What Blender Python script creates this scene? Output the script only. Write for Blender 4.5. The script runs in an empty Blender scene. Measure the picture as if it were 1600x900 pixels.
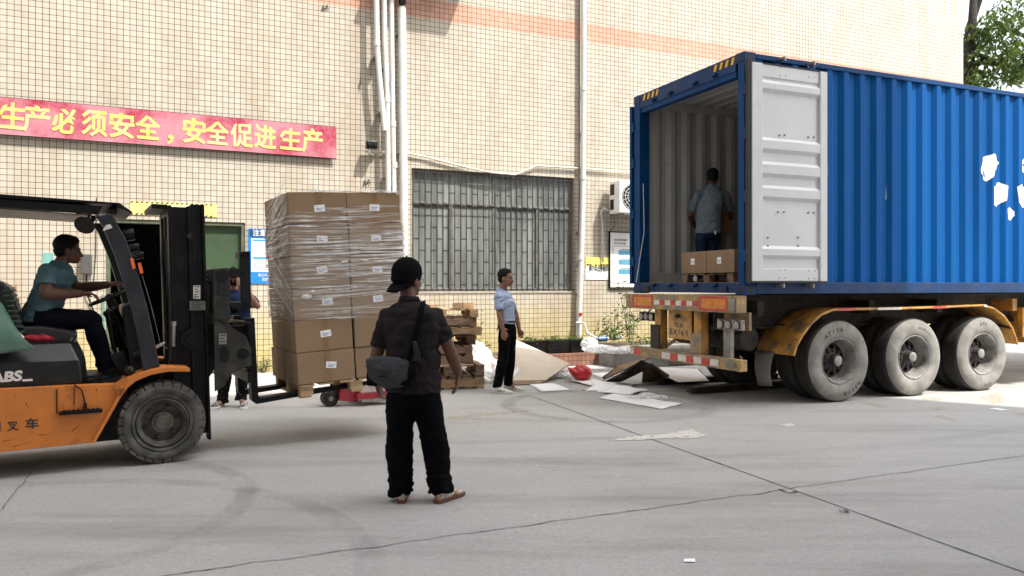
import bpy, math, random
from mathutils import Vector, Matrix, noise
random.seed(7)
PI = math.pi
SC = bpy.context.scene
COL = SC.collection
# ---------------------------------------------------------------- camera, sky, sun, exposure
CAMZ = 1.5
cd = bpy.data.cameras.new('camera'); cam = bpy.data.objects.new('camera', cd); COL.objects.link(cam)
cam.location = (0, 0, CAMZ); cam.rotation_euler = (PI/2, 0, 0)
cd.sensor_width = 36; cd.lens = 27.0; cd.shift_y = -0.0025; cd.clip_start = .05; cd.clip_end = 2000
SC.camera = cam
SUN = Vector((.494, -.329, .88)).normalized()            # towards the sun
EL = math.asin(SUN.z)
world = bpy.data.worlds.new('World'); SC.world = world; world.use_nodes = True
nt = world.node_tree; bg = nt.nodes['Background']
sky = nt.nodes.new('ShaderNodeTexSky'); sky.sky_type = 'NISHITA'; sky.sun_disc = False
sky.sun_elevation = EL; sky.sun_rotation = math.atan2(SUN.x, SUN.y)
sky.air_density = 1.0; sky.dust_density = 4.0; sky.ozone_density = .6
hs_ = nt.nodes.new('ShaderNodeHueSaturation'); hs_.inputs['Saturation'].default_value = .30
nt.links.new(sky.outputs[0], hs_.inputs['Color']); nt.links.new(hs_.outputs[0], bg.inputs['Color']); bg.inputs['Strength'].default_value = .15
ld = bpy.data.lights.new('sun', 'SUN'); ld.energy = 2.1; ld.angle = math.radians(.5); ld.color = (1, .955, .88)
sun = bpy.data.objects.new('sun', ld); COL.objects.link(sun)
sun.rotation_euler = SUN.to_track_quat('Z', 'Y').to_euler()
vs = SC.view_settings
vs.view_transform = 'Standard'; vs.look = 'None'; vs.gamma = 1; vs.use_curve_mapping = False
vs.exposure = 1.55
SC.cycles.use_denoising = True
SC.cycles.max_bounces = 6; SC.cycles.transparent_max_bounces = 12
SC.cycles.sample_clamp_indirect = 6
# ---------------------------------------------------------------- frames: a pixel and a plane give a place
class Frame:
    """vertical frame: origin on the ground, local x along the heading, local y to its left, z up"""
    def __init__(s, X, Y, deg):
        s.X, s.Y, s.a = X, Y, math.radians(deg); s.c, s.s = math.cos(s.a), math.sin(s.a)
    def px(s, u, v, c=0.0):
        k = (u-800)/1200
        ox, oy = s.X - s.s*c, s.Y + s.c*c
        x = (k*oy - ox)/(s.c - k*s.s)
        return x, CAMZ + (446-v)/1200*(oy + s.s*x)
    def py(s, u, v, c=0.0):                       # same on the plane local x = c -> (y, z)
        k = (u-800)/1200
        ox, oy = s.X + s.c*c, s.Y + s.s*c
        y = (k*oy - ox)/(-s.s - k*s.c)
        return y, CAMZ + (446-v)/1200*(oy + s.c*y)
def wpt(u, v, Y): return Vector(((u-800)/1200*Y, Y, CAMZ + (446-v)/1200*Y))
def gpt(u, v):
    Y = 1200*CAMZ/(v-446); return Vector(((u-800)/1200*Y, Y, 0))
WALL = Frame(0, 15.18, 23.7)
CON = Frame(2.75, 9.1, 90-67.0)
FK = Frame(-2.93, 6.45, 30.3)
# ---------------------------------------------------------------- mesh builder
class MB:
    def __init__(s): s.v, s.f, s.m, s.cur = [], [], [], 0
    def add(s, vs, fs, T=None):
        b = len(s.v)
        s.v += [(T @ Vector(p)) if T else Vector(p) for p in vs]
        s.f += [tuple(i+b for i in f) for f in fs]; s.m += [s.cur]*len(fs); return s
    def box(s, x0, x1, y0, y1, z0, z1, T=None):
        return s.add([(x0,y0,z0),(x1,y0,z0),(x1,y1,z0),(x0,y1,z0),(x0,y0,z1),(x1,y0,z1),(x1,y1,z1),(x0,y1,z1)],
                     [(3,2,1,0),(4,5,6,7),(0,1,5,4),(1,2,6,5),(2,3,7,6),(3,0,4,7)], T)
    def prism(s, poly, y0, y1, T=None):           # polygon in x,z run along y
        n = len(poly)
        A = sum(poly[i][0]*poly[(i+1)%n][1]-poly[(i+1)%n][0]*poly[i][1] for i in range(n))
        if A < 0: poly = poly[::-1]
        vs = [(x,y0,z) for x,z in poly]+[(x,y1,z) for x,z in poly]
        return s.add(vs, [tuple(range(n)), tuple(range(2*n-1, n-1, -1))]+[((i+1)%n, i, i+n, (i+1)%n+n) for i in range(n)], T)
    def ring(s, secs, caps=True, n=14, T=None, closed=False):   # secs: (centre, A, B)
        vs, fs = [], []
        for c, A, B in secs:
            c, A, B = Vector(c), Vector(A), Vector(B)
            vs += [c + A*math.cos(2*PI*k/n) + B*math.sin(2*PI*k/n) for k in range(n)]
        m = len(secs)
        for i in range(m if closed else m-1):
            j = (i+1) % m
            fs += [(i*n+k, i*n+(k+1)%n, j*n+(k+1)%n, j*n+k) for k in range(n)]
        if caps and not closed:
            fs += [tuple(range(n))[::-1], tuple(range((m-1)*n, m*n))]
        return s.add(vs, fs, T)
    def tube(s, pts, r, n=10, T=None, flat=None, closed=False, caps=True):
        pts = [Vector(p) for p in pts]; m = len(pts)
        rs = r if isinstance(r, (list, tuple)) else [r]*m
        secs, pa = [], None
        for i in range(m):
            if closed: d = pts[(i+1)%m]-pts[i-1]
            else: d = pts[min(i+1, m-1)]-pts[max(i-1, 0)]
            d = d.normalized() if d.length > 1e-9 else Vector((0,0,1))
            if pa is None:
                h = Vector((0,0,1)) if abs(d.z) < .9 else Vector((1,0,0))
                if flat is not None: h = Vector(flat[0])
                pa = (h - d*h.dot(d)).normalized()
            else: pa = (pa - d*pa.dot(d)).normalized()
            q = flat[1] if flat is not None else 1
            secs.append((pts[i], pa*rs[i]*q, d.cross(pa)*rs[i]))
        return s.ring(secs, caps, n, T, closed)
    def limb(s, pts, rs, n=12, T=None, flat=None):    # tube with round ends
        P = [Vector(p) for p in pts]; d0 = (P[0]-P[1]).normalized(); d1 = (P[-1]-P[-2]).normalized()
        a, b = [], []
        for t in (80, 55, 28):
            t = math.radians(t)
            a.append((P[0]+d0*rs[0]*math.sin(t), rs[0]*math.cos(t)))
        for t in (28, 55, 80):
            t = math.radians(t)
            b.append((P[-1]+d1*rs[-1]*math.sin(t), rs[-1]*math.cos(t)))
        L = a+list(zip(P, rs))+b
        return s.tube([p for p,_ in L], [r for _,r in L], n, T, flat)
    def ell(s, c, r, T=None, n=14, m=9, ax=None):     # ellipsoid, ax = three axes
        ax = ax or (Vector((1,0,0)), Vector((0,1,0)), Vector((0,0,1)))
        c = Vector(c); secs = []
        for i in range(1, m):
            t = -PI/2 + PI*i/m
            secs.append((c+ax[2]*r[2]*math.sin(t), ax[0]*r[0]*math.cos(t), ax[1]*r[1]*math.cos(t)))
        return s.ring(secs, True, n, T)
    def lathe(s, prof, n=24, T=None, caps=True):      # prof: (r, y); axis = local y
        return s.ring([((0,y,0),(r,0,0),(0,0,r)) for r,y in prof], caps, n, T)
    def text(s, txt, o, xd, zd, h, bold=.0, depth=.0, w=None, align='l', lift=.0, italic=0, space=1.0):
        """flat lettering: o = lower left corner of the line, xd/zd directions, h = letter height, w = fit to width"""
        vs, fs = glyphs(txt, bold, space)
        if not vs: return s
        x0 = min(v[0] for v in vs); x1 = max(v[0] for v in vs)
        k = h/.86; kx = k if w is None else w/(x1-x0)
        o, xd, zd = Vector(o), Vector(xd).normalized(), Vector(zd).normalized(); nd = xd.cross(zd)
        off = 0 if align == 'l' else (x1-x0)*kx/2
        P = [o+xd*((v[0]-x0)*kx-off+italic*v[1]*k)+zd*(v[1]+.09)*k+nd*lift for v in vs]
        return s.add(P, fs)
    def obj(s, name, mats, parent=None, smooth=False, bevel=0, kind=None, auto=True):
        me = bpy.data.meshes.new(name)
        me.from_pydata([tuple(p) for p in s.v], [], s.f)
        mats = mats if isinstance(mats, (list, tuple)) else [mats]
        for m in mats: me.materials.append(m)
        if len(mats) > 1: me.polygons.foreach_set('material_index', s.m)
        if smooth: me.polygons.foreach_set('use_smooth', [True]*len(me.polygons))
        me.update()
        if smooth == 'auto':
            try: me.set_sharp_from_angle(angle=math.radians(38))
            except Exception: pass
        o = bpy.data.objects.new(name, me); COL.objects.link(o)
        if parent: o.parent = parent
        if bevel:
            b = o.modifiers.new('bevel', 'BEVEL'); b.width = bevel; b.segments = 2; b.limit_method = 'ANGLE'; b.angle_limit = math.radians(35)
        if kind: o['kind'] = kind
        return o
_G = {}
_tc = bpy.data.curves.new('lettering', 'FONT'); _to = bpy.data.objects.new('lettering', _tc)
def glyphs(txt, bold, space=1.0):
    key = (txt, bold, space)
    if key not in _G:
        COL.objects.link(_to)
        _tc.body = txt; _tc.offset = bold; _tc.space_character = space; _tc.resolution_u = 3
        dg = bpy.context.evaluated_depsgraph_get(); dg.update()
        m = bpy.data.meshes.new_from_object(_to.evaluated_get(dg))
        _G[key] = ([tuple(v.co) for v in m.vertices], [tuple(p.vertices) for p in m.polygons])
        bpy.data.meshes.remove(m); COL.objects.unlink(_to)
    return _G[key]
def remesh(mb, voxel=.007, it=4, amp=0, sc=(9,9,9), seed=0, fac=.5, ridge=False):
    me = bpy.data.meshes.new('tmp'); me.from_pydata([tuple(p) for p in mb.v], [], mb.f); me.update()
    o = bpy.data.objects.new('tmp', me); COL.objects.link(o)
    r = o.modifiers.new('r', 'REMESH'); r.mode = 'VOXEL'; r.voxel_size = voxel; r.adaptivity = 0
    if it:
        s = o.modifiers.new('s', 'SMOOTH'); s.factor = fac; s.iterations = it
    dg = bpy.context.evaluated_depsgraph_get(); dg.update()
    m2 = bpy.data.meshes.new_from_object(o.evaluated_get(dg))
    out = MB()
    if amp:
        off = Vector((seed*3.1, seed*1.7, seed*2.3))
        out.v = []
        for v in m2.vertices:
            c = v.co; q = Vector((c.x*sc[0], c.y*sc[1], c.z*sc[2]))+off
            a = amp(c) if callable(amp) else amp
            w = noise.noise(q)+.5*noise.noise(q*2.1)
            w = (.45-abs(w)*2) if ridge else (abs(w)*2-.5)     # creased folds
            out.v.append(c + v.normal*a*w)
    else: out.v = [v.co.copy() for v in m2.vertices]
    out.f = [tuple(p.vertices) for p in m2.polygons]; out.m = [0]*len(out.f)
    bpy.data.objects.remove(o); bpy.data.meshes.remove(m2); bpy.data.meshes.remove(me)
    return out
# ---------------------------------------------------------------- things
def tag(o, label=None, cat=None, group=None, kind=None):
    if label: o['label'] = label
    if cat: o['category'] = cat
    if group: o['group'] = group
    if kind: o['kind'] = kind
    return o
def thing(name, label, cat, loc=(0,0,0), rz=0, group=None, fr=None):
    o = bpy.data.objects.new(name, None); COL.objects.link(o); o.empty_display_size = .2
    if fr is not None:
        c, s_ = fr.c, fr.s
        loc = (fr.X + c*loc[0]-s_*loc[1], fr.Y + s_*loc[0]+c*loc[1], loc[2]); rz = rz+fr.a
    o.location = loc; o.rotation_euler = (0,0,rz)
    return tag(o, label, cat, group)
def dup(root, label=None, loc=None, rot=None):
    r = root.copy(); COL.objects.link(r)
    if loc is not None: r.location = loc
    if rot is not None: r.rotation_euler = rot
    if label: r['label'] = label
    for ch in list(root.children):
        c = ch.copy(); COL.objects.link(c); c.parent = r
        for g in list(ch.children):
            d = g.copy(); COL.objects.link(d); d.parent = c
    return r
# ---------------------------------------------------------------- materials
def _mat(name):
    m = bpy.data.materials.new(name); m.use_nodes = True
    return m, m.node_tree, m.node_tree.nodes['Principled BSDF']
def N(nt, typ, **k):
    n = nt.nodes.new(typ)
    for a, b in k.items():
        if a in ('i',): 
            for q, w in b.items(): n.inputs[q].default_value = w
        else: setattr(n, a, b)
    return n
def coords(nt, stretch=(1,1,1), rnd=True):
    tc = N(nt, 'ShaderNodeTexCoord'); mp = N(nt, 'ShaderNodeMapping'); mp.inputs['Scale'].default_value = stretch
    nt.links.new(tc.outputs['Object'], mp.inputs['Vector'])
    if rnd:
        oi = N(nt, 'ShaderNodeObjectInfo'); ml = N(nt, 'ShaderNodeMath', operation='MULTIPLY'); ml.inputs[1].default_value = 37.0
        nt.links.new(oi.outputs['Random'], ml.inputs[0]); nt.links.new(ml.outputs[0], mp.inputs['Location'])
    return mp.outputs[0]
def noise_fac(nt, vec, scale, lo=.35, hi=.65, detail=6, rough=.55):
    n = N(nt, 'ShaderNodeTexNoise'); n.inputs['Scale'].default_value = scale; n.inputs['Detail'].default_value = detail; n.inputs['Roughness'].default_value = rough
    nt.links.new(vec, n.inputs['Vector'])
    r = N(nt, 'ShaderNodeMapRange'); r.inputs['From Min'].default_value = lo; r.inputs['From Max'].default_value = hi
    nt.links.new(n.outputs[0], r.inputs[0]); return r.outputs[0]
def mixc(nt, f, a, b, mode='MIX'):
    m = N(nt, 'ShaderNodeMix', data_type='RGBA', blend_type=mode)
    for i, x in ((0, f), (6, a), (7, b)):
        if isinstance(x, (int, float)): m.inputs[i].default_value = x
        elif isinstance(x, tuple): m.inputs[i].default_value = (*x, 1) if len(x) == 3 else x
        else: nt.links.new(x, m.inputs[i])
    return m.outputs[2]
def mat(name, col, rough=.6, metal=0, var=.15, scale=6, bump=0, bscale=60, dirt=None, dfac=(.5,.75), dscale=3, stretch=(1,1,1), spec=.5, coat=0, dstretch=None, rnd=True, trans=0, sheen=0):
    m, nt, b = _mat(name); L = nt.links
    vec = coords(nt, stretch, rnd)
    f = noise_fac(nt, vec, scale)
    c = mixc(nt, f, tuple(x*(1-var) for x in col), tuple(min(1, x*(1+var)) for x in col))
    if dirt:
        v2 = coords(nt, dstretch, rnd) if dstretch else vec
        c = mixc(nt, noise_fac(nt, v2, dscale, *dfac, detail=9, rough=.65), c, dirt)
    L.new(c, b.inputs['Base Color'])
    b.inputs['Roughness'].default_value = rough; b.inputs['Metallic'].default_value = metal
    b.inputs['Specular IOR Level'].default_value = spec
    if coat: b.inputs['Coat Weight'].default_value = coat; b.inputs['Coat Roughness'].default_value = .15
    if sheen: b.inputs['Sheen Weight'].default_value = sheen
    if bump:
        n = N(nt, 'ShaderNodeTexNoise'); n.inputs['Scale'].default_value = bscale; n.inputs['Detail'].default_value = 5
        L.new(vec, n.inputs['Vector'])
        bp = N(nt, 'ShaderNodeBump'); bp.inputs['Strength'].default_value = bump; bp.inputs['Distance'].default_value = .01
        L.new(n.outputs[0], bp.inputs['Height']); L.new(bp.outputs[0], b.inputs['Normal'])
    return m
K = {}
K['black'] = mat('black_paint', (.003,.003,.0035), .45, spec=.35, var=.5, dirt=(.010,.009,.008), dfac=(.5,.8), dscale=5)
K['mast'] = mat('greasy_steel', (.0045,.0048,.006), .5, spec=.3, metal=.3, var=.5, dirt=(.020,.018,.015), dfac=(.54,.78), dscale=4, bump=.15)
K['rubber'] = mat('black_rubber', (.03,.03,.031), .75, var=.3, bump=.2)
K['forktyre'] = mat('dusty_rubber', (.06,.058,.053), .8, var=.3, dirt=(.14,.13,.115), dfac=(.45,.7), dscale=6, bump=.3, bscale=90)
K['orange'] = mat('orange_paint', (.62,.195,.035), .42, var=.09, dirt=(.17,.06,.025), dfac=(.56,.68), dscale=4, bump=.05)
K['plastic'] = mat('black_plastic', (.007,.007,.008), .38, var=.3, dirt=(.035,.033,.03), dfac=(.5,.75), dscale=4)
K['white'] = mat('white_paint', (.78,.78,.76), .5, var=.04)
K['pipe'] = mat('white_pvc', (.64,.64,.61), .4, var=.05, dirt=(.5,.46,.38), dfac=(.55,.8), dscale=3)
K['card'] = mat('brown_cardboard', (.27,.185,.113), .85, var=.06, scale=3, bump=.06, bscale=35, spec=.2)
K['cardin'] = mat('grey_board', (.55,.47,.38), .85, var=.06, scale=3, spec=.2)
K['tape'] = mat('brown_tape', (.25,.145,.065), .3, var=.08, spec=.5)
K['paper'] = mat('white_paper', (.86,.86,.86), .7, var=.03, spec=.3, bump=.1, bscale=12)
K['ink'] = mat('black_ink', (.03,.03,.035), .6, var=.05)
K['blueink'] = mat('blue_ink', (.1,.18,.5), .6, var=.05)
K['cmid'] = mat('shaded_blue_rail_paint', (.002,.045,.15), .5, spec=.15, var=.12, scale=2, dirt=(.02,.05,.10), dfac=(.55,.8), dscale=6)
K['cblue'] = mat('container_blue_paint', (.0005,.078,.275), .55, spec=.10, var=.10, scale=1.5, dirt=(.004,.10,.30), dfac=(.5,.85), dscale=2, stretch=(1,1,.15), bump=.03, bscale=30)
K['cdark'] = mat('worn_dark_blue_paint', (.004,.035,.12), .5, spec=.25, var=.2, scale=3, dirt=(.035,.05,.08), dfac=(.5,.75), dscale=7)
K['cgrey'] = mat('grey_lining_paint', (.42,.42,.41), .5, var=.06, scale=2, dirt=(.26,.245,.23), dfac=(.58,.8), dscale=5)
K['cdoor'] = mat('pale_door_paint', (.62,.64,.65), .42, var=.04, scale=2, dirt=(.45,.45,.44), dfac=(.62,.8), dscale=4)
K['gasket'] = mat('black_gasket', (.015,.015,.016), .6)
K['ply'] = mat('worn_floor_plywood', (.16,.10,.06), .7, var=.25, scale=8, stretch=(.2,1,1))
K['tyel'] = mat('trailer_yellow_paint', (.60,.29,.05), .55, var=.15, scale=4, dirt=(.17,.115,.065), dfac=(.45,.63), dscale=5, bump=.1)
K['tyold'] = mat('worn_yellow_paint', (.42,.27,.10), .65, var=.25, scale=9, dirt=(.19,.17,.15), dfac=(.42,.58), dscale=8, bump=.2)
K['steel'] = mat('bare_steel', (.30,.29,.27), .45, metal=.6, var=.2, dirt=(.16,.11,.07), dfac=(.5,.75), dscale=8)
K['rustshade'] = mat('rusty_and_shaded_steel', (.035,.027,.022), .75, var=.4, scale=9, bump=.3)  # real rusty parts, and underbody shade put into the colour
K['ttyre'] = mat('dusty_truck_tyre', (.028,.027,.025), .85, var=.25, bump=.25, bscale=70)
K['tside'] = mat('dusty_tyre_sidewall', (.25,.24,.22), .9, var=.2, scale=5, dirt=(.13,.125,.115), dfac=(.42,.8), dscale=7, bump=.2, bscale=50)
K['rim'] = mat('dusty_grey_rim', (.25,.24,.225), .6, var=.2, dirt=(.09,.08,.07), dfac=(.46,.68), dscale=9)
K['hubdark'] = mat('dark_hub', (.035,.032,.030), .6, var=.4, scale=9)
K['red'] = mat('red_paint', (.30,.018,.03), .4, var=.2, dirt=(.2,.05,.05), dfac=(.58,.75), dscale=7)
K['retred'] = mat('red_reflector', (.50,.05,.045), .4, var=.15, dirt=(.25,.18,.15), dfac=(.55,.7), dscale=20)
K['retwhite'] = mat('white_reflector', (.66,.63,.58), .4, var=.1, dirt=(.3,.28,.25), dfac=(.55,.7), dscale=20)
K['retorange'] = mat('orange_reflector', (.62,.22,.03), .4, var=.2, scale=20)
K['lens'] = mat('dirty_lamp_lens', (.34,.31,.29), .25, var=.2)
K['wood'] = mat('pallet_wood', (.42,.28,.155), .85, var=.3, scale=5, stretch=(1,5,5), dirt=(.17,.12,.08), dfac=(.5,.7), dscale=2, bump=.3, bscale=30)
K['woodd'] = mat('weathered_pallet_wood', (.22,.145,.095), .88, var=.35, scale=5, stretch=(1,5,5), bump=.3, bscale=30)
K['skin'] = mat('skin', (.25,.125,.085), .5, var=.08, scale=14, spec=.35)
K['skind'] = mat('tanned_skin', (.12,.055,.036), .5, var=.1, scale=14, spec=.35)
K['hair'] = mat('black_hair', (.004,.0035,.0035), .6, spec=.2, var=.5, scale=60, bump=.6, bscale=160)
K['leaf'] = mat('leaf', (.075,.14,.03), .55, var=.45, scale=3, rnd=False)
K['glassd'] = mat('dark_glass', (.02,.022,.024), .08, var=.1)
K['concrete'] = mat('rough_concrete', (.24,.225,.20), .9, var=.2, scale=6, dirt=(.12,.115,.10), dfac=(.5,.7), dscale=3, bump=.4, bscale=40)
def leafmat(name, a, b, tr=.35):
    m, nt, p = _mat(name); L = nt.links
    c = mixc(nt, noise_fac(nt, coords(nt, rnd=False), 2.5, .3, .7), a, b)
    L.new(c, p.inputs['Base Color']); p.inputs['Roughness'].default_value = .45
    t = N(nt, 'ShaderNodeBsdfTranslucent'); L.new(mixc(nt, 1.0, c, (1.0,1.0,.35), 'MULTIPLY'), t.inputs['Color'])
    ms = N(nt, 'ShaderNodeMixShader'); ms.inputs[0].default_value = tr
    L.new(p.outputs[0], ms.inputs[1]); L.new(t.outputs[0], ms.inputs[2])
    L.new(ms.outputs[0], nt.nodes['Material Output'].inputs[0]); return m
K['treeleaf'] = leafmat('tree_leaf', (.035,.07,.018), (.12,.18,.035), .45)
K['plantleaf'] = leafmat('plant_leaf', (.06,.11,.025), (.14,.19,.05))
K['bark'] = mat('bark', (.022,.018,.015), .9, var=.4, bump=.5, bscale=20)
def filmmat(name, dens=.5, sc=(1.2,1.2,45), col=(.85,.85,.85), lo=.5, hi=.62, base=.06):
    """clear stretch film: mostly see-through, with bright pulled streaks"""
    m, nt, p = _mat(name); L = nt.links
    p.inputs['Base Color'].default_value = (*col, 1); p.inputs['Roughness'].default_value = .3
    v = coords(nt, sc, False)
    f = noise_fac(nt, v, 1.0, lo, hi, detail=4, rough=.6)
    g = noise_fac(nt, coords(nt, (1,1,1), False), 2.2, .35, .6, detail=3)
    mu = N(nt, 'ShaderNodeMath', operation='MULTIPLY'); L.new(f, mu.inputs[0]); L.new(g, mu.inputs[1])
    ma = N(nt, 'ShaderNodeMath', operation='MULTIPLY_ADD', use_clamp=True); L.new(mu.outputs[0], ma.inputs[0]); ma.inputs[1].default_value = dens; ma.inputs[2].default_value = base
    t = N(nt, 'ShaderNodeBsdfTransparent'); ms = N(nt, 'ShaderNodeMixShader')
    L.new(ma.outputs[0], ms.inputs[0]); L.new(t.outputs[0], ms.inputs[1]); L.new(p.outputs[0], ms.inputs[2])
    L.new(ms.outputs[0], nt.nodes['Material Output'].inputs[0]); return m
K['film'] = filmmat('stretch_film', .95, base=.03)
K['strand'] = filmmat('pulled_film_strand', .7, sc=(3,3,3), base=.5)
K['filmheap'] = filmmat('crumpled_film', .5, sc=(14,14,14), base=.45, col=(.92,.92,.92))
# ================================================================ ground
def ground_mat():
    m, nt, b = _mat('pale_concrete'); L = nt.links
    v = coords(nt, rnd=False)
    c = mixc(nt, noise_fac(nt, v, .35, .35, .65, 8, .6), (.365,.357,.343), (.44,.432,.418))
    c = mixc(nt, noise_fac(nt, v, 28, .42, .68, 9, .8), c, mixc(nt, .62, c, (.22,.215,.205)))
    c = mixc(nt, noise_fac(nt, v, 4, .55, .8, 9, .75), c, mixc(nt, .55, c, (.52,.51,.49)))
    c = mixc(nt, noise_fac(nt, v, 170, .5, .72, 2), c, (.54,.53,.51))
    c = mixc(nt, noise_fac(nt, v, 200, .58, .75, 2), c, (.13,.125,.12))
    vs_ = coords(nt, (.25,1.6,1), False)
    st = N(nt, 'ShaderNodeMath', operation='MULTIPLY'); L.new(noise_fac(nt, vs_, .9, .5, .75, 8, .7), st.inputs[0]); st.inputs[1].default_value = .75
    c = mixc(nt, st.outputs[0], c, (.20,.19,.178))
    sp = N(nt, 'ShaderNodeSeparateXYZ'); L.new(v, sp.inputs[0])
    def ring(cx, cy, r, w, amt, c, col=(.17,.165,.16)):
        cmb = N(nt, 'ShaderNodeVectorMath', operation='DISTANCE'); L.new(v, cmb.inputs[0]); cmb.inputs[1].default_value = (cx, cy, 0)
        nz = N(nt, 'ShaderNodeTexNoise'); nz.inputs['Scale'].default_value = 3; L.new(v, nz.inputs['Vector'])
        a = N(nt, 'ShaderNodeMath', operation='SUBTRACT'); L.new(cmb.outputs['Value'], a.inputs[0]); a.inputs[1].default_value = r
        ab = N(nt, 'ShaderNodeMath', operation='ABSOLUTE'); L.new(a.outputs[0], ab.inputs[0])
        mr = N(nt, 'ShaderNodeMapRange'); mr.inputs['From Min'].default_value = w; mr.inputs['From Max'].default_value = w*.55; mr.inputs['To Max'].default_value = amt
        L.new(ab.outputs[0], mr.inputs[0])
        mm = N(nt, 'ShaderNodeMath', operation='MULTIPLY'); L.new(mr.outputs[0], mm.inputs[0]); L.new(noise_fac(nt, v, 2.2, .35, .62, 7, .7), mm.inputs[1])
        return mixc(nt, mm.outputs[0], c, col)
    c = ring(-3.4, 5.1, 1.55, .10, .5, c)          # worn tyre arcs
    c = ring(-3.0, 3.6, 2.3, .10, .35, c)
    c = ring(1.2, 9.7, 1.25, .12, .55, c)
    c = ring(0.2, 16, 9.4, .12, .2, c)
    c = ring(2.0, 18, 11.6, .11, .2, c)
    L.new(c, b.inputs['Base Color']); b.inputs['Roughness'].default_value = .88; b.inputs['Specular IOR Level'].default_value = .25
    n = N(nt, 'ShaderNodeTexNoise'); n.inputs['Scale'].default_value = 120; n.inputs['Detail'].default_value = 4; L.new(v, n.inputs['Vector'])
    bp = N(nt, 'ShaderNodeBump'); bp.inputs['Strength'].default_value = .35; bp.inputs['Distance'].default_value = .006
    L.new(n.outputs[0], bp.inputs['Height']); L.new(bp.outputs[0], b.inputs['Normal'])
    return m
g = MB(); g.add([(-400,-400,0),(400,-400,0),(400,400,0),(-400,400,0)], [(0,1,2,3)])
g.obj('ground', ground_mat(), kind='structure')
K['crack'] = mat('dark_joint', (.045,.042,.038), .95, var=.3, scale=12)
def ribbon(pts, w, z, wob=.0, seed=0, step=.05):
    mb = MB(); L_ = []
    for i in range(len(pts)-1):
        a, b = Vector(pts[i]), Vector(pts[i+1]); k = max(1, int((b-a).length/step))
        for j in range(k): L_.append(a.lerp(b, j/k))
    L_.append(Vector(pts[-1])); q = []
    for i, p in enumerate(L_):
        d = (L_[min(i+1, len(L_)-1)]-L_[max(i-1, 0)]).normalized(); n_ = Vector((-d.y, d.x, 0))
        o = noise.noise(Vector((i*.13, seed, 0)))*wob + noise.noise(Vector((i*.7, seed+5, 0)))*wob*.35
        ww = w*(.55+.9*abs(noise.noise(Vector((i*.31, seed+9, 0)))))*(1 if wob else 1.3)
        q.append((p+n_*(o+ww), p+n_*(o-ww)))
    mb.add([Vector((a.x,a.y,z)) for pr in q for a in pr], [(2*i,2*i+1,2*i+3,2*i+2) for i in range(len(q)-1)])
    return mb
def gext(p, q, k0, k1):
    a, b = gpt(*p), gpt(*q); return a+(b-a)*k0, a+(b-a)*k1
ribbon(gext((860,630),(1600,895),-.12,1.5), .0055, .004, .0, 1).obj('paving_joint', K['crack'], kind='structure')
ribbon(gext((280,897),(1230,765),-.9,.999), .0045, .004, .03, 2, .03).obj('paving_joint', K['crack'], kind='structure')
ribbon(gext((1232,764),(1600,712),0,3.5), .0045, .0045, .022, 3, .03).obj('paving_joint', K['crack'], kind='structure')
ribbon([gpt(-160,930), gpt(0,798), gpt(22,772), gpt(52,733), gpt(75,712)], .003, .004, .04, 4, .03).obj('paving_joint', K['crack'], kind='structure')
ribbon([gpt(1217,765), gpt(1232,771), gpt(1247,769)], .012, .008, .02, 6, .03).obj('paving_joint', K['crack'], kind='structure')
def flatpoly(pix, z, jag=.0, seed=0):
    P = [gpt(u, v) for u, v in pix]; out = []
    for i in range(len(P)):
        a, b = P[i], P[(i+1)%len(P)]; k = max(1, int((b-a).length/.04)) if jag else 1
        for j in range(k):
            p = a.lerp(b, j/k); s = seed+i*7+j*.9
            out.append((p.x+noise.noise(Vector((s,0,1)))*jag, p.y+noise.noise(Vector((s,3,1)))*jag, z))
    return MB().add(out, [tuple(range(len(out)))[::-1]])
def wornpaint(name, col, lo=.42, hi=.5):
    m, nt, p = _mat(name); L = nt.links
    p.inputs['Base Color'].default_value = (*col, 1); p.inputs['Roughness'].default_value = .8
    t = N(nt, 'ShaderNodeBsdfTransparent'); ms = N(nt, 'ShaderNodeMixShader')
    L.new(noise_fac(nt, coords(nt, rnd=False), 14, lo, hi, 8, .7), ms.inputs[0]); L.new(t.outputs[0], ms.inputs[1]); L.new(p.outputs[0], ms.inputs[2])
    L.new(ms.outputs[0], nt.nodes['Material Output'].inputs[0]); return m
K['mwhite'] = wornpaint('worn_white_marking', (.56,.54,.49), .34, .46); K['myel'] = wornpaint('worn_yellow_marking', (.52,.43,.27), .48, .60)
for i, (px_, k) in enumerate([(((952,689),(990,682),(1040,679),(1066,674),(1084,671),(1090,676),(1104,681),(1090,685),(1040,685),(1000,688)), 'mwhite'),
              (((1217,664),(1236,662),(1245,665),(1230,668)), 'mwhite'),
              (((1344,631),(1360,630),(1390,636),(1378,638)), 'myel'), (((1454,637),(1476,637),(1482,641),(1456,641)), 'myel'),
              (((1452,650),(1470,649),(1498,656),(1486,657)), 'myel'), (((1583,645),(1600,645),(1616,650),(1592,650)), 'myel'),
              (((1440,622),(1466,620),(1474,626),(1446,627)), 'myel'), (((700,652),(760,646),(830,640),(835,642),(762,650),(702,655)), 'myel'),
              (((1530,620),(1560,612),(1572,628),(1552,632)), 'myel')]):
    flatpoly(px_, .0045, .02, i*11).obj('road_marking', K[k], kind='structure')
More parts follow.
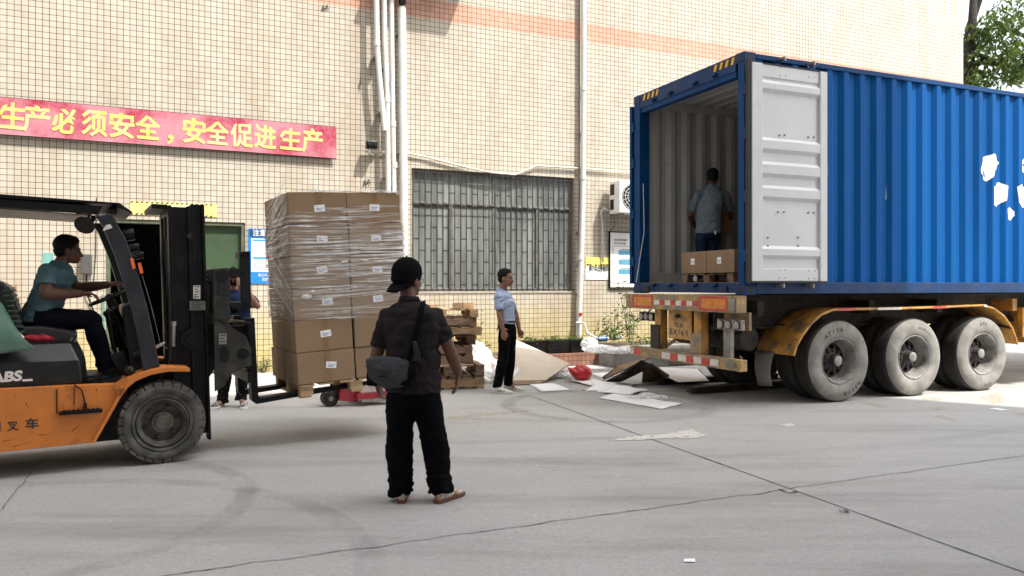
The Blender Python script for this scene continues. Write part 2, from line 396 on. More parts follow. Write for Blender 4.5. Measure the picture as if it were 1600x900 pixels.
# small litter
K['smudge'] = wornpaint('dark_smudge', (.10,.07,.07), .4, .6)
for i, (u, v, sz) in enumerate([(1077,877,.035),(1318,800,.05),(715,797,.02),(560,790,.015),(1560,640,.09)]):
    p = gpt(u, v); q = MB().add([(-sz,-sz*.6,.006),(sz*.8,-sz*.7,.006),(sz,sz*.5,.010),(-sz*.7,sz*.6,.007)], [(0,1,2,3)])
    o = q.obj('paper_scrap' if i in (0,4) else 'dirt_speck', K['paper'] if i in (0,4) else K['smudge']); o.location = p; o.rotation_euler = (0,0,i*1.3)
    tag(o, ['tiny white paper scrap on the near concrete','dark reddish smudge of dirt below the crack crossing','tiny dark speck of dirt by the standing man','dark pebble sized bit of dirt beside the man in the cap','flat white scrap on the sunlit ground beyond the last wheel'][i], 'litter')
# ================================================================ factory building
def tile_mat(name, c1, c2, lower=None, pitch=.094):
    m, nt, b = _mat(name); L = nt.links
    tc = N(nt, 'ShaderNodeTexCoord'); sp = N(nt, 'ShaderNodeSeparateXYZ'); L.new(tc.outputs['Object'], sp.inputs[0])
    ad = N(nt, 'ShaderNodeMath', operation='ADD'); L.new(sp.outputs[0], ad.inputs[0]); L.new(sp.outputs[1], ad.inputs[1])
    cb = N(nt, 'ShaderNodeCombineXYZ'); L.new(ad.outputs[0], cb.inputs[0]); L.new(sp.outputs[2], cb.inputs[1])
    br = N(nt, 'ShaderNodeTexBrick', offset=0, squash=1)
    for k_, v_ in (('Scale',1),('Mortar Size',.0043),('Mortar Smooth',.25),('Bias',0),('Brick Width',pitch),('Row Height',pitch)): br.inputs[k_].default_value = v_
    br.inputs['Color1'].default_value = (*c1,1); br.inputs['Color2'].default_value = (*c2,1); br.inputs['Mortar'].default_value = (.030,.027,.027,1)
    L.new(cb.outputs[0], br.inputs['Vector'])
    v = tc.outputs['Object']
    col = br.outputs[0]
    # grime in rows and drips
    mp = N(nt, 'ShaderNodeMapping'); mp.inputs['Scale'].default_value = (1.6,1.6,.35); L.new(v, mp.inputs[0])
    d = N(nt, 'ShaderNodeMath', operation='MULTIPLY'); L.new(noise_fac(nt, mp.outputs[0], 1.1, .45, .75, 8, .6), d.inputs[0]); d.inputs[1].default_value = .6
    col = mixc(nt, d.outputs[0], col, mixc(nt, 1.0, col, (.80,.70,.62), 'MULTIPLY'))
    if lower:
        mr = N(nt, 'ShaderNodeMapRange'); mr.inputs['From Min'].default_value = 1.35; mr.inputs['From Max'].default_value = .35
        nz = N(nt, 'ShaderNodeTexNoise'); nz.inputs['Scale'].default_value = 1.7; nz.inputs['Detail'].default_value = 5; L.new(v, nz.inputs['Vector'])
        s_ = N(nt, 'ShaderNodeMath', operation='MULTIPLY_ADD'); L.new(nz.outputs[0], s_.inputs[0]); s_.inputs[1].default_value = .7; s_.inputs[2].default_value = -.35
        s2 = N(nt, 'ShaderNodeMath', operation='ADD'); L.new(s_.outputs[0], s2.inputs[0]); L.new(sp.outputs[2], s2.inputs[1]); L.new(s2.outputs[0], mr.inputs[0])
        col = mixc(nt, mr.outputs[0], col, mixc(nt, 1.0, col, lower, 'MULTIPLY'))
    L.new(col, b.inputs['Base Color']); b.inputs['Roughness'].default_value = .65; b.inputs['Specular IOR Level'].default_value = .15
    bp = N(nt, 'ShaderNodeBump', invert=True); bp.inputs['Strength'].default_value = .12; bp.inputs['Distance'].default_value = .001
    L.new(br.outputs['Fac'], bp.inputs['Height']); L.new(bp.outputs[0], b.inputs['Normal'])
    return m
K['tile'] = tile_mat('cream_wall_tiles', (.475,.425,.345), (.54,.49,.405), (1.02,.93,.55))
K['tilep'] = tile_mat('peach_band_tiles', (.56,.33,.235), (.62,.38,.28))
K['tiler'] = tile_mat('terracotta_kerb_tiles', (.24,.12,.09), (.30,.16,.11))
bld = thing('factory_building', 'cream tiled factory building with a peach band and barred window', 'building', fr=WALL)
S1 = WALL.px(1505, 60)[0]; H = 15.98
wx0, wzt = WALL.px(643, 262); wx1, _ = WALL.px(897, 278); wz0 = 1.385; wzt = 3.70
dx0, _ = WALL.px(165, 348); dx1, _ = WALL.px(383, 348); dzt = 2.575
TH = .24
w = MB()
band0, band1 = 6.533, 6.533+4*.094
def seg(x0, x1, z0, z1): w.box(x0, x1, 0, TH, z0, z1)
SL = -16
seg(SL, dx0, 0, band0); seg(dx0, dx1, dzt, band0); seg(dx1, wx0, 0, band0); seg(wx0, wx1, 0, wz0); seg(wx0, wx1, wzt, band0); seg(wx1, S1, 0, band0)
seg(SL, S1, band1, H)
w.box(S1-TH, S1, TH, 14, 0, H); w.box(SL, SL+TH, TH, 14, 0, H); w.box(SL+TH, S1-TH, 14-TH, 14, 0, H)
w.obj('wall', K['tile'], bld)
MB().box(SL, S1, 0, TH, band0, band1).obj('tile_band', K['tilep'], bld)
MB().box(SL+TH, S1-TH, TH, 14-TH, H-.3, H-.1).obj('roof', K['concrete'], bld)
# --- window
win = MB(); fr_ = mat('grey_aluminium_frame', (.20,.195,.18), .45, metal=.3, var=.15)
yb = .10
zt = 3.06
def fb(x0, x1, z0, z1, y0=yb, y1=yb+.05): win.box(x0, x1, y0, y1, z0, z1)
fb(wx0, wx1, wz0, wz0+.06); fb(wx0, wx1, wzt-.05, wzt); fb(wx0, wx0+.05, wz0+.06, wzt-.05); fb(wx1-.05, wx1, wz0+.06, wzt-.05)
fb(wx0+.05, wx1-.05, zt-.035, zt+.035, yb-.01, yb+.04)
mid = WALL.px(776, 300)[0]
fb(mid-.045, mid+.045, wz0+.06, zt-.035); fb(mid-.045, mid+.045, zt+.035, wzt-.05)
wq = [(wx0+mid)/2-.05, (wx1+mid)/2+.08]
for q in wq: fb(q-.04, q+.04, wz0+.06, zt-.035, yb-.008, yb+.042)
wobj = win.obj('window', fr_, bld, bevel=.003)
# frosted panes with drawn pale blinds behind glass
def pane_mat():
    m, nt, b = _mat('frosted_pane'); L = nt.links
    c = mixc(nt, noise_fac(nt, coords(nt, (1,1,.4), False), 1.3, .3, .7), (.15,.16,.15), (.36,.385,.355))
    c = mixc(nt, noise_fac(nt, coords(nt, (9,1,.15), False), 1.6, .42, .58, 2), c, mixc(nt, 1.0, c, (.7,.7,.7), 'MULTIPLY'))
    L.new(c, b.inputs['Base Color']); b.inputs['Roughness'].default_value = .2; b.inputs['Specular IOR Level'].default_value = .5
    return m
pm = pane_mat()
edges = [wx0+.05, wq[0], mid, wq[1], wx1-.05]
for i in range(4):
    yo = yb+.018 if i % 2 else yb+.03
    MB().box(edges[i]+.0, edges[i+1], yo, yo+.006, wz0+.06, zt-.035).obj('pane', pm, wobj)
for a, b_ in ((wx0+.05, mid-.045), (mid+.045, wx1-.05)): MB().box(a, b_, yb+.02, yb+.026, zt+.035, wzt-.05).obj('pane', pm, wobj)
gr = MB(); gx = wx0+.03; i = 0
rnd = random.Random(3)
while gx < wx1-.01:
    gr.box(gx-.007, gx+.007, -.005, .009, wz0+.005, wzt-.005)
    for j in range(6):
        z = wz0+.12+j*.44+(.0, .22)[i % 2]
        if z < wzt-.1 and gx+.118 < wx1: gr.box(gx+.007, gx+.111, -.003, .006, z-.007, z+.007)
    gx += .118; i += 1
for z in (wz0+.03, zt-.03, wzt-.06): gr.box(wx0, wx1, .0095, .017, z-.010, z+.010)
gr.obj('security_bars', mat('dark_bar_paint', (.018,.016,.014), .6, var=.3, dirt=(.12,.07,.04), dfac=(.55,.75)), wobj)
MB().box(wx0-.02, wx1+.02, -.012, .10, wz0-.035, wz0-.001).obj('sill', mat('sill_render', (.40,.35,.28), .8), wobj)
MB().box(wx0, wx1, .16, TH-.003, wz0, wzt).obj('dark_room_backing', mat('dark_room', (.03,.03,.03), .9), wobj)  # dark sheet standing in for the unlit room behind the panes
# --- doorway: dark opening, green leaf on the right
K['green'] = mat('green_door_paint', (.045,.085,.04), .5, var=.1, scale=3, dirt=(.028,.045,.025), dfac=(.45,.75))
dr = MB()
dr.box(dx0, dx0+.06, .02, .2, 0, dzt); dr.box(dx1-.06, dx1, .02, .2, 0, dzt); dr.box(dx0+.06, dx1-.06, .02, .2, dzt-.06, dzt)
door = dr.obj('door', mat('door_frame_paint', (.10,.11,.07), .6, var=.2), bld)
dm = WALL.px(272, 400)[0]
MB().box(dm, dx1-.062, .10, .14, .02, dzt-.062).obj('door_leaf', K['green'], door)
MB().tube([(dm+.08,.09,1.0),(dm+.08,.05,1.0),(dm+.08,.05,1.15),(dm+.08,.09,1.15)], .012, 8).obj('handle', K['steel'], door)
rm = MB(); rm.box(dx0-1, dx1+1, TH+.001, TH+5, -.02, 0.003); rm.box(dx0-1, dx1+1, TH+5, TH+5.1, 0, 3.2); rm.box(dx0-1.1, dx0-1, TH+.001, TH+5, 0, 3.2); rm.box(dx1+1, dx1+1.1, TH+.001, TH+5, 0, 3.2); rm.box(dx0-1, dx1+1, TH+.001, TH+5, 3.2, 3.3)
rm.obj('dark_hallway', mat('dim_interior', (.06,.06,.055), .9), bld)
# thin service strip above the doorway
def wq_(u, v): return WALL.px(u, v)
def wallpoly(pix, y0, y1): return MB().prism([WALL.px(u, v, y0) for u, v in pix], y0, y1)
# ================================================================ neighbouring building behind the viewer (casts the yard's shade)
nb = thing('neighbouring_building', 'tall plain concrete building across the yard behind the viewer', 'building', fr=Frame(15.05, 3.61, 23.7))
m_ = MB(); m_.box(-60, 0, -14, 0, 0, 24.5); m_.obj('wall', mat('pale_render', (.50,.48,.44), .8, var=.1), nb)
for zz in range(7):
    for xx in range(14):
        if xx % 2 == 0:
            MB().box(-58+xx*4, -56+xx*4, -.001, .03, 1.2+zz*3.3, 2.9+zz*3.3).obj('window', K['glassd'], nb)
# ================================================================ fixtures on the factory wall
RED = (.58,.035,.085)
def banner_mat():
    m, nt, b = _mat('faded_red_banner'); L = nt.links
    v = coords(nt, rnd=False)
    c = mixc(nt, noise_fac(nt, v, 1.3, .34, .56, 6, .6), (.36,.035,.07), (.50,.21,.25))
    vo = N(nt, 'ShaderNodeTexVoronoi', feature='DISTANCE_TO_EDGE'); vo.inputs['Scale'].default_value = 9; L.new(v, vo.inputs['Vector'])
    mr = N(nt, 'ShaderNodeMapRange'); mr.inputs['From Min'].default_value = .02; mr.inputs['From Max'].default_value = 0; mr.inputs['To Max'].default_value = .45; L.new(vo.outputs['Distance'], mr.inputs[0])
    c = mixc(nt, mr.outputs[0], c, (.72,.45,.42))
    L.new(c, b.inputs['Base Color']); b.inputs['Roughness'].default_value = .9; b.inputs['Specular IOR Level'].default_value = .1
    return m
y_b = -.05
b_tr = WALL.px(525, 199, y_b); b_br = WALL.px(525, 248, y_b)
b_tl = WALL.px(0, 152, y_b); b_bl = WALL.px(0, 210, y_b)
def ext(a, b, k): return (a[0]+(b[0]-a[0])*k, a[1]+(b[1]-a[1])*k)
tl, bl = ext(b_tr, b_tl, 1.35), ext(b_br, b_bl, 1.35)
bn = thing('banner', 'long faded red safety banner with yellow characters on the tiled wall', 'banner', fr=WALL)
q = MB(); ncol = 60; vsn = []
for i in range(ncol+1):
    t = i/ncol; a, b = ext(tl, b_tr, t), ext(bl, b_br, t)
    wv = .004*noise.noise(Vector((i*.3,0,0)))
    vsn += [(a[0], y_b-.015+wv, a[1]), ((a[0]+b[0])/2, y_b-.025+wv, (a[1]+b[1])/2), (b[0], y_b-.035-wv, b[1])]
q.add(vsn, [(3*i+k, 3*i+k+1, 3*i+k+4, 3*i+k+3) for i in range(ncol) for k in (0,1)])
o = q.obj('banner_sheet', banner_mat(), bn)
sm = o.modifiers.new('s', 'SOLIDIFY'); sm.thickness = .006; sm.offset = 1
ch = MB()
for c_, uc in zip('生产必须安全，安全促进生产', (18, 56, 101, 147, 190, 231, 265, 304, 340, 378, 415, 455, 489)):
    t = uc/525; zt_ = 152+t*47; zb_ = 210+t*38
    hh = (zb_-zt_)
    v0 = zb_-hh*.17
    p = WALL.px(uc, v0, y_b-.1); 
    top = WALL.px(uc, zt_+hh*.17, y_b-.1)
    hgt = top[1]-p[1]
    if c_ == '，': ch.text(c_, (p[0]-.04, y_b-.042, p[1]-.03), (1,0,-.03), (0,-.06,1), hgt*1.0, .02)
    else: ch.text(c_, (p[0], y_b-.046, p[1]), (1,0,-.03), (0,.055,1), hgt*1.04, .022, w=hgt*.99, align='c')
ch.obj('lettering', mat('yellow_lettering', (.70,.60,.12), .5, var=.08, scale=3, dirt=(.70,.50,.26), dfac=(.42,.6), dscale=2), bn)
fm = MB()
e0, e1 = (tl[0], tl[1]), b_tr
fm.tube([(tl[0], y_b-.01, tl[1]), (b_tr[0], y_b-.01, b_tr[1])], .010, 6); fm.tube([(bl[0], y_b-.02, bl[1]), (b_br[0], y_b-.02, b_br[1])], .010, 6)
fm.obj('edge_rod', K['black'], bn)
# blue safety notice
def notice(name, label, cat, pix, y=-.012):
    t = thing(name, label, cat, fr=WALL)
    return t, [WALL.px(u, v, y) for u, v in pix]
nt_, P4 = notice('notice_board', 'blue and white printed safety notice beside the doorway', 'notice', [(388,357),(388,443),(440,443),(440,357)])
x0 = P4[0][0]; x1 = x0+.62; z1 = P4[0][1]; z0 = P4[1][1]
MB().box(x0, x1, -.015, -.002, z0, z1).obj('board', mat('blue_board', (.02,.22,.62), .4, var=.05), nt_)
MB().box(x0+.02, x1-.0, -.019, -.016, z1-.14, z1-.01).obj('header', mat('navy_header', (.015,.06,.15), .4), nt_)
MB().box(x0+.05, x1-.05, -.019, -.016, z0+.20, z1-.17).obj('sheet', K['paper'], nt_)
tx = MB(); tx.text('注意防护', (x0+.07,-.021,z1-.125), (1,0,0), (0,0,1), .10, .015, w=.46)
tx.text('当心机械伤人', (x0+.16,-.021,z0+.12), (1,0,0), (0,0,1), .05, .01); tx.text('注意安全', (x0+.22,-.021,z0+.045), (1,0,0), (0,0,1), .05, .01)
tx.obj('lettering', K['white'], nt_)
K['cyan'] = mat('cyan_bar', (.03,.3,.7), .5)
for z in (z1-.2, z1-.5): MB().box(x0+.07, x1-.12, -.022, -.020, z-.015, z+.015).obj('heading_bar', K['cyan'], nt_)
tl_ = MB()
for i in range(14):
    z = z1-.245-i*.034-(.05 if i > 6 else 0)
    if z > z0+.22: tl_.box(x0+.08, x0+.08+.42*(1-.3*random.random()), -.0205, -.0195, z-.004, z+.004)
tl_.obj('small_print', K['ink'], nt_)
# yellow strip above the doorway
ys, P4 = notice('door_sign', 'pale yellow hazard edged strip sign above the doorway', 'sign', [(203,314),(203,335),(339,342),(339,320)])
x0, z1 = P4[0]; z0 = P4[1][1]; x1 = P4[2][0]; z0 += .0
MB().box(x0, x1, -.012, -.002, z0, z1).obj('board', mat('pale_yellow_board', (.80,.72,.22), .5, var=.08), ys)
hz = MB(); n_ = int((x1-x0)/.075)
for i in range(n_):
    a = x0+i*.075
    for zz in (z1-.026, z0+.002): hz.add([(a,-.014,zz),(a+.035,-.014,zz),(a+.055,-.014,zz+.024),(a+.02,-.014,zz+.024)], [(0,1,2,3)])
hz.obj('hazard_edge', K['ink'], ys)
t_ = MB(); t_.text('安全出口', (x0+.28,-.014,z0+.055), (1,0,0), (0,0,1), .13, .01, w=.62); t_.obj('lettering', K['white'], ys)
# yellow notice by the downpipe
yn, P4 = notice('parking_notice', 'yellow and white notice with black characters beside the downpipe', 'notice', [(915,402),(915,437),(955,437)])
x0, z1 = P4[0]; z0 = P4[1][1]; x1 = P4[2][0]
q = MB(); q.box(x0, x1, -.012, -.002, z0, z1); q.obj('board', mat('white_lower_board', (.78,.78,.70), .5), yn)
MB().box(x0, x1, -.015, -.013, z0+(z1-z0)*.60, z1).obj('yellow_field', mat('yellow_field', (.80,.72,.16), .5), yn)
t_ = MB(); t_.text('严禁小车占停装卸车', (x0+.015,-.018,z0+(z1-z0)*.36), (1,0,0), (0,0,1), .155, .022, w=(x1-x0)-.03); t_.obj('lettering', K['ink'], yn)
# white information board
ib, P4 = notice('information_board', 'white framed information board with blue panels by the container', 'board', [(953,363),(953,449),(1000,449)], -.03)
x0, z1 = P4[0]; z0 = P4[1][1]; x1 = x0+.86
q = MB(); q.box(x0, x1, -.045, -.006, z0, z1); q.obj('board', K['white'], ib, bevel=.006)
fm = MB(); 
for a in ((x0-.018,x0-.001,z0-.018,z1+.018),(x1+.001,x1+.018,z0-.018,z1+.018)): fm.box(a[0],a[1],-.05,-.004,a[2],a[3])
fm.box(x0-.001,x1+.001,-.05,-.004,z0-.018,z0-.001); fm.box(x0-.001,x1+.001,-.05,-.004,z1+.001,z1+.018); fm.obj('frame', K['mast'], ib)
bp_ = MB()
for i in range(3): bp_.box(x0+.20, x0+.68, -.049, -.046, z1-.47-i*.20, z1-.37-i*.20)
bp_.obj('blue_panel', mat('teal_print', (.10,.36,.50), .5), ib)
ln = MB(); ln.box(x0+.06,x0+.066,-.049,-.046,z0+.08,z1-.28); ln.box(x0+.066,x1-.06,-.049,-.046,z1-.286,z1-.28); ln.box(x0+.066,x1-.06,-.049,-.046,z0+.08,z0+.086)
ln.text('车间 管理看板', (x0+.09,-.048,z1-.18), (1,0,0), (0,0,1), .045, .01); ln.text('安全 生产制度', (x0+.09,-.048,z1-.25), (1,0,0), (0,0,1), .04, .01)
for i in range(3): ln.box(x0+.25,x0+.6,-.049,-.046,z1-.355-i*.2,z1-.345-i*.2)
ln.obj('lettering', K['ink'], ib)
# teal poster edge and grey box on the wall behind the driver
tp, P4 = notice('teal_poster', 'small teal poster on the wall behind the driver', 'poster', [(66,393),(66,470),(80,470)])
x0, z1 = P4[0]; MB().box(x0, x0+.15, -.012, -.002, z1-.28, z1-.02).obj('sheet', mat('teal_sheet', (.16,.36,.33), .7), tp)
eb = thing('junction_box', 'grey metal junction box on the wall between driver and doorway', 'box', fr=WALL)
x0, z1 = WALL.px(126, 397, -.12); x1, z0 = WALL.px(143, 428, -.12)
MB().box(x0, x1, -.13, -.002, z0, z1).obj('housing', mat('grey_box_paint', (.085,.08,.075), .5, var=.1), eb, bevel=.01)
MB().tube([((x0+x1)/2, -.06, z0), ((x0+x1)/2, -.05, z0-.3), ((x0+x1)/2+.1, -.03, z0-.6)], .012, 6).obj('cable', K['black'], eb)
MB().tube([(x1+.06, -.02, 2.9), (x1+.05, -.02, 2.0), (x1+.02, -.02, 1.5), (x1-.05, -.02, 1.35)], .006, 5).obj('cable', K['black'], eb)
# pale green strip post at the doorway edge
MB().box(dx0-.055, dx0-.012, -.02, -.001, 0, 1.35).obj('door_edge_strip', mat('mint_strip', (.15,.25,.21), .7), bld)
# --- vertical pipes
def pipe(label, path, r, joints=(), y=-.1, mat_=None):
    t = thing('wall_pipe', label, 'pipe', fr=WALL, group='white pipes running down the tiled wall')
    P = [(WALL.px(u, v, y)[0], y, WALL.px(u, v, y)[1]) for u, v in path]
    MB().tube(P, r, 14).obj('tube', mat_ or K['pipe'], t, smooth='auto')
    for u, v in joints:
        jb = MB(); a, z = WALL.px(u, v, y); jb.ring([((a,y,z-.05),(r*1.22,0,0),(0,r*1.22,0)),((a,y,z+.05),(r*1.22,0,0),(0,r*1.22,0))], True, 14); jb.obj('collar', K['pipe'], t, smooth='auto')

    for k in range(3):
        bk = MB(); i = min(k, len(P)-2); a = Vector(P[i]).lerp(Vector(P[i+1]), .3+.2*k)
        bk.box(a.x-r*1.3, a.x+r*1.3, y+r*.6, -.001, a.z-.012, a.z+.012); bk.obj('bracket', K['steel'], t)
    return t
pipe('leftmost white pipe, kinked and cut off short above the camera', [(586,-160),(589,66),(592,110),(601,204)], .048, [(589,68)], -.28)
pipe('second white pipe from the left, joined halfway to a lower pipe', [(598,-160),(601,60),(605,152),(607,330),(608,480)], .046, [(605,156)], -.22)
pipe('third white pipe, straight and close beside the thickest one', [(610,-160),(612,60),(614,200),(616,330),(616,480)], .046, [(614,194),(616,258)], -.18)
tp_ = pipe('thickest white drainpipe standing left of the barred window', [(628,12),(629,150),(631,330),(632,500)], .076, [], -.14)
x0, z0 = WALL.px(626, 6, -.14); q = MB(); q.box(x0-.02, x0+.08, -.2, -.08, z0, z0+.22); q.obj('dark_elbow', K['black'], tp_)
q = MB(); q.tube([(x0+.02,-.14,z0+.2),(x0-.02,-.14,z0+.8)], .1, 14); q.obj('funnel', K['pipe'], tp_, smooth='auto')
dp = pipe('slender metal downpipe between window and air conditioner', [(912,-160),(912,140),(911,276),(908,400),(904,528)], .055, [(912,138),(911,277),(907,402)], -.12)
x0, z0 = WALL.px(908, 491, -.2); MB().tube([(x0-.0,-.19,z0),(x0+.0,-.12,z0)], .035, 10).obj('red_valve', K['red'], dp)
pipe('thin dark conduit running beside the slender metal downpipe', [(905,-160),(905,300),(903,528)], .018, [], -.05, mat('grey_conduit', (.2,.19,.17), .6))
# tap and blue hose joint at the foot of the downpipe
tpp = thing('water_tap', 'white water tap and blue connector at the foot of the downpipe', 'tap', fr=WALL)
a = WALL.px(905, 505, -.25); b = WALL.px(918, 520, -.35); c = WALL.px(935, 530, -.45); d = WALL.px(965, 527, -.5)
MB().tube([(a[0],-.12,a[1]),(a[0]+.1,-.3,a[1]),(b[0],-.33,b[1]),(c[0],-.45,c[1])], .022, 8).obj('spout', K['pipe'], tpp)
MB().tube([(c[0],-.45,c[1]),(c[0]+.18,-.47,c[1]+.01)], .055, 10).obj('connector', mat('blue_plastic', (.03,.13,.35), .4), tpp)
MB().tube([(c[0]+.18,-.47,c[1]+.01),(d[0]+.1,-.5,d[1])], .035, 10).obj('hose', K['pipe'], tpp)
# --- cctv camera
cc = thing('security_camera', 'black twin lens security camera on a white bracket left of the pipes', 'camera', fr=WALL)
x0, z0 = WALL.px(578, 226, -.2)
q = MB(); q.box(x0-.07, x0+.13, -.28, -.12, z0-.07, z0+.06); q.obj('housing', K['black'], cc, bevel=.015)
for dx_ in (-.02, .08):
    MB().tube([(x0+dx_, -.28, z0), (x0+dx_, -.31, z0)], .04, 14).obj('lens', K['glassd'], cc, smooth='auto')
MB().tube([(x0,-.2,z0-.07),(x0,-.15,z0-.14),(x0+.1,-.02,z0-.15)], .02, 8).obj('bracket', K['white'], cc)
# --- cables
def cable(label, path, r, m, y=-.03, cat='cable'):
    P = [(WALL.px(u, v, y)[0], y, WALL.px(u, v, y)[1]) for u, v in path]
    Q = []
    for i in range(len(P)-1):
        for k in range(4): Q.append(Vector(P[i]).lerp(Vector(P[i+1]), k/4))
    Q.append(Vector(P[-1]))
    t = MB().tube(Q, r, 6).obj('cable', m, smooth=True); t.location = (WALL.X, WALL.Y, 0); t.rotation_euler = (0,0,WALL.a)
    return tag(t, label, cat)
cm = mat('beige_cable', (.62,.56,.44), .5)
cable('beige conduit sagging across the wall above the barred window', [(570,237),(600,238),(640,240),(665,245),(700,254),(735,263),(770,270),(805,273),(822,266),(838,259),(870,261),(905,263),(945,266),(985,269),(1010,271)], .018, cm, -.05)
for i, (u, v, lab) in enumerate([(508,12,'dark stub of wire left high on the wall above the banner'),(563,130,'dark curled wire stub beside the leftmost pipe'),(573,285,'loose twisted wire ends on the wall behind the box stack')]):
    cable(lab, [(u-5,v+6),(u-3,v-4),(u,v+4),(u+3,v-5),(u+5,v+3)] if i != 1 else [(u,v-7),(u+1,v),(u-3,v+4),(u,v+10)], .007, K['black'], -.02, 'wire')
# --- air conditioner outdoor unit
ac = thing('air_conditioner', 'white outdoor air conditioner unit on a wall bracket beside the container', 'air conditioner', fr=WALL)
x0, z0 = WALL.px(968, 332, -.52); _, z1 = WALL.px(968, 281, -.52); x1 = x0+.85
q = MB(); q.box(x0, x1, -.52, -.12, z0, z1); q.obj('housing', K['white'], ac, bevel=.012)
q = MB(); q.box(x0-.004, x0-.001, -.30, -.16, z0+.08, z0+.29); q.box(x0-.004, x0-.001, -.32, -.16, z0+.38, z1-.06); q.obj('side_opening', K['black'], ac)
q = MB(); cx, cz = x0+.33, (z0+z1)/2
for r in (.26, .2, .14, .08): q.tube([(cx+r*math.cos(t*PI/14), -.53, cz+r*math.sin(t*PI/14)) for t in range(28)], .006, 5, closed=True)
for t in range(16): q.tube([(cx+.05*math.cos(t*PI/8), -.53, cz+.05*math.sin(t*PI/8)), (cx+.27*math.cos(t*PI/8+.3), -.53, cz+.27*math.sin(t*PI/8+.3))], .004, 4)
q.obj('fan_grille', K['pipe'], ac); MB().tube([(cx,-.5,cz),(cx,-.5215,cz)], .275, 32).obj('fan_opening', K['black'], ac)
q = MB()
for xx in (x0+.1, x1-.12): q.box(xx, xx+.03, -.5, -.001, z0-.035, z0-.001); q.tube([(xx+.015,-.45,z0-.03),(xx+.015,-.01,z0-.32)], .013, 6)
q.obj('bracket', K['steel'], ac)
MB().tube([(x0-.0,-.13,z0+.06),(x0-.12,-.10,z0+.12),(x0-.16,-.06,z0+.05),(x0-.13,-.06,z0-.25),(x0-.12,-.06,z0-1.0)], .02, 8).obj('hose', K['pipe'], ac, smooth=True)
# --- unit above the frame that throws its shadow on the peach band
a2 = thing('air_conditioner', 'white outdoor air conditioner mounted high above the thick drainpipe', 'air conditioner', fr=WALL)
x0, _ = WALL.px(660, 0); z0 = 7.55
MB().box(x0, x0+.95, -.75, -.2, z0, z0+.75).obj('housing', K['white'], a2, bevel=.01)
q = MB(); q.box(x0-.9, x0+.05, -.62, -.05, z0-.22, z0-.17); q.tube([(x0-.8,-.6,z0-.2),(x0-.8,-.01,z0-.75)], .02, 6); q.box(x0+.1,x0+.9,-.7,-.001,z0-.04,z0-.001)
q.obj('bracket', K['steel'], a2)
# ================================================================ shipping container
CZ0, CZ1, CL, CW = 1.386, 4.282, 12.19, 2.438
con = thing('shipping_container', 'blue corrugated shipping container with open rear doors on a yellow trailer', 'container', fr=CON)
def profile(x0, x1, y_out, dy):
    P = []; x = x0; st = 0; pat = [(.072, 0), (.068, 1), (.070, 1), (.068, 0)]
    y = y_out; P.append((x, y)); i = 0
    while x < x1-1e-6:
        L_, tgt = pat[i % 4]; nx = min(x+L_, x1); ty = y_out+dy*tgt
        P.append((nx, ty if nx == x+L_ else y+(ty-y)*(nx-x)/L_)); y = P[-1][1]; x = nx; i += 1
    return P
zb, ztp = CZ0+.155, CZ1-.075
PR = profile(.20, CL-.15, .010, .042)
def side(y_of, sgn):
    q = MB()
    for cur, off in ((0, 0), (1, .006)):
        q.cur = cur; vs_ = []
        for x, y in PR:
            yy = y_of(y+off); vs_ += [(x, yy, zb), (x, yy, ztp)]
        q.add(vs_, [(2*i, 2*i+2, 2*i+3, 2*i+1) if sgn > 0 else (2*i+1, 2*i+3, 2*i+2, 2*i) for i in range(len(PR)-1)])
    return q
side(lambda y: y, 1).obj('side_wall', [K['cblue'], K['cgrey']], con)
side(lambda y: CW-y, -1).obj('side_wall', [K['cblue'], K['cgrey']], con)
# roof: shallow cross corrugations, grey beneath
q = MB(); x = .15; vs_ = []; k = 0
while x < CL-.15:
    z = CZ1-.045+(.0 if k % 4 in (0, 1) else .02); vs_ += [(x, .06, z), (x, CW-.06, z)]; x += (.10, .025, .10, .025)[k % 4]; k += 1
n_ = len(vs_)//2
q.add(vs_, [(2*i, 2*i+2, 2*i+3, 2*i+1) for i in range(n_-1)]); q.cur = 1
q.add([v-Vector((0,0,.008)) for v in q.v[:len(vs_)]], [(2*i+1, 2*i+3, 2*i+2, 2*i) for i in range(n_-1)])
q.obj('roof', [K['cblue'], K['cgrey']], con)
MB().box(.02, CL-.1, .07, CW-.07, CZ0+.12, CZ0+.155).obj('floor', K['ply'], con)
MB().box(CL-.1, CL-.02, .06, CW-.06, CZ0+.1, CZ1-.06).obj('front_wall', [K['cblue']], con)
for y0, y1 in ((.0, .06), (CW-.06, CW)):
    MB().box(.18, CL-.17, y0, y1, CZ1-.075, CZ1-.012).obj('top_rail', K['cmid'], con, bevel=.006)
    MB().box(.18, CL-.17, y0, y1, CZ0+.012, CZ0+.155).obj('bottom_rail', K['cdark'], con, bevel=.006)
def casting(x, y, z):
    q = MB(); q.box(x, x+.178, y, y+.162, z, z+.118); o = q.obj('corner_casting', K['cdark'], con, bevel=.008)
    h = MB(); 
    ys_ = y-.002 if y < 1 else y+.162
    h.ring([((x+.09, ys_, z+.06), (.032,0,0), (0,0,.045)), ((x+.09, ys_+.002, z+.06), (.032,0,0), (0,0,.045))])
    h.ring([((x-.002, y+.08, z+.06), (0,.028,0), (0,0,.042)), ((x+.0, y+.08, z+.06), (0,.028,0), (0,0,.042))])
    h.obj('casting_hole', K['gasket'], o)
for x in (0, CL-.178):
    for y in (0, CW-.162):
        casting(x, y, CZ0); casting(x, y, CZ1-.118)
    for y0, y1 in ((.004, .118), (CW-.158, CW-.004)):
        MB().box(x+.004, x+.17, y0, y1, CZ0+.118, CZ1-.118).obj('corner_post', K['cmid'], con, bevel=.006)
hd = MB().box(.006, .14, .162, CW-.162, CZ1-.20, CZ1-.004).obj('door_header', K['cdark'], con, bevel=.006)
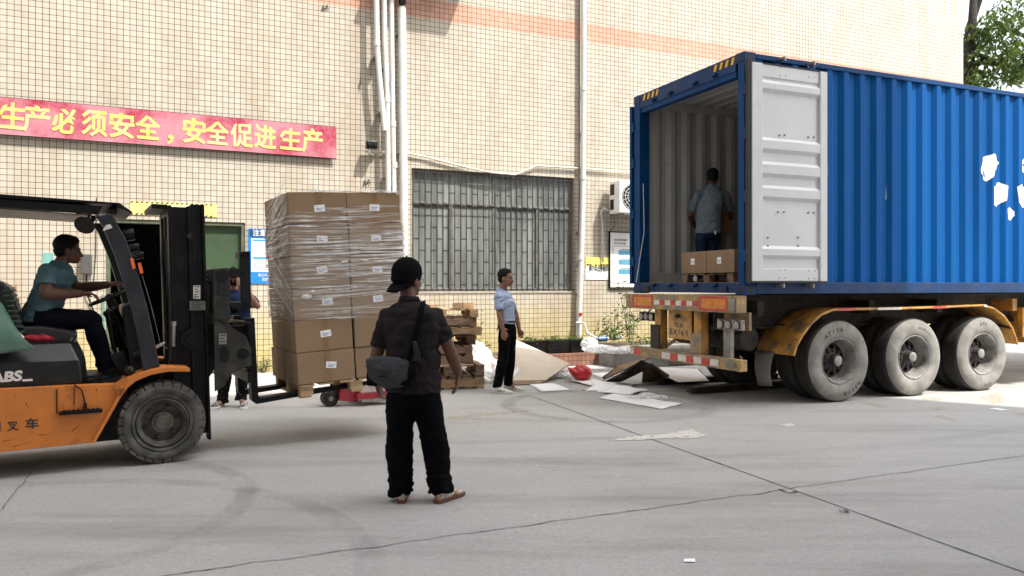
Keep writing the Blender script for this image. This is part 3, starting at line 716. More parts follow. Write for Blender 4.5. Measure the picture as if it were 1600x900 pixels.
MB().box(.02, .12, .162, CW-.162, CZ1-.27, CZ1-.2005).obj('header_lip', K['cmid'], con)
K['hazy'] = mat('hazard_yellow', (.75,.42,.05), .5, var=.15, dirt=(.2,.15,.1), dfac=(.55,.7))
for y0 in (.20, CW-.20-.42):
    hz = MB(); hb = MB()
    for i in range(4):
        a = y0+i*.11
        hz.add([(.002,a,CZ1-.11),(.002,a+.05,CZ1-.11),(.002,a+.02,CZ1-.03),(.002,a-.03,CZ1-.03)], [(0,1,2,3)])
        hb.add([(.003,a+.05,CZ1-.11),(.003,a+.10,CZ1-.11),(.003,a+.07,CZ1-.03),(.003,a+.02,CZ1-.03)], [(0,1,2,3)])
    hz.obj('hazard_stripe', K['hazy'], hd); hb.obj('hazard_stripe', K['gasket'], hd)
sl = MB().box(.004, .12, .162, CW-.162, CZ0+.02, CZ0+.145).obj('door_sill', K['cdark'], con, bevel=.006)
for y in (.55, .95, 1.5, 1.9):
    for z, nm in ((CZ1-.16, hd), (CZ0+.12, sl)):
        q = MB(); q.box(-.035, .005, y-.05, y+.05, z-.012, z+.022); q.box(-.05, -.01, y-.025, y+.025, z-.03, z+.005); q.obj('cam_keeper', K['cdark'], nm, bevel=.004)
MB().box(-.018, .0035, .30, .38, CZ0+.035, CZ0+.1).obj('sill_slot', K['gasket'], sl)
MB().box(-.010, .0035, CW-.42, CW-.30, CZ0+.03, CZ0+.11).obj('sill_slot', K['gasket'], sl)
# doors swung right round against the sides
def door_(y, sgn, gk='gasket'):
    x0, x1 = .03, 1.19; z0, z1 = CZ0+.165, CZ1-.155
    ribs = [(130,147),(219,240),(256,278),(293,314),(387,405)]
    d = MB()
    def Y(t): return y-sgn*t
    path = [(z1, 0)]
    for a, b in ribs:
        _, za = CON.px(1225, a, -.1); _, zc = CON.px(1225, b, -.1)
        path += [(za+.02, 0), (za-.02, .03), (zc+.045, .03), (zc+.0, 0)]
    path += [(z0, 0)]
    xi0, xi1 = x0+.155, x1-.11
    vs_ = [p for z, t in path for p in ((xi0, Y(t), z), (xi1, Y(t), z))]
    m_ = len(path)
    d.add(vs_, [(2*i, 2*i+1, 2*i+3, 2*i+2) if sgn > 0 else (2*i+2, 2*i+3, 2*i+1, 2*i) for i in range(m_-1)])
    panel = d.obj('door', K['cdoor'], con)
    st_ = MB()
    ya, yb2 = sorted((Y(.034), Y(-.02)))
    st_.box(x0, xi0, ya, yb2, z0, z1); st_.box(xi1, x1, ya, yb2, z0, z1)
    ya2, _ = sorted((Y(.012), Y(-.02)))
    a_, b_ = sorted((Y(.012), Y(-.018)))
    st_.box(xi0+.001, xi1-.001, a_, b_, z0, z0+.15); st_.box(xi0+.001, xi1-.001, a_, b_, z1-.15, z1)
    st_.obj('door_frame', K['cdoor'], panel, bevel=.006)
    g_ = MB(); a_, b_ = sorted((Y(.02), Y(-.03)))
    g_.box(x0-.05, x0-.002, a_, b_, z0-.02, z1+.02); g_.box(x1+.001, x1+.02, a_, b_, z0, z1); g_.box(x0, x1, a_, b_, z0-.02, z0-.001); g_.box(x0, x1, a_, b_, z1+.001, z1+.012)
    g_.obj('gasket', K['gasket' if gk == 'gasket' else 'cmid'], panel)
    a_, b_ = sorted((Y(-.021), Y(-.03)))
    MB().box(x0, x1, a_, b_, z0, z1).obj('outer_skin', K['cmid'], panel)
    bt = MB()
    for u, v in [(1219,118),(1228,118),(1219,105),(1228,105),(1264,105),(1273,105),(1264,120),(1273,120),(1219,211),(1227,211),(1264,214),(1273,214),(1217,331),(1226,331),(1264,332),(1273,332),(1201,371),(1248,371),(1201,384),(1248,384),(1218,422),(1227,422),(1264,423),(1274,423),(1218,434),(1227,434),(1264,435),(1273,435)]:
        x, z = CON.px(u, v, -.09)
        if xi0 < x < xi1: bt = MB(); bt.ring([((x, Y(.0), z), (.012,0,0), (0,0,.012)), ((x, Y(.008), z), (.012,0,0), (0,0,.012)), ((x, Y(.017), z), (.006,0,0), (0,0,.006))], True, 8); bt.obj('bolt', K['steel'], panel)
    for z in (z0+.3, z0+1.0, z0+1.75, z1-.3):
        q = MB(); a_, b_ = sorted((Y(-.015), sgn > 0 and .02 or CW-.02)); q.box(-.018, .06, a_, b_, z-.07, z+.07); q.obj('hinge', K['cmid'], panel, bevel=.006)
    return panel
door_(-.075, 1); door_(CW+.06, -1, 'cblue')
for i, (u, v) in enumerate([(1221,93),(1267,100),(1219,446),(1265,446)]):
    x, z = CON.px(u, v, -.05); q = MB(); q.box(x-.03, x+.03, -.10, -.001, z-.012, z+.014); q.box(x-.012, x+.012, -.12, -.09, z-.03, z+.02); q.obj('locking_lug', K['steel'], con)
# lashing rings inside the far wall
for x in (.35, 1.6, 2.8):
    MB().tube([(x-.05+.05*math.cos(t), CW-.09, CZ1-.20+.04*math.sin(t)) for t in [i*PI/5 for i in range(10)]], .006, 6, closed=True).obj('lashing_ring', K['cgrey'], con)
MB().box(.2, CL-.2, CW-.10, CW-.062, CZ1-.16, CZ1-.05).obj('inner_top_rail', K['cgrey'], con); MB().box(.2, CL-.2, .062, .10, CZ1-.16, CZ1-.05).obj('inner_top_rail', K['cgrey'], con)
MB().box(.2, CL-.2, CW-.085, CW-.062, CZ0+.155, CZ0+.30).obj('kick_plate', K['cgrey'], con)
MB().tube([CON.px(990,440,CW-.1)[:1]+(CW-.17,CZ0+.16),(.06,CW-.19,CZ0+.9),(.05,CW-.18,CZ0+1.6)], .006, 5).obj('loose_cord', K['pipe'], con)
# white emblem shapes painted over the corrugation
def prof_y(x):
    for (x0, y0), (x1, y1) in zip(PR, PR[1:]):
        if x0 <= x <= x1: return y0+(y1-y0)*(x-x0)/(x1-x0)
    return PR[-1][1]
def clipx(poly, lim, keep_gt):
    out = []
    for i in range(len(poly)):
        a, b = poly[i], poly[(i+1) % len(poly)]
        ia = (a[0] >= lim) == keep_gt or a[0] == lim; ib = (b[0] >= lim) == keep_gt or b[0] == lim
        if ia: out.append(a)
        if ia != ib:
            t = (lim-a[0])/(b[0]-a[0]); out.append((lim, a[1]+(b[1]-a[1])*t))
    return out
def decal(q, poly, lift=.004):
    for (x0, y0), (x1, y1) in zip(PR, PR[1:]):
        p = clipx(clipx(poly, x0, True), x1, False)
        if len(p) >= 3 and max(a[0] for a in p)-min(a[0] for a in p) > 1e-5:
            q.add([(x, y0+(y1-y0)*(x-x0)/(x1-x0)-lift, z) for x, z in p], [tuple(range(len(p)))])
shapes = [[(1536,246),(1553,240),(1556,246),(1564,254),(1553,267),(1552,275),(1545,283),(1541,282),(1532,271),(1531,265)],
          [(1552,292),(1563,284),(1574,291),(1572,313),(1556,324),(1552,320)],
          [(1573,326),(1579,322),(1587,330),(1587,337),(1581,345),(1574,343)],
          [(1589,292),(1595,288),(1609,296),(1606,322),(1597,326),(1591,316)],
          [(1596,256),(1604,246),(1618,250),(1622,268),(1612,280),(1599,266)]]
em = MB()
for s_ in shapes: decal(em, [CON.px(u, v, .02) for u, v in s_])
eo = em.obj('emblem', K['white'], con)
q = MB(); decal(q, [CON.px(u, v, .02) for u, v in [(1536,258),(1541,269),(1542,278),(1534,267)]], .006); q.obj('emblem_detail', K['cdark'], eo)
q = MB(); decal(q, [CON.px(u, v, .02) for u, v in [(1580,330),(1582,331),(1581,333),(1579,333)]], .006); q.obj('emblem_detail', K['cdark'], eo)
q = MB(); decal(q, [CON.px(u, v, .02) for u, v in [(1598,256),(1608,256),(1606,262)]], .006)
q.obj('emblem_detail', K['cdark'], eo)
q = MB(); 
for u, v, h in ((1386,300,22),(1291,266,14)):
    x, z = CON.px(u, v, .03); decal(q, [(x-.004,z-h*.005),(x+.006,z-h*.004),(x+.004,z+h*.005)], .003)
q.obj('scratch', K['retwhite'], con)
# ================================================================ trailer
tr = thing('container_trailer', 'worn yellow three axle container trailer with dusty wheels under the blue container', 'trailer', fr=CON)
for y in (.70, 1.62):
    q = MB(); q.box(.1, 12.1, y-.07, y+.07, 1.33, 1.375); q.box(.1, 12.1, y-.012, y+.012, .97, 1.33); q.box(.1, 12.1, y-.07, y+.07, .94, .97); q.obj('chassis_beam', K['rustshade'], tr)  # yellow beams coloured dark, underbody shade put into the colour
for x in (.5, 2.4, 3.7, 5.3, 6.4, 8.4, 10.2, 11.9): MB().box(x, x+.1, .35, CW-.35, 1.12, 1.30).obj('cross_member', K['rustshade'] if x < 5 else K['tyel'], tr)  # rear ones coloured dark to stand in for shade, forward ones yellow
q = MB(); q.box(-.12, .03, -.01, CW+.03, 1.17, 1.378); bm = q.obj('rear_beam', K['tyold'], tr, bevel=.008)
def rr(u0, u1, v0, v1, x): # rectangle on the rear plane local x
    ya, za = CON.py(u0, v0, x); yb_, zb_ = CON.py(u1, v1, x); return sorted((ya, yb_)), sorted((za, zb_))
def patch(name, u0, u1, z0, z1, x, m, par, t=.003):
    (ya, yb_), _ = rr(u0, u1, 470, 480, x); return MB().box(x-t, x-.0005, ya, yb_, z0, z1).obj(name, m, par)
for (u0, u1) in ((1092,1137), (988,1020)):
    patch('reflector', u0, u1, 1.185, 1.365, -.120, K['retred'], bm); patch('reflector', u0+(u1-u0)*.09, u1-(u1-u0)*.07, 1.215, 1.335, -.1235, K['retorange'], bm)
for i in range(8):
    u0 = 1022+i*8.5; patch('reflective_strip', u0, u0+8.4, 1.235, 1.30, -.120, K['retwhite'] if i % 2 == 0 else K['retred'], bm)
(ya, yb_), _ = rr(1142, 1150, 465, 476, -.12); MB().tube([(-.119,(ya+yb_)/2,1.305),(-.14,(ya+yb_)/2,1.305)], .032, 14).obj('red_lamp', K['red'], bm)
MB().box(-.15, -.121, .01, .10, 1.20, 1.345).obj('end_plate', K['steel'], bm, bevel=.006)
t_ = MB(); ya, za = CON.py(1080, 489, -.125); t_.text('XX70', (-.1245, ya+.35, 1.178), (0,-1,0), (0,0,1), .045, .015)
# under-run bar with red and white strips
q = MB(); q.box(-.06, .05, .0, CW, .475, .615); ub = q.obj('underrun_bar', K['tyold'], tr, bevel=.01)
yy = [(CW-.0, CW-.10, 'retwhite'), (CW-.10, CW-.28, 'retred'), (1.62, 1.42, 'retwhite'), (1.42, 1.24, 'retred'), (1.24, 1.06, 'retwhite'), (1.06, .90, 'retred'), (.90, .74, 'retwhite'), (.74, .56, 'retred'), (.56, .40, 'retwhite')]
for a, b_, k in yy: MB().box(-.0635, -.0605, b_, a, .50, .585).obj('reflective_strip', K[k], ub)
q = MB(); y_, z_ = CON.py(1151, 573, -.065); q.text('25', (-.064, .10, .53), (0,-1,0), (0,0,1), .045, .02); q.obj('stencilled_number', K['ink'], ub)
def vpost(u0, u1, z0, z1, xa, xb, m, nm='bracket_post'):
    (ya, yb_), _ = rr(u0, u1, 500, 520, xa); return MB().box(xa, xb, ya, yb_, z0, z1).obj(nm, m, tr, bevel=.005)
vpost(1023, 1032, .615, 1.17, .0, .12, K['tyel']); vpost(1084, 1095, .615, 1.17, .0, .12, K['tyel'])
vpost(1016, 1030, .62, .95, -.02, -.001, K['rustshade']); vpost(1078, 1096, .62, .88, -.02, -.001, K['tyold'])
vpost(1130, 1141, .60, 1.0, .1, .16, K['steel'], 'strut')
(ya, yb_), _ = rr(1044, 1080, 500, 520, -.01)
pp = MB().box(-.01, .01, ya, yb_, .78, 1.168).obj('plate_holder', K['tyel'], tr, bevel=.004)
pw = (yb_-ya)
pl = MB().box(-.014, -.0105, ya+.03, yb_-.02, .80, 1.02).obj('number_plate', mat('yellow_plate', (.50,.30,.10), .5, var=.15, dirt=(.25,.16,.08), dfac=(.5,.65), dscale=15), pp)
t_ = MB(); t_.text('粤B', (-.0155, yb_-.06-.08, .935), (0,-1,0), (0,0,1), .065, .012, w=pw*.42); t_.text('5X16', (-.0155, yb_-.045, .825), (0,-1,0), (0,0,1), .095, .012, w=pw*.62); t_.text('挂', (-.0155, ya+.04+pw*.17, .825), (0,-1,0), (0,0,1), .085, .012, w=pw*.15)
t_.obj('plate_lettering', K['ink'], pl)
MB().ell((-.03,(ya+yb_)/2+.02,1.09), (.03,.05,.03)).obj('plate_lamp', K['black'], pp)
def lamps(u0, u1, v0, v1, x, m):
    (ya, yb_), (za, zb_) = rr(u0, u1, v0, v1, x)
    o = MB().box(x, x+.06, ya, yb_, za, zb_).obj('lamp_cluster', m, tr, bevel=.008)
    w_ = (yb_-ya)/3; r = min(w_*.46, (zb_-za)*.40)
    for i in range(3):
        c = ya+w_*(i+.5)
        MB().tube([(x,c,(za+zb_)/2),(x-.012,c,(za+zb_)/2)], r*1.12, 18).obj('lamp_bezel', K['black'], o)
        MB().tube([(x-.012,c,(za+zb_)/2),(x-.02,c,(za+zb_)/2),(x-.026,c,(za+zb_)/2)], [r,r*.9,r*.5], 18).obj('lamp_lens', K['lens'], o, smooth='auto')
lamps(1120, 1158, 498, 517, .0, K['steel']); lamps(999, 1022, 487, 502, .0, K['black'])
q = MB(); q.tube([(.5,.5,.82),(.5,CW-.5,.82)], .15, 20); q.obj('air_tank', K['rustshade'], tr, smooth='auto')
MB().box(.2, .24, .15, .62, .95, 1.17).obj('inner_bracket', K['tyold'], tr)
q = MB(); q.tube([(.1,CW-.3,1.15),(.12,CW-.1,1.05),(.05,CW+.05,.98),(-.05,CW+.0,1.06)], .012, 6); q.obj('hose', K['black'], tr); MB().tube([(.2,1.0,1.1),(.4,.9,.7),(.9,.8,.65)], .02, 6).obj('hose', K['black'], tr)
# wheels
def tyre_mb(sidecap=True):
    q = MB(); q.cur = 1
    q.lathe([(.292,.035),(.305,.012),(.33,.0),(.40,-.012),(.455,-.004),(.495,.012),(.512,.028)], 44, caps=False)
    q.cur = 0; pr_ = [(.512,.028),(.522,.036),(.528,.048)]
    for y in (.085, .125, .165, .205): pr_ += [(.529,y-.008),(.515,y-.006),(.515,y+.006),(.529,y+.008)]
    pr_ += [(.528,.24),(.52,.255),(.46,.285),(.38,.285),(.292,.26),(.292,.035)]
    q.lathe(pr_, 44, caps=False); return q
def rim_mb():
    q = MB(); q.lathe([(.298,.02),(.300,.008),(.290,.004),(.282,.014),(.268,.03),(.262,.10),(.250,.14),(.238,.165),(.225,.17)], 40, caps=False); return q
def disc_mb():
    q = MB(); R0, R1 = .105, .228
    n = 10
    for i in range(n):          # plate with oval hand holes: radial webs between an inner and an outer ring
        a0 = 2*PI*i/n; a1 = 2*PI*(i+1)/n
        def P(r, a, y): return (r*math.cos(a), y, r*math.sin(a))
        for (ra, rb, ya, yb2) in ((R0, .150, .125, .135), (.200, R1, .155, .168)):
            q.add([P(ra,a0,ya),P(ra,(a0+a1)/2,ya),P(ra,a1,ya),P(rb,a1,yb2),P(rb,(a0+a1)/2,yb2),P(rb,a0,yb2)], [(0,1,2,3,4,5)])
        am = (a0+a1)/2; hw = .30*(a1-a0)
        q.add([P(.150,a0,.135),P(.150,a0+hw*.75,.135),P(.200,a0+hw*.6,.155),P(.200,a0,.155)], [(0,1,2,3)])
        q.add([P(.150,a1-hw*.75,.135),P(.150,a1,.135),P(.200,a1,.155),P(.200,a1-hw*.6,.155)], [(0,1,2,3)])
        q.add([P(.150,a0+hw*.75,.135),P(.150,a1-hw*.75,.135),P(.200,a1-hw*.6,.155),P(.200,a0+hw*.6,.155)], []) 
    for i in range(10):
        a = 2*PI*(i+.5)/n; c = Vector((.128*math.cos(a), 0, .128*math.sin(a)))
        q.ring([((c.x,.13,c.z),(.015,0,0),(0,0,.015)),((c.x,.10,c.z),(.015,0,0),(0,0,.015)),((c.x,.095,c.z),(.008,0,0),(0,0,.008))], True, 6)
    q.lathe([(.11,.128),(.09,.12),(.075,.09),(.072,.05),(.066,.035),(.035,.030),(.001,.03)], 24, caps=False)
    return q
def arctext(q, txt, r, a0, h, step, y=-.0145, up=1):
    for i, c_ in enumerate(txt):
        a = a0-up*step*i                    # angle seen from outside (camera side, -y): x right, z up
        ctr = Vector((math.cos(a), 0, math.sin(a))); rad = ctr*up; tan = Vector((math.sin(a),0,-math.cos(a)))*up
        q.text(c_, ctr*r+Vector((0,y,0)) - rad*h/2, tan, rad, h, .02, align='c')
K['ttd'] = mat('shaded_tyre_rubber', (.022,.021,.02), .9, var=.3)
dark = None
wheels = [(1313,561), (1430,554), (1537,549)]
w0 = None
TXT = [(('ATISA',.405,math.radians(128),.062,.17,1), ('RISEN',.43,math.radians(-80),.062,.16,-1)), (('GLORIA',.405,math.radians(80),.035,.10,1),), (('SYL',.425,math.radians(108),.05,.13,1), ('GLR',.43,math.radians(-70),.045,.12,-1))]
TXT[2] = (('SYL',.43,math.radians(100),.05,.13,1), ('GLR',.44,math.radians(-88),.04,.12,-1))
ty, rm_, dc = tyre_mb(), rim_mb(), disc_mb()
YW = .12
for i, (u, v) in enumerate(wheels):
    x = CON.px(u, v, YW)[0]
    wh = bpy.data.objects.new('wheel', None); COL.objects.link(wh); wh.parent = tr; wh.location = (x, YW, .529); wh.rotation_euler = (0, 0, 0)
    if i == 0:
        a = ty.obj('tyre', [K['ttyre'], K['tside']], wh, smooth='auto'); b_ = rm_.obj('rim', K['rim'], wh, smooth='auto'); c_ = dc.obj('hub', K['hubdark'], wh, smooth='auto')
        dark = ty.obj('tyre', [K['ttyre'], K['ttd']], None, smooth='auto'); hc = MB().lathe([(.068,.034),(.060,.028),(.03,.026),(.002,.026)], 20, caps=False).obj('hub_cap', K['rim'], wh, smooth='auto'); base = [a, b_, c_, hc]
    else:
        for s_ in base: d = s_.copy(); COL.objects.link(d); d.parent = wh; d.rotation_euler = (0, .7*i, 0)
    q = MB()
    for (t, r, a0, h, st, up) in TXT[i]: arctext(q, t, r, a0, h, st, up=up)
    q.obj('tyre_lettering', K['ttyre'], wh)
    for yy_, flip in ((YW+.335, 0), (CW-YW-.335, 1), (CW-YW, 1)):
        w2 = bpy.data.objects.new('wheel', None); COL.objects.link(w2); w2.parent = tr; w2.location = (x, yy_, .529); w2.rotation_euler = (0, 0, PI if flip else 0)
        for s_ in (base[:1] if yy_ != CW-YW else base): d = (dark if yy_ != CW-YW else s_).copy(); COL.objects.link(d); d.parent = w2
    q = MB(); q.tube([(x, .3, .529), (x, CW-.3, .529)], .07, 12); q.box(x-.06, x+.06, .6, .8, .529, .95); q.box(x-.06, x+.06, 1.55, 1.75, .529, .95); q.obj('axle', K['rustshade'], tr)
    for y in (.72, 1.62):
        q = MB(); 
        for k in range(5): q.box(x-.45+.05*k, x+.45-.05*k, y-.04, y+.04, .66+k*.018, .676+k*.018)
        q.obj('leaf_spring', K['rustshade'], tr)
bpy.data.objects.remove(dark)
# long yellow mudguard over the near wheels, and over the far ones
mpath = [(1240,556),(1244,541),(1254,523),(1268,505),(1284,491),(1302,484),(1340,483),(1400,482),(1470,480),(1536,477),(1552,482),(1568,494),(1581,512),(1590,538)]
MPX = [CON.px(u, v, YW-.03) for u, v in mpath]
def guard(ya, yb2, nm='mudguard'):
    q = MB(); n = len(MPX)
    vs_ = [(x, y, z) for x, z in MPX for y in (ya, ya+.03, yb2-.2, yb2)]
    for j in range(n):  # drop of the outer lip
        vs_[4*j] = (vs_[4*j][0], vs_[4*j][1], vs_[4*j][2])
    q.add(vs_, [(4*i+k, 4*i+k+1, 4*i+k+5, 4*i+k+4) for i in range(n-1) for k in range(3)])
    o = q.obj(nm, K['tyel'], tr, smooth='auto'); s_ = o.modifiers.new('s', 'SOLIDIFY'); s_.thickness = .01
    e = MB(); e.tube([(x, ya, z+.0) for x, z in MPX], .016, 8); e.tube([(x, yb2, z) for x, z in MPX], .014, 8)
    for y in (ya+.20, ya+.24): e.tube([(x, y, z+.006) for x, z in MPX], .008, 6)
    e.obj('mudguard_edge', K['tyel'], o, smooth='auto'); return o
g1 = guard(YW-.03, YW+.62); guard(CW-YW-.62, CW-YW+.03)
for k, (a, b_) in enumerate(((5.1,5.9),(6.5,7.1),(7.8,8.1),(9.0,9.3))):
    def at(t): i = int(t); f = t-i; return (MPX[i][0]+(MPX[i+1][0]-MPX[i][0])*f, MPX[i][1]+(MPX[i+1][1]-MPX[i][1])*f)
    p0, p1 = at(a), at(b_); MB().add([(p0[0],YW-.048,p0[1]-.016),(p1[0],YW-.048,p1[1]-.016),(p1[0],YW-.048,p1[1]+.016),(p0[0],YW-.048,p0[1]+.016)], [(0,1,2,3)]).obj('reflective_strip', K['retred'] if k % 2 == 0 else K['retwhite'], g1)
x_, z_ = MPX[0]
for ya, yb2 in ((YW+.30, YW+.62),):
    q = MB(); vs_ = []
    for j in range(7):
        t = j/6; vs_ += [(x_-.02-.05*math.sin(t*3), ya+.03*t, z_+.02-t*.44), (x_-.02-.04*math.sin(t*3+.4), yb2-.02*t, z_+.02-t*.46)]
    q.add(vs_, [(2*i, 2*i+1, 2*i+3, 2*i+2) for i in range(6)]); o = q.obj('mud_flap', mat('dusty_flap', (.20,.19,.175), .85, var=.2, dirt=(.07,.065,.06)), tr, smooth=True); s_ = o.modifiers.new('s','SOLIDIFY'); s_.thickness = .012
q = MB(); q.tube([(MPX[2][0], .5, MPX[2][1]-.05), (MPX[2][0]+.1, .5, .98), (MPX[2][0]+.1, .75, .98)], .022, 8); q.tube([(MPX[12][0],.1,MPX[12][1]),(MPX[12][0]-.2,.75,1.0)], .022, 8); q.obj('guard_bracket', K['rustshade'], tr)
# landing legs, side locker and bits seen beyond the last wheel
for y in (.35, CW-.35):
    q = MB(); q.box(8.9, 9.05, y-.07, y+.07, .12, 1.2); q.box(8.8, 9.15, y-.14, y+.14, .0, .12); q.obj('landing_leg', K['tyel'], tr)
q = MB(); q.box(5.45, 5.53, .3, .38, .72, 1.17); q.box(5.75, 6.5, .25, .75, .62, 1.1); q.box(5.3, 6.4, .9, 1.5, .75, 1.17); q.obj('side_locker', K['tyel'], tr, bevel=.01)
q = MB(); q.tube([(5.55,.28,.85),(5.9,.22,.60),(6.3,.2,.57)], .02, 6); q.box(5.6, 5.72, .2, .3, .48, .8); q.obj('air_coupling', K['rustshade'], tr)
# ================================================================ forklift
fk = thing('forklift', 'orange and black forklift with driver lifting a tall wrapped load of cartons', 'forklift', fr=FK)
def F(pix, c): return [FK.px(u, v, c) for u, v in pix]
def fprism(pix, c0, c1, q=None, c=None): return (q or MB()).prism(F(pix, c0 if c is None else c), c0, c1)
FW = 1.18      # overall width
body = MB()
cx_ = F([(0,612),(184,599),(188,612),(143,692),(0,707)], .03)
low = F([(145,692),(0,708)], .03)
P_ = F([(0,608),(92,603),(186,599),(190,607),(143,692),(0,707)], .03)
zt0, zb0 = P_[0][1], P_[-1][1]
body.prism([(-1.75, zt0+.02), P_[0], P_[1], P_[2], P_[3], P_[4], P_[5], (-1.6, zb0+.02)], .03, .11)
body.prism([(-1.75, zt0+.02), P_[0], P_[1], P_[2], P_[3], P_[4], P_[5], (-1.6, zb0+.02)], FW-.11, FW-.03)
bo = body.obj('chassis', K['orange'], fk, bevel=.006)
MB().box(-1.7, P_[3][0]+.05, .111, FW-.111, .22, zt0-.03).obj('underbody', K['mast'], bo)
MB().box(-.75, .30, .30, FW-.30, .18, .74).obj('front_axle_housing', K['mast'], bo, bevel=.02)
# recessed step pocket, step plate, black trim line
q = MB(); q.prism(F([(90,606),(114,603),(114,603.5),(90,643)], .026), .024, .029); 
q = MB(); q.box(*[FK.px(92,640,-.02)[0], FK.px(160,640,-.02)[0]], -.035, .03, FK.px(125,646,0)[1], FK.px(125,641,0)[1]); st_ = q.obj('step', K['mast'], bo, bevel=.003)
q = MB()
for i in range(8): x = FK.px(98+i*7.5, 640, -.02)[0]; q.box(x, x+.018, -.03, .02, FK.px(125,641,0)[1], FK.px(125,641,0)[1]+.008)
q.obj('tread_grip', K['mast'], st_)
q = MB(); a = F([(89,606),(90,646)], .029); b_ = F([(116,603),(116,606)], .029)
q.box(a[0][0]-.004, a[0][0]+.004, .022, .0295, a[1][1], a[0][1]-.01); q.box(b_[0][0]-.003, b_[0][0]+.003, .022, .0295, b_[0][1]-.15, b_[0][1]-.01); q.obj('panel_seam', K['black'], bo)
q = MB(); q.tube([(x, .02, z) for x, z in F([(116,601),(128,610),(132,625),(133,632)], .02)], .005, 6); x, z = FK.px(133,634,.02); q.box(x-.012,x+.012,.005,.029,z-.02,z+.02); q.obj('latch_strap', K['black'], bo)
# scratches and black characters on the panel
q = MB()
for (u0,v0,u1,v1,w_) in ((112,674,128,661,.003),(60,680,82,678,.002),(20,698,60,688,.002),(97,635,112,660,.0012),(5,690,30,684,.002),(40,630,47,642,.003),(150,607,153,613,.004)):
    a = F([(u0,v0),(u1,v1)], .0285); d = (Vector((a[1][0]-a[0][0],0,a[1][1]-a[0][1]))).normalized(); n = Vector((-d.z,0,d.x))*w_
    p0, p1 = Vector((a[0][0],.0285,a[0][1])), Vector((a[1][0],.0285,a[1][1])); q.add([p0-n, p1, p0+n], [(0,1,2)])
q.obj('scratch', K['black'], bo)
q = MB()
for t, u, v, h, w_ in (('叉',20,674,16,19),('车',50,671,17,21),('用',-10,677,18,22)):
    x0, z0 = FK.px(u-w_/2, v, .026); x1, z1 = FK.px(u+w_/2, v-h, .026); q.text(t, (x0,.027,z0), (1,0,0), (0,0,1), z1-z0, .022, w=x1-x0)
q.obj('lettering', K['ink'], bo)
# counterweight and rear (outside the picture)
q = MB(); q.prism([(-2.25,.25),(-1.25,.25),(-1.25,zt0+.1),(-1.3,1.05),(-2.1,1.05),(-2.3,.8)], .05, FW-.05); q.obj('counterweight', K['orange'], fk, bevel=.04)
# hood with chamfered top
hz = F([(0,556),(62,541),(112,534),(128,548),(136,572),(138,599),(0,605)], .14)
q = MB()
bot, top = hz[6][1], hz[2][1]
secs = [(bot, 0, 0), (bot+(top-bot)*.55, 0, .0), (top-.02, .05, .09), (top, .07, .13)]
xf = [hz[5][0], hz[4][0]-.01, hz[3][0]-.03, hz[2][0]-.02]
vs_ = []
for (z, dx_, dy), x1 in zip(secs, xf): 
    vs_ += [(-1.7, .13+dy, z), (x1-.05, .13+dy, z), (x1, .20+dy, z), (x1, FW-.20-dy, z), (x1-.05, FW-.13-dy, z), (-1.7, FW-.13-dy, z)]
q.add(vs_, [(6*i+k, 6*i+(k+1)%6, 6*i+6+(k+1)%6, 6*i+6+k) for i in range(3) for k in range(6)]+[tuple(range(18,24))])
ho = q.obj('hood', K['plastic'], fk, bevel=.012)
q = MB(); x0, z0 = FK.px(-16,602,.12); x1, z1 = FK.px(34,581,.12); q.text('ABS', (x0,.126,z0+.01), (1,0,.03), (0,0,1), z1-z0, .045, w=x1-x0, italic=.12)
x0, z0 = FK.px(35,596,.12); x1, z1 = FK.px(51,592,.12); q.box(x0, x1, .122, .128, z0, z1); q.obj('lettering', K['white'], ho)
# floor plate
q = MB(); a = F([(122,603),(190,589),(193,598),(122,607)], .1); q.prism(a, .1, FW-.1); fl = q.obj('floor_plate', K['mast'], fk, bevel=.004)
q = MB()
for i in range(9): x, z = FK.px(132+i*3.2, 598-i*.6, .1); q.box(x, x+.008, .1, .45, z+.0, z+.012)
q.obj('floor_rib', K['mast'], fl)
# fenders over the front wheels
fpix_t = [(178,602),(192,593),(210,586),(236,578),(262,573),(297,575)]
fpix_b = [(297,581),(262,581),(236,586),(212,596),(200,606),(188,622),(184,618),(178,606)]
for a, b_ in ((-.0, .27), (FW-.27, FW)):
    fprism(fpix_t+fpix_b, a, b_, c=0).obj('fender', K['orange'], fk, bevel=.006)
for a in (.0, FW-.03): MB().prism(F([(190,607),(196,608),(148,693),(143,692)], 0), a, a+.03).obj('fender_edge', K['orange'], fk)
MB().ell(( FK.px(202,580,.1)[0], .12, FK.px(202,580,.1)[1]), (.05,.05,.05)).obj('pedal_boot', K['black'], fk)
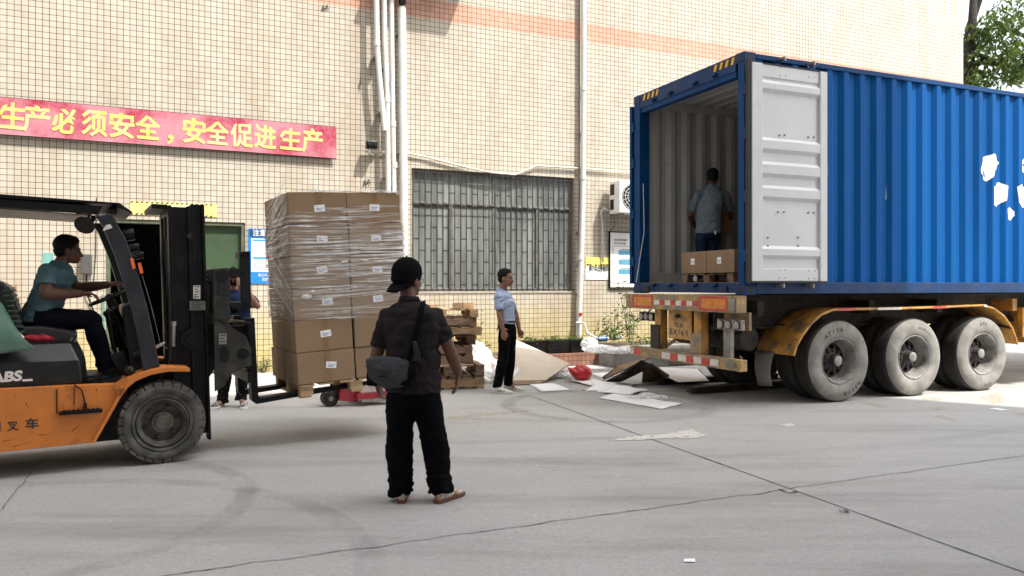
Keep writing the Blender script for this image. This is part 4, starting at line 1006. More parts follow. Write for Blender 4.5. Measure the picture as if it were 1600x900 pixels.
# front wheels
R = .345
def fwheel(y, flip):
    w_ = bpy.data.objects.new('front_wheel', None); COL.objects.link(w_); w_.parent = fk
    x, z = 0.0, R
    w_.location = (FK.px(255,661,0)[0], y, R); w_.rotation_euler = (0, 0, PI if flip else 0)
    q = MB(); q.lathe([(.205,.05),(.212,.02),(.235,.010),(.24,.022),(.25,.012),(.285,.0),(.30,.004),(.305,.022),(.318,.024)], 48, caps=False)
    q.lathe([(.318,.024),(.322,.03),(.322,.20),(.30,.235),(.205,.22)], 48, caps=False)
    n = 28
    for i in range(n):
        a0 = 2*PI*(i+.08)/n; a1 = 2*PI*(i+.92)/n; vs_ = []
        for y_ in (.012, .11):
            for r, a in ((.300, a0), (.300, a1), (R if y_ > .02 else R-.008, a1), (R if y_ > .02 else R-.008, a0)):
                vs_.append((r*math.cos(a), y_, r*math.sin(a)))
        q.add(vs_, [(0,1,2,3),(7,6,5,4),(0,4,5,1),(1,5,6,2),(2,6,7,3),(3,7,4,0)])
        a0 += PI/n; a1 += PI/n; vs_ = []
        for y_ in (.125, .225):
            for r, a in ((.300, a0), (.300, a1), (R, a1), (R, a0)): vs_.append((r*math.cos(a), y_, r*math.sin(a)))
        q.add(vs_, [(0,1,2,3),(7,6,5,4),(0,4,5,1),(1,5,6,2),(2,6,7,3),(3,7,4,0)])
    q.obj('tyre', K['forktyre'], w_, smooth='auto')
    q = MB(); q.lathe([(.208,.05),(.203,.016),(.195,.012),(.188,.03),(.178,.035),(.172,.055),(.165,.06),(.160,.10),(.10,.105)], 40, caps=False); q.obj('rim', K['forktyre'], w_, smooth='auto')
    q = MB(); q.lathe([(.15,.102),(.09,.098),(.088,.05),(.082,.044),(.06,.042),(.055,.03),(.01,.026),(.001,.026)], 30, caps=False)
    for i in range(14): a = 2*PI*i/14; q.ring([((.075*math.cos(a),.044,.075*math.sin(a)),(.006,0,0),(0,0,.006)),((.075*math.cos(a),.036,.075*math.sin(a)),(.006,0,0),(0,0,.006))], True, 6)
    q.obj('hub', mat('greasy_hub', (.07,.062,.052), .5, var=.4, scale=12, dirt=(.16,.13,.10), dfac=(.5,.7)), w_, smooth='auto')
    for i in range(6):
        a = 2*PI*(i+.2)/6; MB().ring([((.128*math.cos(a),y_,.128*math.sin(a)),(r,0,0),(0,0,r)) for y_, r in ((.103,.018),(.085,.018),(.08,.012),(.07,.010))], True, 8).obj('wheel_nut', K['forktyre'], w_, smooth='auto')
fwheel(.0, 0); fwheel(FW, 1)
for y in (.12, FW-.37):
    q = MB(); q.ring([((-1.62, yy, .27), (r,0,0), (0,0,r)) for yy, r in ((y,.2),(y+.02,.27),(y+.22,.27),(y+.24,.2))], True, 30); q.obj('rear_wheel', K['forktyre'], fk, smooth='auto')
# overhead guard: roof sheet, side rails, pillars
rt = F([(-40,300),(0,303),(100,310),(187,317)], .05)
zr = [p[1] for p in rt]; xr = [p[0] for p in rt]
x_b = -1.95
q = MB(); s_ = (zr[3]-zr[1])/(xr[3]-xr[1]); zr0 = zr[1]+s_*(x_b-xr[1])
q.prism([(x_b, zr0), (xr[1], zr[1]), (xr[3], zr[3]), (xr[3]+.02, zr[3]-.015), (xr[1], zr[1]-.03), (x_b, zr0-.03)], .05, FW-.05)
x5, z5 = FK.px(207,331,.05)
q.prism([(xr[3], zr[3]), (x5, z5), (x5-.005, z5-.012), (xr[3]-.03, zr[3]-.03)], .05, FW-.05)
ro = q.obj('roof', K['mast'], fk, bevel=.004)
MB().prism([(x_b+.05, zr0-.101), (xr[3]-.20, zr[3]-.101), (xr[3]-.20, zr[3]-.106), (x_b+.05, zr0-.106)], .131, FW-.131).obj('added_dark_underside', K['black'], ro)  # added black panel, stands in for shade under the roof
q = MB()
for y in (.08, FW-.13): q.prism([(x_b+.03, zr0-.031), (xr[3]-.12, zr[3]-.032), (xr[3]-.16, zr[3]-.10), (x_b+.03, zr0-.10)], y, y+.05)
for i in range(7): x = x_b+.12+i*.24; zz = zr0+s_*(x-x_b); q.box(x, x+.05, .131, FW-.131, zz-.09, zz-.045)
q.obj('guard_frame', K['black'], ro, bevel=.004)
fpil = [(150,338),(178,342),(200,380),(222,440),(250,583),(222,586),(205,500),(188,440),(166,385)]
for c0, c1 in ((.09, .16), (FW-.16, FW-.09)):
    q = MB(); q.prism(F([(148,336),(176,336),(196,372),(214,420),(233,490),(252,583),(225,585),(213,520),(199,460),(180,400),(160,352)], .09), c0, c1); q.obj('front_pillar', mat('navy_black_paint', (.018,.020,.028), .4, var=.3, dirt=(.06,.06,.06), dfac=(.58,.8)), fk, bevel=.008)
    q = MB(); q.prism([(x_b+.2, zr0-.1), (x_b+.28, zr0-.1), (x_b+.2, 1.0), (x_b+.1, 1.0)], c0, c1); q.obj('rear_pillar', K['black'], fk)
for (u, v) in ((207,412),(219,419)):
    a = F([(u-4,v-8),(u+1,v-9),(u+5,v+7),(u,v+9)], .085); MB().prism(a, .075, .0885).obj('amber_reflector', mat('amber', (.75,.14,.03), .4), fk)
q = MB(); a = F([(165,352),(172,350),(176,356),(160,361)], .085); q.prism(a, .078, .0885); q.obj('pale_sticker', K['retwhite'], fk)
q = MB(); q.tube([(x,.06,z) for x, z in F([(222,430),(234,470),(244,510),(250,535),(262,545)], .06)], .0022, 5); q.obj('wire', K['steel'], fk)
# working lights and horn tucked behind the pillar
q = MB()
for u, v, r in ((199,370,.05),(207,390,.035),(214,402,.03)): x, z = FK.px(u, v, .5); q.tube([(x-.05,.45,z),(x+.05,.45,z+.02)], r, 10); q.tube([(x,.45,z),(x-.06,.2,z+.03)], .008, 5)
q.obj('work_lamp', K['black'], fk, smooth='auto')
mi = MB(); x, z = FK.px(132,352,.12); mi.ring([((x-.0,.10,z),(.072,0,-.03),(.02,0,.062)),((x,.135,z),(.072,0,-.03),(.02,0,.062)),((x,.15,z),(.05,0,0),(0,0,.03))], True, 20); mi.tube([(x,.13,z),(x+.05,.13,z+.12)], .01, 6); mi.obj('mirror', K['black'], fk, smooth='auto', bevel=.004)
q = MB(); q.tube([(x+.06+.04*math.cos(t), .1, z+.1+.05*math.sin(t)) for t in [k*PI/6 for k in range(12)]], .004, 5, closed=True); q.obj('wire_loop', K['black'], fk)
# dashboard, column, steering wheel, levers
q = MB(); q.prism(F([(192,478),(222,470),(250,583),(205,590)], .3), .30, .90)
q.prism(F([(170,556),(196,548),(210,590),(188,590)], .3), .35, .85); dsh = q.obj('dashboard', K['black'], fk, bevel=.015)
q = MB(); x0, z0 = FK.px(172,464,.6); x1, z1 = FK.px(205,560,.6); q.tube([(x0,.6,z0-.02),(x1,.6,z1)], [.035,.055], 12); q.obj('steering_column', K['black'], dsh, smooth='auto')
t0 = Vector((x0-.0, .6, z0)); ax = Vector((.82,0,.36)).normalized(); q = MB(); by = Vector((0,1,0))
q.tube([t0+(ax*math.cos(t)+by*math.sin(t))*.17 for t in [k*PI/12 for k in range(24)]], .015, 8, closed=True)
for a in (0, 2.1, 4.2): q.tube([t0, t0+(ax*math.cos(a)+by*math.sin(a))*.17], .012, 6)
q.ell(t0, (.04,.04,.03)); q.obj('steering_wheel', K['black'], dsh, smooth='auto')
q = MB()
for u, v, u2, v2, c in ((170,487,186,585,.42),(176,484,190,560,.48),(166,490,180,560,.78)): a = FK.px(u,v,c); b_ = FK.px(u2,v2,c); q.tube([(a[0],c,a[1]),(b_[0],c,b_[1])], [.016,.012], 8); q.ell((a[0],c,a[1]), (.028,.022,.028))
q.obj('lever', K['black'], dsh, smooth='auto')
# seat, woven cover, tarp, red cloth
q = MB(); c0, c1 = .33, .87
a = F([(28,512),(60,508),(108,515),(122,520),(120,530),(96,538),(52,532),(36,526)], .36); q.prism(a, c0, c1); se = q.obj('seat', mat('black_vinyl', (.016,.016,.017), .3, var=.2), fk, bevel=.025)
a = F([(-30,430),(-4,438),(12,444),(24,470),(34,500),(36,512),(16,520),(-10,500)], .36); q = MB().prism(a, c0, c1); bk = q.obj('backrest', K['plastic'], fk, bevel=.03)
q = MB()
for i in range(9):
    p = FK.px(17+i*2.3, 454+i*8, .36); 
    q.box(p[0]-.06, p[0]+.015, c0-.01, c1+.01, p[1]-.010, p[1]+.008)
q.obj('bead_cover', mat('woven_green_beads', (.035,.07,.05), .5, var=.5, scale=30), bk, bevel=.005)
q = MB(); a = [(FK.px(42+8*i, 528+(i%3), .30)) for i in range(6)]
q.limb([(x,.31+.01*(i%2),z) for i, (x,z) in enumerate(a)], [.02,.034,.03,.032,.026,.014], 10); q.obj('red_cloth', mat('crumpled_red_cloth', (.38,.015,.03), .9, var=.4, scale=20, bump=.8, bscale=40), fk, smooth=True)
x, z = FK.px(103,535,.34); MB().tube([(x-.02,.33,z-.01),(x+.02,.33,z),(x+.05,.33,z+.04)], .008, 6).obj('seat_latch', K['steel'], fk)
tpx = [[(-70,440),(-20,455),(2,474),(4,480)],[(-70,470),(-25,482),(8,492),(14,498)],[(-70,500),(-25,512),(18,512),(26,518)],[(-70,530),(-25,535),(28,530),(42,536)],[(-70,560),(-20,556),(30,548),(62,545)]]
vs_ = []
for j, row in enumerate(tpx):
    for i, (u, v) in enumerate(row):
        c = .10+.02*math.sin(i*2+j*1.3)+(.16 if j == 0 else .10 if j == 1 else .04 if j == 2 else 0); x, z = FK.px(u, v, c); vs_.append((x, c, z))
tm = MB().add(vs_, [(4*j+i, 4*j+i+1, 4*j+i+5, 4*j+i+4) for j in range(4) for i in range(3)])
def tarp_mat():
    return mat('faded_green_tarp', (.06,.13,.095), .6, var=.3, scale=4, bump=.5, bscale=9, dirt=(.14,.20,.17), dfac=(.5,.75))
to = tm.obj('tarp', tarp_mat(), fk, smooth=True); s_ = to.modifiers.new('s','SUBSURF'); s_.levels = 2; s_.render_levels = 2; s2 = to.modifiers.new('t','SOLIDIFY'); s2.thickness = .012
# ---------------- mast
MT = .028
def lean(x, z): return x - (z-.2)*MT
def up(x0, x1, z0, z1, y0, y1, q): q.prism([(lean(x0,z0),z0),(lean(x1,z0),z0),(lean(x1,z1),z1),(lean(x0,z1),z1)], y0, y1)
mx0, _ = FK.px(274,640,.20); mx1, _ = FK.px(331,640,.20); mzt = FK.px(300,318,.20)[1]; mzb = FK.px(331,688,.2)[1]
mxm = mx0+(mx1-mx0)*.52
for y0 in (.26, FW-.26-.08):
    q = MB(); up(mx0+.03, mxm, mzb+.02, mzt-.03, y0, y0+.08, q); up(mx0, mx0+.03, mzb, mzt-.02, y0-.02, y0+.1, q); up(mxm, mxm+.03, mzb, mzt-.02, y0-.02, y0+.1, q)
    q.obj('outer_mast', K['mast'], fk, bevel=.004)
    q = MB(); up(mxm+.035, mx1-.025, mzb+.06, mzt, y0+.0, y0+.08, q); up(mx1-.025, mx1, mzb+.0, mzt, y0-.02, y0+.1, q); up(mxm+.031,mxm+.05, mzb+.1,mzt,y0-.012,y0+.09,q)
    q.obj('inner_mast', K['mast'], fk, bevel=.004)
for a in ((mx0+.0, mx1-.03, mzt-.10, mzt-.022, .39, FW-.39), (mx0-.13, mx0-.002, mzt-.055, mzt-.015, .24, FW-.24), (mx0, mx0+.06, 1.05, 1.2, .38, FW-.38), (mx0, mx0+.05, .35, .55, .38, FW-.38), (mxm,mx1-.03,mzb+.08,mzb+.3,.39,FW-.39)):
    q = MB(); up(*a, q); q.obj('mast_crossbar', K['mast'], fk, bevel=.006)
q = MB()
for y in (.42, FW-.42): q.tube([(lean(mx0+.05,.3),y,.3),(lean(mx0+.05,mzt-.1),y,mzt-.1)], .035, 12); q.tube([(lean(mx0+.05,mzt-.6),y,mzt-.6),(lean(mx0+.05,mzt-.55),y,mzt-.55)], .045, 12)
q.obj('lift_cylinder', K['black'], fk, smooth='auto')
q = MB()
for y in (.52, .64): up(mx1-.10, mx1-.08, .5, mzt-.1, y, y+.03, q)
q.obj('lift_chain', K['mast'], fk)
q = MB()
for k, (dx_, y) in enumerate(((-.02,.22),(-.045,.25),(-.035,.3))):
    q.tube([(lean(mx0+dx_,z)+.008*math.sin(z*6+k), y, z) for z in (mzt-.3, 1.7, 1.4, 1.1, .85)]+[(mx0-.12,y,.7),(mx0-.3,y+.1,.62)], .014, 8)
q.obj('hydraulic_hose', K['black'], fk, smooth='auto')
q = MB(); a = FK.px(238,545,.3); b_ = FK.px(282,527,.3); q.tube([(a[0]-.15,.3,a[1]-.06),(a[0],.3,a[1])], .045, 12); tc_ = q.obj('tilt_cylinder', K['black'], fk, smooth='auto')
MB().tube([(a[0],.3,a[1]),(b_[0],.3,b_[1])], .018, 10).obj('chrome_rod', mat('chrome', (.6,.6,.58), .18, metal=1), tc_, smooth='auto')
x, z = FK.px(300,530,.22); q = MB(); q.tube([(x-.0,.20,z),(x,.34,z)], .095, 20); q.tube([(x,.185,z),(x,.2,z)], .05, 14); q.obj('mast_pivot', K['mast'], fk, smooth='auto')
q = MB(); a = FK.px(270,520,.25); q.tube([(a[0],.25,a[1]-.12),(a[0],.25,a[1]+.06)], .022, 10); q.tube([(a[0],.25,a[1]+.06),(a[0],.25,a[1]+.1)], .03, 10); q.obj('hose_fitting', K['steel'], fk, smooth='auto')
def sticker(u0, v0, u1, v1, c, nm, m, lines=3):
    x0, z0 = FK.px(u0, v1, c); x1, z1 = FK.px(u1, v0, c); o = MB().box(x0, x1, c-.003, c-.0005, z0, z1).obj(nm, m, fk)
    q = MB(); 
    for i in range(lines):
        z = z0+(z1-z0)*(i+.6)/(lines+.3); q.box(x0+(x1-x0)*.15, x1-(x1-x0)*(.15+.2*(i%2)), c-.0045, c-.0035, z, z+(z1-z0)*.3/lines)
    q.obj('printed_line', K['ink'], o); return o
sticker(302,446,313,467,.238,'warning_sticker',K['retwhite'],5); sticker(296,470,321,485,.238,'rating_plate',mat('plate_grey',(.12,.12,.11),.4),4)
q = MB(); x, z = FK.px(303,369,.236)
q.tube([(x-.062,.236,z),(x,.236,z+.042),(x+.062,.236,z),(x,.236,z-.042)], .004, 4, closed=True); q.tube([(x-.035,.236,z),(x,.236,z+.024),(x+.035,.236,z),(x,.236,z-.024)], .003, 4, closed=True); q.obj('cast_emblem', K['steel'], fk)
# ---------------- carriage, load rest, forks (tilted with the load)
TL = math.radians(3.2)
for y0 in (.18, FW-.20):
    q = MB(); q.prism(F([(333,420),(356,418),(360,440),(360,498),(352,510),(334,500)], .18), y0, y0+.05)
    q.prism(F([(334,496),(352,500),(362,512),(384,524),(393,548),(393,572),(378,576),(362,584),(350,604),(336,612)], .18), y0, y0+.03)
    if y0 < .3: K['dull'] = mat('dull_grey_steel', (.03,.028,.025), .5, metal=.3, var=.3, dirt=(.075,.07,.058), dfac=(.5,.7), dscale=5)
    o = q.obj('carriage_plate', K['dull'], fk, bevel=.005)
    if y0 < .3: ca = o
q = MB(); x, z = FK.px(351,554,.178); q.ring([((x,.177,z),(.042,0,0),(0,0,.075)),((x,.1795,z),(.042,0,0),(0,0,.075))], True, 16); q.obj('slot', K['black'], ca)
q = MB(); x, z = FK.px(347,431,.178); q.tube([(x,.165,z),(x,.18,z)], .05, 18); q.obj('roller', K['black'], ca, smooth='auto'); q = MB(); x, z = FK.px(380,553,.178); q.tube([(x,.165,z),(x,.18,z)], .05, 18); q.tube([(x,.16,z),(x,.165,z)], .02, 10); q.obj('roller', K['black'], ca, smooth='auto')
sticker(341,440,353,462,.179,'warning_sticker',K['plastic'],4); sticker(342,521,354,538,.179,'warning_sticker',K['steel'],3)
bx0, _ = FK.px(333,500,.18); bx1, _ = FK.px(392,560,.18)
q = MB(); zlo = FK.px(385,600,.2)[1]; zhi = FK.px(380,500,.2)[1]
for za, zc in ((zlo+.02, zlo+.12), (zhi-.12, zhi-.02)): q.box(bx1-.04, bx1+.0, .10, FW-.10, za, zc)
q.box(bx0+.02, bx1-.04, .24, .30, zlo+.2, zhi-.05); q.box(bx0+.02, bx1-.04, FW-.30, FW-.24, zlo+.2, zhi-.05); q.obj('carriage_bar', K['mast'], fk, bevel=.005)
q = MB()   # load backrest
lt = FK.px(384,393,.2)[1]
for y in (.16,): 
    q.prism(F([(374,395),(391,392),(393,482),(378,486)], .16), y, y+.035)
q.box(FK.px(358,424,.2)[0], FK.px(380,424,.2)[0], .16, .40, FK.px(370,430,.2)[1], FK.px(370,420,.2)[1]); q.box(FK.px(362,476,.2)[0], FK.px(384,476,.2)[0], .16, .40, FK.px(370,482,.2)[1], FK.px(370,472,.2)[1])
q.box(FK.px(374,476,.2)[0], FK.px(388,476,.2)[0], .16, .40, lt-.06, lt)
q.obj('load_backrest', K['black'], fk, bevel=.004)
q = MB()
for k in range(3): 
    p = [FK.px(u, v, .3) for u, v in ((322,430+8*k),(330,440),(330,470+10*k),(338,490),(350,478),(362,480+4*k),(372,488))]; q.tube([(x,.25+.05*k,z) for x, z in p], .013, 7)
q.obj('carriage_hose', K['black'], fk, smooth='auto')
LX, LZ = FK.px(466,603,.08)   # lower front corner of the load
for y0 in (.20, FW-.34):
    sh = F([(386,497),(398,497),(404,588),(392,590)], .2)
    xh = sh[2][0]; zf = LZ-.105
    q = MB(); q.prism([sh[0], sh[1], (xh, zf+.02), (xh+.02, zf), (xh+1.15, zf+.02+1.15*math.tan(TL)-.0), (xh+1.15, zf+1.15*math.tan(TL)), (xh-.02, zf-.052), (xh-.055, zf-.02)], y0, y0+.14)
    q.obj('fork', K['mast'], fk, bevel=.004)
# ================================================================ load of cartons on the forks
BL, BWd, BH = .555, .485, .298
LY = .08
Rt = Matrix.Translation((LX, LY, LZ)) @ Matrix.Rotation(-TL, 4, 'Y')    # load frame within the forklift frame
FKM = Matrix.Translation((FK.X, FK.Y, 0)) @ Matrix.Rotation(FK.a, 4, 'Z')
LM = FKM @ Rt
def place(o, M): o.matrix_world = M; o.location, o.rotation_euler = M.to_translation(), M.to_euler(); return o
def carton(name, label, group, lx, ly, lh, tapeside=True, prn=True):
    t = tag(bpy.data.objects.new(name, None), label, 'carton', group); COL.objects.link(t)
    q = MB(); e = .004; q.box(e, lx-e, e, ly-e, .002, lh-.002); b = q.obj('box_body', K['card'], t, bevel=.006)
    q = MB()                                                             # flap seam, tape over top and down both long faces
    q.box(e+.003, lx-e-.003, ly/2-.0015, ly/2+.0015, lh-.0025, lh-.0012); q.obj('flap_seam', K['ink'], t)
    if tapeside:
        q = MB(); c = lx*.52; q.box(c-.028, c+.028, e-.0015, e-.0003, .004, lh*.27); q.box(c-.028, c+.028, e-.0015, e-.0003, lh*.70, lh-.003); q.box(c-.026,c+.026,e-.0012,e-.0002,lh*.27,lh*.70)
        q.box(e+.002, lx-e-.002, ly/2-.03, ly/2+.03, lh-.0012, lh-.0004)
        q.box(c-.028, c+.028, ly-e+.0003, ly-e+.0015, .004, lh*.27); q.obj('packing_tape', K['tape'], t)
    return t
def boxlabel(t, x, z, rot=0, y=.0, blue=True, w=.10, h=.062):
    o = MB().box(-w/2, w/2, -.0012, 0, -h/2, h/2).obj('paper_label', K['paper'], t); o.location = (x, y, z); o.rotation_euler = (0, rot, 0)
    q = MB()
    for i, (a, c) in enumerate(((-.035,.035),(-.03,.015))): q.box(a, c, -.0022, -.0014, -.004-.014*i, .002-.014*i)
    q.box(-.035, -.01, -.0022, -.0014, .014, .017); l = q.obj('printed_line', K['blueink'] if blue else K['ink'], t); l.location = (x, y, z); l.rotation_euler = (0, rot, 0)
names = ['bottom','second','third','fourth','fifth','top']
rnd = random.Random(5)
lab_uv = {}
for L_ in range(6):
    for ci in range(2):
        for di in range(2):
            wch = ('front column beside the mast','front column beside the capped man','rear column beside the mast','rear column away from the mast')[ci+2*di]
            t = carton('carton', f'carton in the {names[L_]} layer on the forks, {wch}', 'cartons stacked on the raised pallet', BL, BWd, BH)
            jx, jy = rnd.uniform(-.006,.006), rnd.uniform(-.005,.005)
            place(t, LM @ Matrix.Translation((ci*(BL+.004)+jx, di*(BWd+.003)+jy+.006, L_*(BH+.001))) @ Matrix.Rotation(rnd.uniform(-.008,.008), 4, 'Z'))
            if di == 0:
                boxlabel(t, BL*(.55 if ci == 0 else .52)+rnd.uniform(-.02,.02), BH*(.5+rnd.uniform(-.02,.06)), rnd.uniform(-.12,.12), .0035)
            if ci == 0 and di in (0,1):     # faint printing on the left face
                q = MB()
                for i in range(4): q.box(-.0005+.0035-.001, .0033, BWd*.35, BWd*(.5+.1*(i%2)), BH*.7-i*.03, BH*.7-i*.03+.006)
                q.obj('carton_printing', mat('faint_print', (.22,.14,.08), .8) if 'fp' not in K else K['fp'], t)
# pallet under the load
def pallet(label, group, W_, D_, H_, m, M, n_top=6, n_bot=3, seed=0, blocks=False):
    r = random.Random(seed)
    t = tag(bpy.data.objects.new('pallet', None), label, 'pallet', group); COL.objects.link(t)
    th = H_*.15
    bw = W_/(n_top*1.35)
    for i in range(n_top):
        x = (W_-bw)*i/(n_top-1); q = MB(); d = r.uniform(-.012,.012)
        q.box(x, x+bw, d, D_+d, H_-th, H_-.001-r.uniform(0,.003)); q.obj('deck_board', m, t)
    for j in range(3):
        y = (D_-.09)*j/2
        if blocks:
            for i in range(3): x = (W_-.12)*i/2; MB().box(x, x+.12, y, y+.09, th+.0005, H_-th-.0005).obj('block', m, t)
        else: MB().box(0, W_, y, y+.07, th+.0005, H_-th-.0005).obj('stringer', m, t)
    for j in range(n_bot):
        x = (W_-.10)*j/(n_bot-1); MB().box(x, x+.10, 0, D_, 0, th).obj('bottom_board', m, t)
    place(t, M); return t
pallet('light wooden pallet carried on the forks beneath the wrapped cartons', 'wooden pallets', 1.08, .96, .12, K['wood'], LM @ Matrix.Translation((.02, .01, -.121)), blocks=True, seed=1)
# stretch film round the four upper layers
fo = tag(bpy.data.objects.new('stretch_film', None), 'clear stretch film wound round the upper cartons of the fork load', 'plastic film'); COL.objects.link(fo); place(fo, LM)
WX, WY = 2*BL+.004, 2*BWd+.012
def shell(z0, z1, e, ph):
    q = MB(); n = 12; cor = [(-e,-e),(WX+e,-e),(WX+e,WY+e),(-e,WY+e)]; vs_ = []
    pts = []
    for k in range(4):
        a, b = cor[k], cor[(k+1)%4]
        for i in range(n): t = i/n; pts.append((a[0]+(b[0]-a[0])*t, a[1]+(b[1]-a[1])*t))
    m_ = len(pts)
    rows = 10
    for r in range(rows+1):
        for i, (x, y) in enumerate(pts):
            z = z0+(z1-z0)*r/rows+.02*math.sin(i*.6+ph+r)
            vs_.append((x, y-.003*math.sin(i*1.7+r), z))
    q.add(vs_, [(r*m_+i, r*m_+(i+1)%m_, (r+1)*m_+(i+1)%m_, (r+1)*m_+i) for r in range(rows) for i in range(m_)]); return q
L1 = BH+.001
shell(1.95*L1, 5.35*L1, .007, 0).obj('film_layer', K['film'], fo, smooth=True)
shell(2.05*L1, 4.98*L1, .012, 2).obj('film_layer', filmmat('stretch_film_slanting', .9, (2.0,2.0,60), lo=.54, hi=.64), fo, smooth=True)
r = random.Random(11); q = MB()
def flat_strand(p0, p1, w_, nrm, bow=.0):
    p0, p1 = Vector(p0), Vector(p1); d = (p1-p0).normalized(); s_ = d.cross(Vector(nrm)).normalized(); n = 6; vs_ = []
    for i in range(n+1):
        t = i/n; c = p0.lerp(p1, t)+Vector((0,0,-bow*4*t*(1-t))); ww = w_*(.4+.6*math.sin(PI*min(max(t,.08),.92)))
        vs_ += [c-s_*ww, c+s_*ww]
    q.add(vs_, [(2*i,2*i+1,2*i+3,2*i+2) for i in range(n)])
for i in range(62):      # horizontal pulls across the front
    z = r.uniform(1.98, 5.55)*L1; x0 = r.uniform(-.0, .7); x1 = min(WX, x0+r.uniform(.2, .8)); dz = r.uniform(-.02,.045)
    flat_strand((x0,-.016,z), (x1,-.016,z+dz*(x1-x0)), r.uniform(.0012,.0036), (0,1,0), r.uniform(0,.012))
for i in range(9): flat_strand((0,-.017,z:=r.uniform(2,5.6)*L1), (WX,-.017,z+r.uniform(-.02,.05)), r.uniform(.001,.0025), (0,1,0), .01)
for i in range(30):      # slanting pulls on the left face
    k = r.random(); z0 = 4.6*L1+k*.32; flat_strand((-.016, WY*r.uniform(.45,1), z0-.03), (-.016, 0, z0+.24), r.uniform(.0015,.005), (1,0,0))
for i in range(26):
    z0 = 2.3*L1+r.random()*.35; flat_strand((-.016, WY*r.uniform(.5,1), z0+.34), (-.016, 0, z0-.05), r.uniform(.0012,.0045), (1,0,0))
for i in range(14):
    z0 = 3.6*L1+r.random()*.35; flat_strand((-.017, WY*r.uniform(.2,1), z0-.01), (-.017, 0, z0+.09), r.uniform(.0015,.004), (1,0,0))
q.obj('film_strand', K['strand'], fo)
q = MB()                 # bunched film knots
for (x, z, sx, sz) in ((.12,2.74*L1,.055,.022),(.17,2.9*L1,.03,.012),(.50,3.78*L1,.035,.01),(.70,3.8*L1,.04,.01),(.3,6.0*L1+.0,.12,.008),(.8,6.0*L1,.1,.008),(1.0,6.0*L1,.08,.01)):
    q.ell((x, -.018 if z < 5.9*L1 else .01, z), (sx, .012, sz), n=10, m=7)
q = remesh(q, .005, 2, .008, (40,40,40), 3); q.obj('film_knot', K['filmheap'], fo)
q = MB()
for i in range(16): a = r.uniform(0,WX-.2); q.tube([(a+k*.05, .004+.01*r.random(), 6*L1+.006+.01*r.random()) for k in range(5)], .0015, 4)
for i in range(4): a = r.uniform(.0,.3); q.tube([(WX-.05+.02*k, .0-.01*k, 5.9*L1+.02*r.random()) for k in range(4)], .0015, 4)
q.obj('film_strand', K['strand'], fo)
# ================================================================ red pallet jack
JF = Frame(gpt(515,636).x, gpt(515,636).y, 30)
pj = thing('pallet_jack', 'worn red hand pallet jack standing behind the raised load', 'pallet jack', fr=JF)
for y in (.0, .09): 
    MB().ring([((.02,y+k,.10),(rr_,0,0),(0,0,rr_)) for k, rr_ in ((0,.04),(0,.085),(.01,.1),(.05,.1),(.06,.085),(.06,.04))], True, 24).obj('steer_wheel', K['plastic'], pj, smooth='auto')
MB().tube([(.02,-.005,.10),(.02,.17,.10)], .03, 12).obj('axle', K['steel'], pj)
q = MB(); q.prism([(.09,.08),(.34,.05),(.36,.16),(.30,.24),(.24,.40),(.14,.40),(.12,.2)], -.08, -.05); q.prism([(.09,.08),(.34,.05),(.36,.16),(.30,.24),(.24,.40),(.14,.40),(.12,.2)], .24, .27)
q.prism([(.12,.22),(.26,.22),(.24,.34),(.14,.34)], -.05, .24)
q.obj('jack_frame', K['red'], pj, bevel=.006)
for y in (-.16, .22):
    q = MB(); q.box(.30, 1.2, y, y+.15, .085, .16); q.prism([(1.2,.085),(1.3,.06),(1.3,.11),(1.2,.16)], y, y+.15); q.obj('jack_fork', K['red'], pj, bevel=.006)
    MB().box(.36, 1.15, y-.004, y-.001, .05, .083).obj('fork_edge', K['steel'], pj)
    MB().tube([(1.1,y+.03,.045),(1.1,y+.12,.045)], .04, 12).obj('load_roller', K['plastic'], pj)
MB().box(.35, .72, -.15, .35, .161, .30).obj('cover_plate', mat('faded_pink_metal', (.50,.40,.37), .6, var=.2, dirt=(.4,.08,.08), dfac=(.5,.65)), pj, bevel=.01)
q = MB(); q.tube([(.10,.09,.2),(.02,.09,.5),(-.0,.09,1.15)], .02, 8); q.tube([(-.09,.09,1.3),(-.0,.09,1.15),(.09,.09,1.3)], .014, 8); q.tube([(-.09,.09,1.3),(.09,.09,1.3)], .014, 8); q.tube([(.06,.05,.25),(.06,.05,.45)], .04, 10); q.obj('tow_handle', K['black'], pj)
# ================================================================ pallets stacked by the wall
PF = Frame(gpt(700,611).x-.55, gpt(700,611).y+.05, 12)
PM = Matrix.Translation((PF.X, PF.Y, 0)) @ Matrix.Rotation(PF.a, 4, 'Z')
z = 0; nm = ['lowest','second lowest','third','fourth','fifth','sixth','seventh','topmost']
for i, (dx_, dy, H_, a, m_, W_) in enumerate([(0,0,.17,0,'wood',1.08),(.03,-.02,.17,.02,'woodd',1.05),(-.08,.05,.14,-.05,'woodd',1.0),(-.1,.05,.14,.03,'woodd',1.02),(.0,.1,.14,.06,'woodd',.98),(.03,.08,.13,-.04,'wood',1.02),(-.12,.02,.13,.05,'woodd',1.1),(-.05,.05,.12,.0,'wood',1.05)]):
    M = PM @ Matrix.Translation((dx_, dy, z)) @ Matrix.Rotation(a, 4, 'Z')
    if i == 1: M = M @ Matrix.Translation((0,0,H_)) @ Matrix.Rotation(PI, 4, 'X') @ Matrix.Translation((0,-.95,0))
    pallet(f'{nm[i]} pallet of the wooden stack behind the man in the cap', 'wooden pallets', W_, .95, H_, K[m_], M, seed=i+20, blocks=i in (1,4,7)); z += H_+.002
